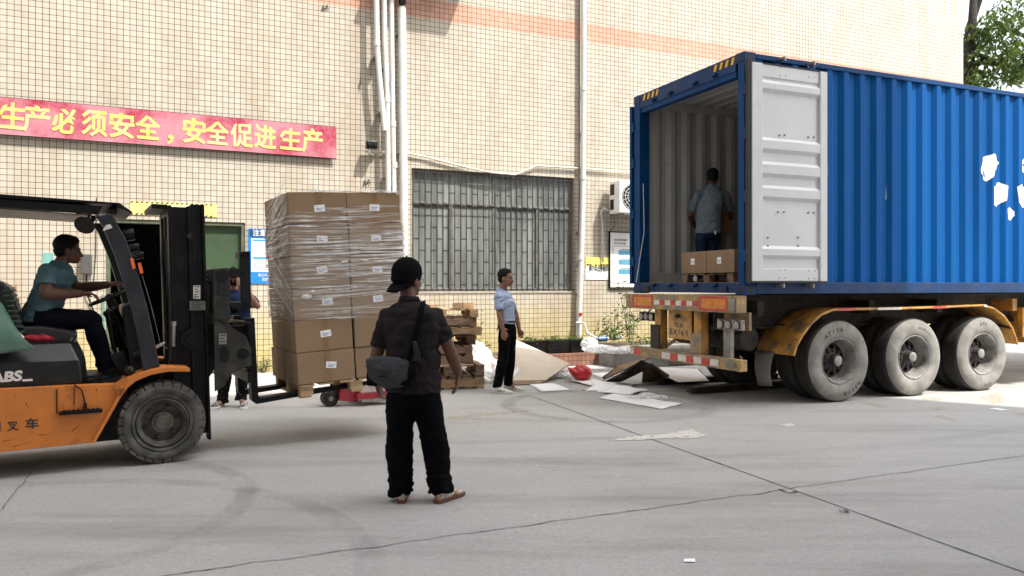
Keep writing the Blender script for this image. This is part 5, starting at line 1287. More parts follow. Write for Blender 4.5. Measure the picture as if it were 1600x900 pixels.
for i, (x, y, L_, h, rz) in enumerate([(.30,.1,.12,.07,.1),(.62,.05,.13,.09,-.2),(.80,.2,.16,.09,.1)]):
    q = MB().box(0, L_, 0, .1, 0, h); o = q.obj('wood_block', K['wood'], bevel=.004); place(o, PM @ Matrix.Translation((x, y, z+.001)) @ Matrix.Rotation(rz, 4, 'Z'))
    tag(o, ['loose timber offcut on the pallet stack, nearest the man','middle loose timber offcut on the pallet stack','thick loose timber offcut at the outer edge of the pallet stack'][i], 'wood block')
q = MB().box(0, 1.0, 0, .1, 0, .02); o = q.obj('loose_board', K['wood']); place(o, PM @ Matrix.Translation((-.1,-.12,.345)) @ Matrix.Rotation(-.05, 4, 'Z')); tag(o, 'thin loose plank lying across the lowest pallets', 'plank')
# stack glimpsed behind the driver's seat
b0 = WALL.px(4, 436, -.7); z = 0
for i in range(9):
    M = Matrix.Translation((WALL.X, WALL.Y, 0)) @ Matrix.Rotation(WALL.a, 4, 'Z') @ Matrix.Translation((b0[0]-.95+.03*math.sin(i*2), -.95, z))
    pallet(f'{["bottom","second","third","fourth","fifth","sixth","seventh","eighth","topmost"][i]} pallet of the stack against the wall behind the driver seat', 'wooden pallets', 1.05, .8, .165, K['wood'], M, seed=i+40, blocks=True, n_top=5); z += .167
# ================================================================ inside the container
CM = Matrix.Translation((CON.X, CON.Y, 0)) @ Matrix.Rotation(CON.a, 4, 'Z')
FZ = CZ0+.157
ya = CON.py(1063, 427, .33)[0]; yb2 = CON.py(1146, 427, .33)[0]
bw_ = (ya-yb2)/2
zbx = CON.py(1100, 427, .33)[1]; zbt = CON.py(1100, 392, .33)[1]
pallet('pallet under the two cartons inside the container doorway', 'wooden pallets', 1.1, 1.0, zbx-FZ-.004, K['woodd'], CM @ Matrix.Translation((.36+1.0, ya-1.10, FZ)) @ Matrix.Rotation(PI/2, 4, 'Z'), blocks=True, seed=9)
for i in range(2):
    for j in range(2):
        t = carton('carton', ['carton at the container doorway, nearer the far wall','carton at the container doorway, nearer the open white door','carton on the container pallet behind the far side one','carton on the container pallet behind the door side one'][i+2*j], 'cartons loaded inside the container', bw_, .5, zbt-zbx)
        place(t, CM @ Matrix.Translation((.34+j*.505, ya-i*bw_, zbx)) @ Matrix.Rotation(-PI/2, 4, 'Z'))
        if j == 0: boxlabel(t, bw_*.47, (zbt-zbx)*.55, 0, .0035, w=.085, h=.085)
# ================================================================ sheets and rubbish on the ground
def sheet3(name, label, cat, pts, m, th=.006, sub=0, jag=0, group=None, seed=0, loc=None):
    """a slab given by its corners in space (3-D), thickened"""
    P = [Vector(p) for p in pts]; c = sum(P, Vector())/len(P)
    q = MB()
    if len(P) == 4 and sub:
        n = sub; vs_ = []
        for j in range(n+1):
            for i in range(n+1):
                a = P[0].lerp(P[1], i/n).lerp(P[3].lerp(P[2], i/n), j/n)
                e = 1 if 0 < i < n and 0 < j < n else .5
                a = a+Vector((0,0,jag*(noise.noise(Vector((i*.7,j*.7,seed)))+.25)*e)); vs_.append(a-c)
        q.add(vs_, [(j*(n+1)+i, j*(n+1)+i+1, (j+1)*(n+1)+i+1, (j+1)*(n+1)+i) for j in range(n) for i in range(n)])
    else: q.add([p-c for p in P], [tuple(range(len(P)))])
    o = q.obj(name, m, smooth=bool(sub)); o.location = c
    s_ = o.modifiers.new('s','SOLIDIFY'); s_.thickness = th; s_.offset = 0
    return tag(o, label, cat, group)
def G(u, v, z=.008): 
    Y = 1200*(CAMZ-z)/(v-446); return Vector(((u-800)/1200*Y, Y, z))
def A(u, v, Y): return wpt(u, v, Y)
# big greyish board leaning on the planter
sheet3('cardboard_sheet', 'large greyish cardboard sheet leaning slanted against the planter beside the man in blue', 'cardboard',
       [G(796,599,.02), G(849,597,.02), A(890,568,12.5), A(862,556,13.1), A(806,531,13.3), A(800,545,12.8)], K['cardin'], .012)
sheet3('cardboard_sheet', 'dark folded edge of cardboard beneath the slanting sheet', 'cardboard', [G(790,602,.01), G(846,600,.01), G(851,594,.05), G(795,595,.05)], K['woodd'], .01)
sheet3('paper_sheet', 'flat white sheet on the ground right of the man in blue', 'paper', [G(826,600), G(866,599), G(891,609), G(846,612)], K['paper'], .006, 4, .01, seed=2)
sheet3('paper_sheet', 'white sheet scrap standing tilted behind the man in blue', 'paper', [A(793,590,11.4), A(809,573,11.6), A(812,577,11.6), A(800,590,11.3)], K['paper'], .006)
sheet3('paper_sheet', 'white sheet lying furthest back by the red bag', 'paper', [G(922,584), G(955,581), G(962,587), G(940,590)], K['paper'], .006, 3, .008, seed=3)
sheet3('paper_sheet', 'curled white sheet between the red bag and the open folder', 'paper', [G(891,594,.03), G(925,592,.03), G(955,600,.03), G(925,604,.01)], K['paper'], .006, 5, .05, seed=5)
fo_ = sheet3('paper_sheet', 'creased white sheet opened like a folder with a red underside', 'paper', [A(910,612,10.9), A(940,597,11.5), A(998,601,11.6), A(950,617,10.7)], K['paper'], .006, 6, .05, seed=7)
sheet3('paper_sheet', 'white flap of the folder shaped sheet spread on the concrete', 'paper', [G(940,613,.02), G(962,602,.05), G(1014,609,.03), G(985,617,.01)], K['paper'], .006, 5, .04, seed=8)
sheet3('red_sheet', 'dark red sheet edge under the opened white folder', 'plastic sheet', [A(910,609,10.95), A(946,617,10.75), A(944,620,10.7), A(912,614,10.9)], mat('dark_red_sheet', (.20,.01,.02), .5), .006)
sheet3('paper_sheet', 'nearest long white sheet with crumpled film lying on it', 'paper', [G(936,622), G(958,615), G(1067,631), G(1033,639)], K['paper'], .008, 8, .02, seed=9)
sheet3('cardboard_sheet', 'brown cardboard flap propped on edge under the trailer bar', 'cardboard', [G(943,593,.02), A(978,577,11.3), A(1016,559,11.7), A(1003,561,11.9), A(965,573,11.7), G(941,590,.05)], K['card'], .02)
sheet3('cardboard_sheet', 'dark lower layer of the propped cardboard near the trailer bar', 'cardboard', [G(947,596,.01), G(970,596,.02), A(1020,572,11.4), A(1003,563,11.5), A(970,584,11.2)], K['rustshade'], .02)
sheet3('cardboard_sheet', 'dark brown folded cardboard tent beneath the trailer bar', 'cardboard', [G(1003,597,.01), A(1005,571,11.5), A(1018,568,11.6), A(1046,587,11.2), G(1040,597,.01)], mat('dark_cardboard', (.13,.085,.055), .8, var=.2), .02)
sheet3('paper_sheet', 'broad white sheet sloping to the ground below the number plate', 'paper', [A(1030,574,12.4), A(1045,590,11.2), A(1060,597,10.9), A(1108,595,11.4), A(1090,577,12.6)], K['paper'], .006)
sheet3('cardboard_sheet', 'flat tan cardboard piece behind the broad white sheet', 'cardboard', [G(1060,578,.04), G(1094,577,.10), G(1101,587,.06), G(1063,584,.05)], K['card'], .012)
sheet3('cardboard_sheet', 'small tan cardboard strip on the ground under the trailer', 'cardboard', [G(1108,585), G(1150,583), G(1160,588), G(1118,589)], K['cardin'], .008)
sheet3('wood_plank', 'pale plank leaning behind the number plate holder', 'plank', [A(1038,540,12.2), A(1060,524,12.2), A(1062,528,12.2), A(1042,544,12.2)], K['wood'], .02)
q = MB()     # two dark steel beams on the ground
for i, (pa, pb) in enumerate((((1030,601),(1215,592)), ((1082,615),(1250,603)))):
    a, b_ = G(*pa, .0), G(*pb, .0); d = (b_-a); ang = math.atan2(d.y, d.x)
    q = MB(); L_ = d.length; q.box(0, L_, -.07, .07, .0, .02); q.box(0, L_, -.07, .07, .07, .09); q.box(0, L_, -.01, .01, .02, .07); q.ring([((.0,0,.02),(.09,0,0),(0,.07,0)),((.0,0,.06),(.07,0,0),(0,.05,0))], True, 12)
    o = q.obj('steel_beam', K['rustshade']); o.location = a+Vector((0,0,.003)); o.rotation_euler = (0,0,ang)
    tag(o, ['rusty dark steel beam on the ground, the one nearer the wall','rusty dark steel beam on the ground, the one nearer the viewer'][i], 'steel beam', 'steel beams under the trailer')
# crumpled plastic heaps
def heap(name, label, cat, blobs, m, vox=.022, amp=.05, sc=9, seed=1, it=1):
    q = MB()
    for c, r_ in blobs: q.ell(c, r_, n=14, m=9)
    q = remesh(q, vox, it, amp, (sc,sc,sc*.8), seed, ridge=True); c = Vector(blobs[0][0]); c.z = 0; q.v = [v-c for v in q.v]
    o = q.obj(name, m, smooth=True); o.location = c; return tag(o, label, cat)
b = gpt(735, 600)
heap('film_heap', 'big glaring heap of crumpled white plastic film beside the pallet stack', 'plastic film', [((b.x+.0,b.y+.5,.16),(.48,.4,.26)),((b.x+.15,b.y+.25,.08),(.40,.34,.15)),((b.x-.12,b.y+.8,.30),(.38,.3,.30)),((b.x+.36,b.y+.3,.05),(.25,.25,.10)),((b.x+.0,b.y+.8,.45),(.2,.2,.16)),((b.x-.4,b.y+.6,.25),(.3,.3,.3))], K['filmheap'], .016, .06, 7, 4)
b = G(868,590); heap('film_heap', 'clear crumpled film bunched against the red bag', 'plastic film', [((b.x,b.y,.06),(.14,.16,.08)),((b.x+.13,b.y+.05,.10),(.12,.12,.1)),((b.x+.17,b.y-.1,.05),(.1,.1,.05))], K['filmheap'], .010, .03, 14, 7)
b = G(1010,624); heap('film_heap', 'small tangle of clear film on the nearest white sheet', 'plastic film', [((b.x,b.y,.05),(.13,.07,.045)),((b.x+.16,b.y-.03,.04),(.12,.05,.03)),((b.x-.15,b.y+.06,.03),(.1,.05,.02))], K['filmheap'], .008, .022, 22, 9)
b = wpt(935, 547, 13.6); heap('film_heap', 'long draped strip of clear film over the planter kerb', 'plastic film', [((b.x,b.y,b.z+.02),(.3,.15,.07)),((b.x+.35,b.y-.1,b.z+.0),(.3,.12,.05)),((b.x-.15,b.y+.1,b.z+.1),(.15,.12,.12))], K['filmheap'], .012, .03, 12, 12)
b = A(757, 558, 12.6); heap('film_heap', 'white plastic bag slumped on the planter behind the man in blue', 'plastic bag', [((b.x,b.y,b.z),(.13,.12,.16))], K['filmheap'], .018, .04, 9, 13)
# red bag
q = MB(); ol = [(887,572),(895,573),(903,568),(914,569),(922,573),(925,580),(921,592),(909,593),(898,589),(891,581)]
def _sc(k, Y): 
    cu, cv = 907, 582; return [A(cu+(u-cu)*k, cv+(v-cv)*k+2*(1-k), Y) for u, v in ol]
secs_ = [_sc(.35, 11.75), _sc(.8, 11.8), _sc(1, 11.95), _sc(.95, 12.1), _sc(.5, 12.3)]; n_ = len(ol); vs_ = [p for s_ in secs_ for p in s_]
q.add(vs_, [(a*n_+k, a*n_+(k+1)%n_, (a+1)*n_+(k+1)%n_, (a+1)*n_+k) for a in range(4) for k in range(n_)]+[tuple(range(n_))[::-1], tuple(range(4*n_, 5*n_))])
q = remesh(q, .010, 1, .012, (11,11,7), 15, ridge=True); c = A(907,590,11.95); c.z = 0; mz = min(v.z for v in q.v); q.v = [v-c-Vector((0,0,mz)) for v in q.v]
o = q.obj('red_bag', mat('glossy_red_plastic', (.50,.012,.018), .35, var=.25, bump=.5, bscale=12), smooth=True); o.location = c; tag(o, 'glossy red plastic bag slumped on the ground by the cardboard', 'bag')
# ================================================================ planter
pln = thing('planter', 'low raised planter with terracotta tiled and rough concrete edge along the wall', 'planter', fr=WALL)
xa, _ = WALL.px(720, 560, -1.15); xb, _ = WALL.px(938, 560, -1.25)
q = MB(); q.box(xa, xb, -1.25, -1.13, 0, .23); q.obj('tiled_edge', K['tiler'], pln)
q = MB(); x1 = xb
pts = [(xb-.05,-1.9),(xb+.3,-2.25),(xb+1.2,-2.3),(xb+3.5,-2.3)]
q.prism([(xb-.05,0),(xb+3.6,0),(xb+3.6,.40),(xb+.1,.40),(xb-.05,.36)], -2.05, -1.85); q.prism([(xb-.05,0),(xb+.1,0),(xb+.1,.36),(xb-.05,.36)], -1.84, -1.26); q.obj('concrete_edge', K['concrete'], pln, bevel=.015)
q = MB(); q.box(xb+1.0, xb+3.5, -2.075, -2.051, .05, .22); q.obj('tiled_face', K['tiler'], pln)
q = MB(); q.box(xa+.05, xb-.06, -1.129, -.002, .0, .19); q.box(xb+.101, xb+3.55, -1.84, -.002, 0, .32); q.obj('soil', mat('dry_soil', (.09,.065,.045), .95, var=.4, bump=.6, bscale=20), pln)
# ================================================================ people
def V(*a): return Vector(a)
def fabric(name, col, var=.12, dirt=None, rough=.9): return mat(name, col, rough, var=var, scale=7, bump=.8, bscale=15, spec=.08, stretch=(1,1,.6), dirt=dirt, rnd=False)
def head_mb(q, c, f, r, u, s=1.0):
    """skull, face, jaw, nose, ears about the head centre c; f forward, r right, u up"""
    ax = (r, f, u)
    def E(fo, ro, uo, rr_): q.ell(c+f*fo*s+r*ro*s+u*uo*s, tuple(x*s for x in rr_), ax=ax, n=18, m=12)
    E(-.012, 0, .035, (.073,.093,.088)); E(.022, 0, -.035, (.062,.068,.072)); E(.045, 0, -.088, (.036,.034,.026)); E(.020, 0, -.070, (.054,.056,.038))
    E(.070, 0, .012, (.050,.022,.013)); E(.078, 0, -.070, (.026,.018,.010)); E(.076, 0, -.082, (.022,.016,.009)); E(.066, 0, -.098, (.02,.02,.014))
    for k in (-1, 1):
        E(.052, .038*k, -.030, (.020,.022,.018)); E(-.004, .074*k, -.016, (.012,.020,.032)); E(.090, .012*k, -.044, (.010,.010,.008))
    q.limb([c+f*.080*s+u*.008*s, c+f*.094*s-u*.022*s, c+f*.104*s-u*.040*s], [.009*s,.010*s,.014*s], 10)
def face_parts(root, c, f, r, u, s=1.0, hairc=None, cap=False, hairstyle=1, glasses=False):
    for k in (-1, 1):
        q = MB(); q.ell(c+f*.083*s+r*.031*k*s-u*.008*s, (.012*s,.006*s,.005*s), ax=(r,f,u), n=12, m=8); q.obj('eye', K['hair'], root, smooth=True)
        q = MB(); q.limb([c+f*.088*s+r*.016*k*s+u*.014*s, c+f*.086*s+r*.034*k*s+u*.019*s, c+f*.074*s+r*.050*k*s+u*.013*s], [.003*s,.004*s,.002*s], 8); q.obj('eyebrow', K['hair'], root, smooth=True)
    q = MB(); q.ell(c+f*.096*s-u*.076*s, (.020*s,.003*s,.0022*s), ax=(r,f,u), n=12, m=7); q.obj('lips', mat('lip', (.20,.07,.06), .5) if 'lip' not in K else K['lip'], root, smooth=True)
    if glasses:
        q = MB()
        for k in (-1, 1):
            o_ = c+f*.102*s+r*.034*k*s-u*.010*s
            q.tube([o_+r*.024*s*math.cos(t)+u*.017*s*math.sin(t)-f*.012*s*abs(math.cos(t))*(1 if math.cos(t)*k > 0 else 0) for t in [j*PI/8 for j in range(16)]], .002, 5, closed=True)
            q.tube([o_+r*.024*k*s-f*.012*s+u*.005*s, c+r*.078*k*s+f*.01*s+u*.002*s, c+r*.080*k*s-f*.015*s-u*.01*s], .0022, 5)
        q.obj('glasses', K['black'], root)
def hair_obj(root, c, f, r, u, s=1.0, low=1.0):
    q = MB(); ax = (r, f, u)
    q.ell(c-f*.022*s+u*.046*s, (.081*s,.096*s,.088*s), ax=ax, n=20, m=14); q.ell(c-f*.048*s-u*.005*s, (.072*s,.062*s,.066*s*low), ax=ax, n=18, m=12); q.ell(c+f*.012*s+u*.080*s, (.064*s,.066*s,.045*s), ax=ax, n=18, m=12)
    q = remesh(q, .006, 3, .006, (60,60,60), 2); q.obj('hair', K['hair'], root, smooth=True)
def cap_obj(root, c, f, r, u, s=1.0, back=True, m=None, brim=1.0):
    q = MB(); ax = (r, f, u); m = m or K['capblack']
    q.ell(c-f*.014*s+u*.044*s, (.090*s,.108*s,.100*s), ax=ax, n=24, m=16); q.ell(c-f*.030*s+u*.005*s, (.086*s,.094*s,.055*s), ax=ax, n=20, m=12)
    q = remesh(q, .006, 4); co = q.obj('cap', m, root, smooth=True)
    d = -f if back else f; secs = []
    for t in (0, .35, .7, 1):
        w_ = (.074-.018*t*t)*s
        secs.append((c+d*(.075+.062*t*brim)*s+u*((-.028 if back else .03)-.050*t*brim*(1 if back else .3))*s, r*w_, (u*.008+d*.010)*s))
    q = MB(); q.ring(secs, True, 20); q.obj('cap_brim', m, co, smooth='auto', bevel=.002)
    MB().ell(c-f*.014*s+u*.147*s, (.008,.008,.006)).obj('cap_button', m, co)
    return co
K['lip'] = mat('lip', (.20,.07,.06), .5); K['capblack'] = fabric('black_cap_cloth', (.0035,.0035,.004))
def hand_mb(q, w, d, n, side, s=1.0, curl=.5, spread=.02, thumb=.6, fr=.0088, fing=None):
    """w wrist, d towards the fingertips, n palm normal (the way the palm faces), side = thumb side"""
    d, n, side = d.normalized(), n.normalized(), side.normalized()
    q.ring([(w-d*.03*s, side*.026*s, n*.021*s), (w+d*.01*s, side*.029*s, n*.018*s), (w+d*.045*s, side*.040*s, n*.0165*s), (w+d*.085*s, side*.041*s, n*.014*s), (w+d*.098*s, side*.037*s, n*.011*s)], True, 16)
    q.ell(w+d*.035*s+side*.024*s+n*.008*s, (.017*s,.030*s,.014*s), ax=(side,d,n))
    L_ = (.068,.078,.072,.056)
    for i in range(4):
        b = w+d*(.090-.003*abs(i-1))*s+side*(.030-.0205*i)*s
        sd = side*spread*(1.5-i)
        cu = fing[i] if fing else curl*(1+.12*i)
        p = [b-d*.02*s, b]; ang = 0; r_ = fr*s*(1 if i < 3 else .88)
        for j, ph in enumerate((.46,.30,.24)):
            ang += cu*(.55,.8,.6)[j]; dirv = (d*math.cos(ang)+n*math.sin(ang)+sd).normalized(); p.append(p[-1]+dirv*L_[i]*ph*s)
        q.limb(p, [r_*1.05,r_*1.08,r_,r_*.95,r_*.82], 10)
    b = w+d*.022*s+side*.026*s+n*.004*s
    t1 = (d*.55+side*.75+n*.25*thumb).normalized(); t2 = (d*.9+side*.25+n*.5*thumb).normalized(); t3 = (d*.95-side*.05+n*.5*thumb).normalized()
    q.limb([b, b+t1*.034*s, b+t1*.034*s+t2*.030*s, b+t1*.034*s+t2*.030*s+t3*.024*s], [.013*s,.0115*s,.0105*s,.008*s], 10)
def torso_mb(q, secs):   # secs: centre, right vec*halfwidth, fwd vec*halfdepth
    q.ring(secs, True, 28)
def shoe(root, heel, d, L_, m_up, m_sole, s=1.0, pitch=0, w_=.047, stripe=True):
    """heel = point on the ground under the heel, d = horizontal direction to the toe"""
    d = V(d[0], d[1], 0).normalized(); r = d.cross(V(0,0,1)); z = V(0,0,1)
    lift = lambda t: z*(pitch*max(0, .55-t)*L_)
    so = MB(); prof_ = [(-.02,.030),(.02,.036),(.10,.036),(.17,.046),(.23,.045),(.265,.034),(.285,.012)]
    outl = [heel+d*a*s*L_/.285+r*b*s+lift(a/.285) for a, b in prof_]+[heel+d*a*s*L_/.285-r*b*s*.92+lift(a/.285) for a, b in prof_[::-1]]
    n = len(outl); so.add(outl+[p+z*.026 for p in outl], [tuple(range(n))[::-1], tuple(range(n, 2*n))]+[(i, (i+1)%n, (i+1)%n+n, i+n) for i in range(n)])
    up_ = MB(); k = L_/.285
    S_ = [(-.012,.024,.050,.050),(.02,.036,.066,.060),(.06,.036,.060,.058),(.10,.036,.055,.046),(.15,.042,.040,.036),(.20,.044,.030,.028),(.25,.034,.022,.020),(.275,.016,.014,.010)]
    up_.ring([(heel+d*a*k*s+z*(.020+hh*.55)+lift(a/.285), r*w1, z*hh*.75) for a, w1, hh, _ in S_], True, 16)
    sh = remesh(up_, .006, 2).obj('shoe', m_up, root, smooth=True)
    so.obj('sole', m_sole, sh, bevel=.006)
    q = MB()
    for i in range(4):
        a = (.10+.028*i)*k*s; q.tube([heel+d*a+z*(.058-.008*i)+r*.030+lift(.5), heel+d*(a+.01)+z*(.070-.009*i)+lift(.5), heel+d*a+z*(.058-.008*i)-r*.030+lift(.5)], .0035, 5)
    q.obj('laces', K['paper'], sh)
    if not stripe: return sh
    q = MB()
    for sg in (1, -1):
        for a in (.10, .14, .18): q.tube([heel+d*(a-.03)*k+z*.030+r*sg*.041+lift(.5), heel+d*(a)*k+z*.055+r*sg*.036+lift(.5)], .0045, 5)
    q.obj('shoe_stripe', K['black'], sh); return sh
def person(label, base, P):
    """P holds world joints; everything is stored relative to the feet"""
    t = tag(bpy.data.objects.new('person', None), label, 'person'); COL.objects.link(t); t.location = base
    return t
def rel(q, base): q.v = [v-base for v in q.v]; return q
def build_person(label, base, J, f, r, skin, m_top, m_leg, W, seed=1, vox=.0065, headf=None, headu=None, hs=1.0, sleeves=.55, tuck=False, hand_kw=({},{}), top_drop=.06, leg_r=(.098,.072,.060,.062), arm_r=(.052,.043,.029), bunch=.014, collar=True, neckbase=None, torso=None, shirt_amp=.010, placket=False, hem_extra=.0):
    B = lambda p: Vector(p)-base
    J = {k: (tuple(B(x) for x in v) if isinstance(v, (tuple, list)) and len(v) == 2 and hasattr(v[0], 'x') else B(v)) for k, v in J.items() if k != 'toe'} | {'toe': J['toe']}
    t = tag(bpy.data.objects.new('person', None), label, 'person'); COL.objects.link(t); t.location = base
    z = V(0,0,1); hf = (headf or f).normalized(); hu = (headu or z).normalized(); hr = hf.cross(hu).normalized(); hu = hr.cross(hf).normalized()
    up_ = (J['neck']-J['pelvis']).normalized()
    # ---- body
    q = MB()
    tor = torso or [(0,.150,.105),(.25,.140,.098),(.5,.150,.105),(.72,.168,.112),(.88,.160,.098),(.97,.10,.075),(1.02,.058,.058)]
    secs = [(J['pelvis'].lerp(J['neck'], a)+f*(.012*math.sin(a*PI)) , r*w_*W*.93, f*d_*W*.93) for a, w_, d_ in tor]
    q.ring([(J['pelvis']-up_*.10, r*.12*W, f*.09*W)]+secs, True, 24)
    q.limb([J['neck']-up_*.03, J['head']-hf*.018-hu*.05], [.057,.052], 14)
    head_mb(q, J['head'], hf, hr, hu, hs)
    for i in (0, 1):
        s_, e_, w_ = J['sh'][i], J['el'][i], J['wr'][i]
        q.limb([s_, s_.lerp(e_, .5), e_], [arm_r[0], arm_r[0]*.92, arm_r[1]*.92], 14); q.limb([e_, e_.lerp(w_, .3), e_.lerp(w_, .7), w_], [arm_r[1]*.93, arm_r[1], arm_r[1]*.80, arm_r[2]], 14)
        h, k, a = J['hip'][i], J['kn'][i], J['an'][i]
        q.limb([h, k], [.078, .052], 12); q.limb([k, a], [.05, .038], 12); q.limb([a, a+J['toe'][i]*.08-z*.05], [.036,.03], 10)
        hk = hand_kw[i]
        if hk is not None: hand_mb(q, w_, **hk)
    b = remesh(q, vox, 2); b.obj('body', skin, t, smooth=True)
    # ---- trousers
    q = MB()
    wt = .155*W
    q.ring([(J['pelvis']+up_*.10, r*wt*.93, f*.112*W), (J['pelvis']+up_*.02, r*wt, f*.122*W), (J['pelvis']-up_*.05, r*wt*1.0, f*.125*W), (J['pelvis']-up_*.11, r*wt*.85, f*.10*W)], True, 22)
    for i in (0, 1):
        h, k, a = J['hip'][i], J['kn'][i], J['an'][i]; a2 = a-z*.03
        lr = leg_r
        q.tube([h+(h-k).normalized()*.02, h.lerp(k,.25), h.lerp(k,.6), k, k.lerp(a2,.35), k.lerp(a2,.7), k.lerp(a2,.93), a2], [lr[0]*.98, lr[0], lr[0]*.86, lr[1]*1.04, lr[1], lr[2], lr[2]*1.06, lr[3]], 18)
        q.ell(k, (lr[1]*1.05,)*3)
    amp = lambda c: .0028+bunch*max(0, 1-(c.z-min(J['an'][0].z, J['an'][1].z))/.20)**1.3 + (.003 if abs(c.z-J['kn'][0].z) < .12 else 0)
    tr_ = remesh(q, .0075, 3, amp, (7,7,17), seed); tr_.obj('trousers', m_leg, t, smooth=True)
    # ---- top
    q = MB()
    ex = .022
    bottom = J['pelvis']-up_*top_drop
    if tuck: bottom = J['pelvis']+up_*.06
    S_ = [(bottom, r*(tor[0][1]*W+ex+.006+hem_extra), f*(tor[0][2]*W+ex+.004+hem_extra))]
    for (a, w_, d_) in tor[:-1]:
        c = J['pelvis'].lerp(J['neck'], a)
        if (c-bottom).dot(up_) > .03:
            S_.append((c+f*(.012*math.sin(a*PI)), r*(w_*W+ex*(1 if a < .9 else .5)+(0.010 if a < .4 else 0)), f*(d_*W+ex+(.012 if a < .4 and not tuck else 0))))
    c = J['neck']; S_.append((c+up_*.012, r*.074, f*.070))
    q.ring(S_, True, 30)
    for i in (0, 1):
        s_, e_ = J['sh'][i], J['el'][i]
        inn = s_.lerp(J['neck']-up_*.07, .45)
        q.tube([inn, s_+up_*.0, s_.lerp(e_, sleeves*.5), s_.lerp(e_, sleeves*.85), s_.lerp(e_, sleeves)], [.070, arm_r[0]+.018, arm_r[0]+.016, arm_r[0]+.017, arm_r[0]+.018], 18)
        q.ell(s_, (arm_r[0]+.012,)*3); q.limb([J['neck']-up_*.065, J['neck'].lerp(s_, .55)-up_*.035, s_], [.072,.070,.066], 14)
    sh = remesh(q, .0075, 5, shirt_amp, (6,6,11), seed+4); so = sh.obj('shirt', m_top, t, smooth=True)
    if collar:
        q = MB(); c = J['neck']+up_*.012; n_ = 24
        q2 = []
        for j in range(n_+1):
            a = 2*PI*j/n_+PI/2; e = 1 if (j != 0 and j != n_) else .9
            q2.append(((r*math.cos(a)*.066+f*math.sin(a)*.064), a))
        vs_ = []
        for p, a in q2:
            fr_ = max(0, math.sin(a)); drop = -.03*fr_
            vs_ += [c+p*1.0+up_*(.030+drop*.6), c+p*1.20+up_*(-.004+drop*1.4), c+p*1.04+up_*(-.006+drop*1.3)]
        q.add(vs_, [(3*j+k, 3*j+k+1, 3*j+k+4, 3*j+k+3) for j in range(n_) for k in (0, 1)])
        o = q.obj('collar', m_top, so, smooth=True); sd = o.modifiers.new('s','SOLIDIFY'); sd.thickness = .004
    return t, J, so
X, Y_, Z_ = V(1,0,0), V(0,1,0), V(0,0,1)
# ---------------- man in the black cap, back to the viewer
D = 5.34
def p1(u, v, dy=0): return wpt(u, v, D+dy)
base = V(p1(660,783).x, D, 0)
f1 = V(.28, .96, 0).normalized(); r1 = f1.cross(Z_)
J = dict(pelvis=p1(645,608), neck=p1(640,472,-.02), head=p1(638,436,.02),
  sh=(p1(606,496,.0), p1(679,496,.0)), el=(p1(587,560,.03), p1(704,548,.0)), wr=(p1(590,600,.24), p1(716,583,.06)),
  hip=(p1(627,622), p1(665,622)), kn=(p1(624,697,.02), p1(680,695,.02)), an=(p1(627,764), p1(689,763)), toe=(V(-.1,1,0), V(.75,.65,0).normalized()))
hf = V(.62, .78, .02)
hk = (dict(d=V(.15,.5,-.8), n=V(1,.1,0), side=V(.2,.9,.3), curl=.5), dict(d=V(-.10,.10,-1), n=V(-.9,.45,0), side=V(.1,.9,.1), curl=.42, fing=[.30,.42,.5,.62]))
man, JJ, so = build_person('man in black cap, dark grey polo and black trousers, seen from behind, grey sling bag', base, J, f1, r1, K['skind'],
    fabric('dark_grey_polo', (.020,.0165,.0175), dirt=(.030,.026,.027)), fabric('black_denim', (.0022,.0022,.0035), .3), 1.16, seed=3, headf=hf, sleeves=.70, hand_kw=hk, top_drop=.02, leg_r=(.108,.092,.080,.080), arm_r=(.054,.047,.030), bunch=.022, shirt_amp=.012, hs=1.06)
c = JJ['head']; hr = hf.cross(Z_).normalized()
face_parts(man, c, hf.normalized(), hr, Z_, glasses=True); hair_obj(man, c-Z_*.012, hf.normalized(), hr, Z_, 1.02); cap_obj(man, c, hf.normalized(), hr, Z_, 1.09, True)
for i, (hl, dv) in enumerate(((p1(627,786,-.05), V(-.08,1,0)), (p1(684,788,-.05), V(.55,.80,0)))):
    h = V(hl.x, hl.y, 0)-base; h.z = 0
    shoe(man, h-V(dv.x,dv.y,0).normalized()*.0, dv, .285, mat('cream_shoe_leather', (.55,.50,.42), .6, dirt=(.25,.12,.07), dfac=(.5,.6), dscale=14, rnd=False), mat('rust_brown_sole', (.12,.032,.013), .6, var=.2), stripe=False)
# strap over the right shoulder down to the left hip, bag at the left hip
bag = tag(bpy.data.objects.new('sling_bag', None), 'grey and black sling bag worn across the back of the man in the cap', 'bag'); COL.objects.link(bag); bc = p1(612,590,-.20); bag.location = bc
q = MB()
pt = [p1(626,604,-.215), p1(640,560,-.21), p1(652,510,-.20), p1(658,486,-.175), p1(660,473,-.10), p1(662,468,.0), p1(656,476,.13)]
vs_ = []
for i, p in enumerate(pt): 
    w_ = V(.022,-.004,.004)
    vs_ += [p-w_-bc, p+w_-bc]
q.add(vs_, [(2*i, 2*i+1, 2*i+3, 2*i+2) for i in range(len(pt)-1)]); o = q.obj('strap', K['capblack'], bag, smooth=True); s_ = o.modifiers.new('s','SOLIDIFY'); s_.thickness = .005
u_ = o.modifiers.new('b','SUBSURF'); u_.levels = 1
q = MB(); a, b_ = p1(648,536,-.225)-bc, p1(652,560,-.225)-bc; q.limb([a,b_], [.014,.018], 10); q.tube([p1(655,550,-.235)-bc, p1(650,562,-.235)-bc], .012, 8); q.obj('buckle', K['black'], bag)
q = MB()
ctr = p1(606,580,-.24)-bc
secs = []
for i in range(9):
    t = -1+2*i/8; w_ = .142; x = t*w_; h = .106*(1-.34*abs(t)**3); yd = .062*(1-.35*t*t)
    secs.append((ctr+V(x, .04*t*t, -.006-.012*t), Z_*h+V(.012*t,0,0), V(0,yd,0)))
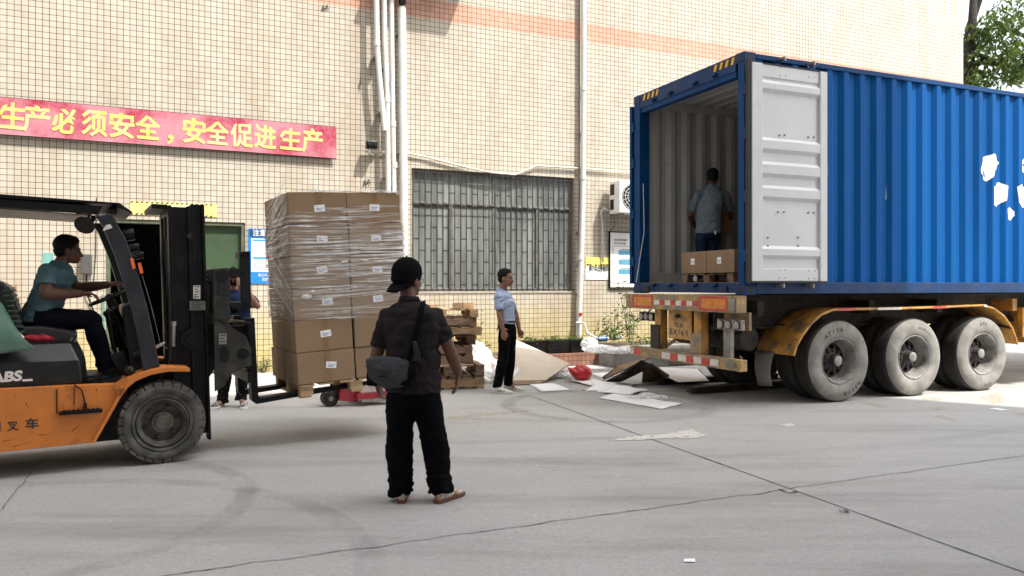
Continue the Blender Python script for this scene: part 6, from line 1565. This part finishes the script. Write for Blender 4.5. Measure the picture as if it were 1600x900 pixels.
q.ring(secs, True, 22); q = remesh(q, .0065, 3, .006, (9,9,14), 5); bo_ = q.obj('bag_body', fabric('grey_bag_fabric', (.044,.045,.049), rough=.6), bag, smooth=True)
q = MB(); q.ring([(ctr+V(x,.055+.03*abs(x/.15)**2,-.05),V(0,0,.05),V(0,.035,0)) for x in (-.15,-.08,0,.08,.15)], True, 16); q.ring([(ctr+V(x,.03,-.078),V(0,0,.022),V(0,.05,0)) for x in (-.14,-.07,0,.07,.16)], True, 14); q.ring([(ctr+V(x,.03,-.01+z),V(0,0,h),V(0,.045,0)) for x,z,h in ((.135,0,.07),(.16,0,.06),(.19,.01,.04))], True, 14)
q = remesh(q, .007, 3, .004, (12,12,12), 8); q.obj('bag_base', K['capblack'], bag, smooth=True)
q = MB()
for i in range(5): q.box(ctr.x-.055+.011*i, ctr.x-.048+.011*i, ctr.y-.0715, ctr.y-.066, ctr.z-.03, ctr.z-.022)
q.obj('small_logo', K['capblack'], bag)
q = MB(); q.tube([ctr+V(-.15+.03*i, -.045+.012*abs(i-5)/5*2, .052-.0035*abs(i-5)) for i in range(11)], .003, 5); q.obj('zip', K['black'], bag)
# ---------------- man in the light blue shirt, side view to the right
D = 10.8
base = V(p1(786,613).x, D, 0)
f2 = V(.88, .25, 0).normalized(); f2 = V(.94,-.30,0).normalized(); r2 = f2.cross(Z_)
def p2(u, v, dy=0): return wpt(u, v, 10.8+dy)
J = dict(pelvis=p2(793,512), neck=p2(784,455), head=p2(790.5,434.5,-.02),
  sh=(p2(792,462,.14), p2(779,464,-.15)), el=(p2(806,490,.2), p2(780,492,-.2)), wr=(p2(811,514,.16), p2(786,516,-.2)),
  hip=(p2(797,518,.08), p2(789,518,-.09)), kn=(p2(797,560,.08), p2(786,562,-.09)), an=(p2(794,599,.12), p2(776,604,-.10)), toe=(f2, f2))
hk = (dict(d=V(.25,-.1,-1), n=V(-.3,-.9,0), side=f2, curl=.7), dict(d=V(.12,0,-1), n=V(-.2,.9,0), side=f2, curl=.55))
man2, JJ, so = build_person('man in light blue shirt and black trousers standing by the cardboard, looking right', base, J, f2, r2, K['skin'],
    fabric('light_blue_shirt', (.33,.40,.54)), fabric('black_suit_cloth', (.0035,.0035,.004), .3), .96, seed=6, headf=V(.92,-.38,.03), sleeves=.72, tuck=True, hand_kw=hk, leg_r=(.092,.074,.064,.066), arm_r=(.048,.040,.028), bunch=.010, hs=1.07)
c = JJ['head']; hf = V(.92,-.38,.03).normalized(); hr = hf.cross(Z_).normalized()
face_parts(man2, c, hf, hr, hr.cross(hf), 1.07); hair_obj(man2, c, hf, hr, hr.cross(hf), 1.06)
up_ = Z_; q = MB(); cc_ = JJ['pelvis']+Z_*.09; q.tube([cc_+r2*.158*math.cos(t)+f2*.118*math.sin(t) for t in [k*PI/14 for k in range(28)]], .014, 6, closed=True); be = q.obj('belt', K['black'], man2)
q = MB(); q.tube([JJ['pelvis']-f2*.10+r2*.10+Z_*.08, JJ['pelvis']-f2*.11+r2*.11-Z_*.03], .01, 6); q.tube([JJ['pelvis']-f2*.11+r2*.11-Z_*.03+f2*.02*math.cos(a)+Z_*.02*math.sin(a) for a in (0,1,2,3,4,5)], .004, 5); q.obj('keys', K['steel'], man2)
for (u, v, dy) in ((788,606,.12), (771,614,-.12)):
    g_ = p2(u, v, dy); shoe(man2, V(g_.x, g_.y, 0)-base, f2 if dy < 0 else V(1,-.1,0), .29, mat('white_trainer', (.62,.60,.54), .6, rnd=False), mat('pale_sole', (.5,.48,.42), .7))
# ---------------- forklift driver, seated
def pf(u, v, c): x, z = FK.px(u, v, c); return V(FK.X+FK.c*x-FK.s*c, FK.Y+FK.s*x+FK.c*c, z)
f3 = V(FK.c, FK.s, 0); r3 = f3.cross(Z_)
base = pf(55, 505, .6); base = V(base.x, base.y, base.z)
J = dict(pelvis=pf(62,493,.6), neck=pf(91,414,.6), head=pf(107,391,.6),
  sh=(pf(92,426,.82), pf(74,424,.40)), el=(pf(122,450,.92), pf(72,459,.34)), wr=(pf(168,445,.80), pf(124,459,.40)),
  hip=(pf(62,500,.70), pf(60,498,.49)), kn=(pf(140,498,.76), pf(143,502,.44)), an=(pf(168,568,.74), pf(168,571,.42)), toe=(f3, f3))
hk = (dict(d=f3+V(0,0,.25), n=V(-.2,0,-1), side=-V(-FK.s,FK.c,0)*1.0, curl=.75), dict(d=f3, n=V(.1,0,-1), side=V(-FK.s,FK.c,0), curl=.65))
hf = (f3+V(.02,-.05,-.05)).normalized()
drv, JJ, so = build_person('forklift driver in teal polo shirt sitting at the steering wheel, facing right', base, J, f3, r3, K['skind'],
    fabric('teal_polo', (.085,.15,.175)), fabric('navy_black_trousers', (.0035,.0045,.009), .3), 1.12, seed=9, headf=hf, headu=V(-.0,0,1)+f3*.05, sleeves=.62, hand_kw=hk, top_drop=.05, leg_r=(.108,.080,.068,.074), arm_r=(.056,.052,.033), bunch=.010, shirt_amp=.010)
c = JJ['head']; hr = hf.cross(Z_).normalized(); hu = hr.cross(hf).normalized()
face_parts(drv, c, hf, hr, hu); hair_obj(drv, c, hf, hr, hu, 1.03)
for i, cc_ in enumerate((.74,.42)):
    h = pf(160,592-4*i,cc_)-base; h = V(h.x,h.y,h.z); 
    s__ = shoe(drv, h, f3, .27, K['hubdark'], K['black'])
# ---------------- loader inside the container
def p4(u, v, dy=0): return wpt(u, v, 11.3+dy)
f4 = V(.25,.95,0).normalized(); r4 = f4.cross(Z_)
base = V(p4(1106,440).x, 11.3, FZ)
J = dict(pelvis=p4(1107,362), neck=p4(1111,293,.10), head=p4(1114,277,.16),
  sh=(p4(1091,305,.05), p4(1134,306,.08)), el=(p4(1078,336,.16), p4(1142,336,.20)), wr=(p4(1084,352,.38), p4(1141,352,.44)),
  hip=(p4(1098,370), p4(1115,370)), kn=(p4(1095,402,.05), p4(1113,402,.06)), an=(p4(1089,431), p4(1112,433,-.05)), toe=(f4, f4))
hk = (dict(d=V(.4,.8,-.2), n=V(.9,-.3,.2), side=V(0,.3,1), curl=.3), dict(d=V(-.4,.8,-.2), n=V(-.9,-.3,.2), side=V(0,.3,1), curl=.3))
hf = V(.35,.9,-.12).normalized()
ld_, JJ, so = build_person('loader in grey blue shirt and jeans carrying a carton inside the container', base, J, f4, r4, K['skind'],
    fabric('grey_blue_shirt', (.14,.17,.19)), fabric('navy_jeans', (.012,.02,.05), .5, dirt=(.04,.06,.11)), 1.08, seed=12, headf=hf, sleeves=.75, hand_kw=hk, top_drop=.03, leg_r=(.098,.078,.068,.07), vox=.0075)
c = JJ['head']; hr = hf.cross(Z_).normalized(); hu = hr.cross(hf).normalized()
face_parts(ld_, c, hf, hr, hu); hair_obj(ld_, c, hf, hr, hu, 1.03, 1.25)
for u, v in ((1087,437),(1110,440)):
    g_ = p4(u, v, -.06); shoe(ld_, V(g_.x, g_.y, FZ)-base, f4, .27, K['paper'], K['retwhite'])
q = MB(); q.tube([JJ['pelvis']+r4*.10-f4*.155+Z_*.0, JJ['pelvis']+r4*.10-f4*.16-Z_*.05], .012, 6); q.obj('key_tag', K['white'], ld_)
cb = carton('carton', 'carton held against the chest by the loader inside the container', 'cartons loaded inside the container', .50, .40, .30)
mp = p4(1113,343,.52); cb.location = V(mp.x-.25, mp.y-.16, mp.z-.2); cb.rotation_euler = (.10, .05, -.2)
# ---------------- worker behind the mast, arm raised to his face
def p5(u, v, dy=0): return wpt(u, v, 9.5+dy)
f5 = V(.45,-.89,0).normalized(); r5 = f5.cross(Z_)
base = V(p5(362,636).x, 9.5, 0)
J = dict(pelvis=p5(368,527), neck=p5(366,456), head=p5(364,435,-.03),
  sh=(p5(391,468,-.02), p5(349,468,-.02)), el=(p5(402,478,-.20), p5(342,500,-.1)), wr=(p5(378,446,-.24), p5(350,520,-.25)),
  hip=(p5(376,534), p5(359,534)), kn=(p5(378,582,-.03), p5(352,584,-.03)), an=(p5(377,621), p5(347,624)), toe=(f5, V(-.1,-1,0)))
hk = (dict(d=V(-.45,.25,.35), n=V(.1,.9,-.2), side=V(.2,.2,1), curl=.6), dict(d=V(.5,-.5,-.3), n=V(.2,.6,-.6), side=V(.4,.4,.7), curl=.5))
hf = V(.35,-.93,.0).normalized()
wk, JJ, so = build_person('worker in navy shirt and black cap standing behind the forklift mast, hand at his face', base, J, f5, r5, K['skin'],
    fabric('navy_polo', (.018,.028,.065)), fabric('black_trousers', (.010,.010,.012), .3), 1.02, seed=15, headf=hf, sleeves=.6, hand_kw=hk, top_drop=.06, leg_r=(.096,.078,.066,.07), vox=.0075)
c = JJ['head']; hr = hf.cross(Z_).normalized(); hu = hr.cross(hf).normalized()
face_parts(wk, c, hf, hr, hu); cap_obj(wk, c, hf, hr, hu, .97, False)
q = MB(); q.ring([(c+hf*(.088-3.2*x*x)-hu*.055+hr*x, hu*h, hf*.024) for x, h in ((-.07,.022),(-.035,.034),(0,.042),(.035,.034),(.07,.022))], True, 14); q.obj('face_mask', K['capblack'], wk, smooth=True)
for (u, v, dy, dv) in ((378,630,0,V(.35,-.93,0)), (345,634,0,V(-.1,-1,0))):
    g_ = p5(u, v, dy); shoe(wk, V(g_.x, 9.5+.06, 0)-base, dv, .28, mat('black_white_trainer', (.32,.32,.32), .6, var=.3, dirt=(.02,.02,.02), dfac=(.48,.52), dscale=18, rnd=False), K['white'])
# ================================================================ plants
def leaves(q, c, n, sz, spread, rnd, dirn=None, droop=.3, asp=.42):
    for _ in range(n):
        p = Vector(c)+Vector((rnd.gauss(0,1)*spread[0], rnd.gauss(0,1)*spread[1], rnd.gauss(0,1)*spread[2]))
        a = rnd.uniform(0, 2*PI); d = Vector((math.cos(a), math.sin(a), rnd.uniform(-.9,.5)-droop)).normalized() if dirn is None else (Vector(dirn)+Vector((rnd.gauss(0,.3),rnd.gauss(0,.3),rnd.gauss(0,.3)))).normalized()
        s_ = d.cross(Vector((rnd.gauss(0,1),rnd.gauss(0,1),rnd.gauss(0,1)))).normalized(); L_ = sz*rnd.uniform(.6,1.25); w_ = L_*asp*.5; nrm = d.cross(s_)
        m_ = p+d*L_*.5
        q.add([p, m_+s_*w_+nrm*w_*.35, p+d*L_-nrm*L_*.06, m_-s_*w_+nrm*w_*.35, m_], [(0,1,4),(1,2,4),(0,4,3),(4,2,3)])
def plant_base(name, label, cat, loc, group=None):
    t = thing(name, label, cat, loc, 0, group); return t
def wallP(u, v, y): x, z = WALL.px(u, v, y); return Vector((WALL.X+WALL.c*x-WALL.s*y, WALL.Y+WALL.s*x+WALL.c*y, z))
# three black basket planters with low herbs
for i, (u0, u1) in enumerate(((815,845),(849,883),(885,913))):
    x0 = WALL.px(u0, 540, -.8)[0]; x1 = WALL.px(u1, 540, -.8)[0]
    t = thing('basket_planter', ['black basket planter nearest the man in blue, with sparse herbs','middle black basket planter on the planter edge','black basket planter beside the foot of the downpipe'][i], 'planter', ((x0+x1)/2, -.8, .19), 0, 'black basket planters under the window', WALL)
    w_ = (x1-x0)/2; q = MB()
    q.prism([(-w_*.88,0),(w_*.88,0),(w_,.27),(-w_,.27)], -.17, -.15); q.prism([(-w_*.88,0),(w_*.88,0),(w_,.27),(-w_,.27)], .15, .17)
    q.prism([(-w_*.88,0),(-w_*.84,0),(-w_*.96,.27),(-w_,.27)], -.15, .15); q.prism([(w_*.84,0),(w_*.88,0),(w_,.27),(w_*.96,.27)], -.15, .15)
    q.box(-w_-.01, w_+.01, -.185, -.172, .25, .275)
    for k in range(9): x = -w_*.85+k*w_*1.7/8; q.box(x-.004, x+.004, -.178, -.171, .02, .24)
    for z in (.05,.12,.19): q.box(-w_*.93, w_*.93, -.180, -.1745, z, z+.008)
    q.obj('basket', K['plastic'], t)
    MB().box(-w_*.95, w_*.95, -.149, .149, .18, .22).obj('soil', K['hubdark'], t)
    r_ = random.Random(i+60); q = MB(); leaves(q, (0,0,.27), 130, .07, (w_*.5,.09,.035), r_, droop=-.6, asp=.3); q.obj('foliage', K['plantleaf'], t)
def shrub(name, label, base, stems, nleaf, sz, seed, spread=.07, stem_r=.008, group=None, asp=.34):
    t = thing(name, label, 'plant', tuple(base), 0, group); r_ = random.Random(seed); q = MB(); lf = MB()
    for tip in stems:
        tip = Vector(tip); P = [Vector((0,0,0))+Vector((tip.x*.15, tip.y*.15, 0)), tip*.35+Vector((r_.gauss(0,.03),r_.gauss(0,.03),.03)), tip*.7+Vector((r_.gauss(0,.04),r_.gauss(0,.04),.02)), tip]
        q.tube(P, [stem_r, stem_r*.8, stem_r*.6, stem_r*.3], 5)
        for k in range(nleaf):
            tt = r_.uniform(.25, 1.05); j = min(2, int(tt*3)); p = P[j].lerp(P[min(3,j+1)], min(1, tt*3-j)); leaves(lf, p, 1, sz, (spread,)*3, r_, asp=asp)
    q.obj('stem', K['bark'], t); lf.obj('foliage', K['plantleaf'], t); return t
def off(b, L_): return [wallP(u, v, y)-b for u, v, y in L_]
b = wallP(960, 532, -.9); shrub('leafy_shrub', 'leafy green shrub with yellowing leaves growing by the water tap', b, off(b, [(940,505,-.9),(952,498,-.8),(962,490,-.9),(972,500,-1),(955,512,-1.1),(938,520,-1),(980,512,-.9)]), 34, .10, 3, .06)
b = wallP(985, 535, -1.0); shrub('tall_shrub', 'tall thin stemmed shrub beside the container corner', b, off(b, [(966,440,-.4),(975,455,-.5),(968,478,-.6),(985,480,-.7),(1000,470,-.5),(992,500,-.9)]), 22, .11, 4, .07)
b = wallP(1000, 545, -1.3); shrub('low_shrub', 'low spreading green shrub behind the trailer bumper', b, off(b, [(985,535,-1.3),(1000,530,-1.3),(1015,534,-1.2),(1030,536,-1.1),(1045,530,-1),(1060,535,-1)]), 45, .09, 5, .08)
b = wallP(745, 530, -.9)
t = shrub('sapling', 'young sapling with a few leaves behind the pallet stack', wallP(742,555,-.9), off(wallP(742,555,-.9), [(745,486,-.9),(752,490,-.9),(740,492,-.9)]), 11, .12, 6, .05)
q = MB()
b = wallP(756, 552, -1.0); shrub('weed', 'small bright green weeds beside the man in blue', b, off(b, [(750,541,-1),(758,538,-1),(765,544,-1)]), 16, .07, 8, .04)
b = wallP(412, 583, -.1); shrub('weed', 'small weeds at the wall foot left of the box stack', b, off(b, [(404,566,-.1),(412,562,-.1),(420,560,-.1),(425,568,-.12),(398,574,-.1)]), 26, .05, 9, .05)
b = wallP(575, 600, -1.2); shrub('weed', 'weeds glimpsed beneath the raised cartons by the red jack', b, off(b, [(566,590,-1.2),(572,585,-1.2),(580,588,-1.2)]), 18, .06, 10, .05)
# old pipework and dry bush by the tap
# ================================================================ tree beyond the building end
def tree(name, label, base, H_, lobes, n_leaf, seed, branches, sz=.2):
    t = thing(name, label, 'tree', base, 0, 'trees beyond the factory end'); r_ = random.Random(seed)
    q = MB()
    for P, rs in branches: q.tube([Vector(p) for p in P], rs, 9)
    q.obj('trunk', K['bark'], t, smooth=True)
    q = MB()
    for c, rad, k in lobes:
        for _ in range(int(n_leaf*k)):
            # leaves gather in sprays
            d = Vector((r_.gauss(0,1), r_.gauss(0,1), r_.gauss(0,1))).normalized()*(r_.random()**.4)
            p = Vector(c)+Vector((d.x*rad[0], d.y*rad[1], d.z*rad[2]))
            if noise.noise(p*.9+Vector((seed,0,0))) < -.02: continue
            leaves(q, p, 7, sz, (.16,.16,.14), r_, droop=.7, asp=.34)
    q.obj('crown', K['treeleaf'], t); return t
tb = Vector((15.1, 24.2, 0))
def tp(u, v, Y): return wpt(u, v, Y)-tb
br = [([(0,0,0),(.05,0,3),tp(1508,150,24),tp(1512,90,24),tp(1519,40,24),tp(1524,-60,24)], [.42,.36,.30,.2,.13,.08]),
      ([tp(1510,110,24),tp(1535,95,23.8),tp(1560,100,23.6),tp(1585,118,23.5)], [.14,.10,.07,.03]),
      ([tp(1512,88,24),tp(1530,86,23.6),tp(1548,94,23.4),tp(1570,92,23)], [.10,.07,.05,.03]),
      ([tp(1509,100,24),tp(1516,40,24.2),tp(1530,0,24),tp(1550,-60,24)], [.16,.12,.10,.06]),
      ([tp(1512,60,24),tp(1560,40,24.5),tp(1610,60,24.5),tp(1680,50,24)], [.12,.09,.06,.03])]
lob = [(tp(1560,40,23.6),(1.0,1.0,.7),.13),(tp(1590,15,23.8),(.9,1.0,.6),.12),(tp(1535,60,24),(.5,.8,.35),.05),(tp(1562,85,23.2),(.9,.9,.45),.13),(tp(1585,110,23),(.9,.9,.4),.14),(tp(1530,120,23.6),(.55,.7,.25),.05),(tp(1620,80,23.6),(.8,1.,.9),.14),(tp(1560,125,23.3),(1.1,.8,.25),.09),(tp(1570,140,23.2),(1.2,.8,.25),.09),(tp(1605,150,23),(1.,.8,.3),.08),(tp(1575,-20,24),(1.4,1.2,.5),.1),(tp(1650,20,24),(1.4,1.4,1.2),.16),(tp(1700,90,24),(1.5,1.5,1.2),.12)]
tree('broadleaf_tree', 'broad leaved tree with dark branches showing above the container', tuple(tb), 12, lob, 560, 21, br, .25)
# boundary wall and darker tree further off, glimpsed past the last wheel
bw = thing('boundary_wall', 'low pale boundary wall far behind the trailer', 'wall', (9, 33, 0), 0)
MB().box(-6, 40, 0, .3, 0, 2.4).obj('wall_face', mat('old_render', (.35,.33,.30), .9, var=.2, dirt=(.2,.18,.15), dfac=(.5,.7), dscale=1), bw)
MB().box(-6.1, 40, -.05, .35, 2.401, 2.5).obj('coping', K['concrete'], bw)
t2 = Vector((27, 36, 0))
tree('broadleaf_tree', 'denser tree standing further off behind the boundary wall', tuple(t2), 10, [((0,0,6.5),(4,3,2.6),.5),((3,0,5),(3,3,2),.3)], 900, 31, [([(0,0,0),(.1,0,3),(.3,.2,6)],[.3,.25,.12]),([(.1,0,3),(1.6,.3,5)],[.15,.06])], .3)
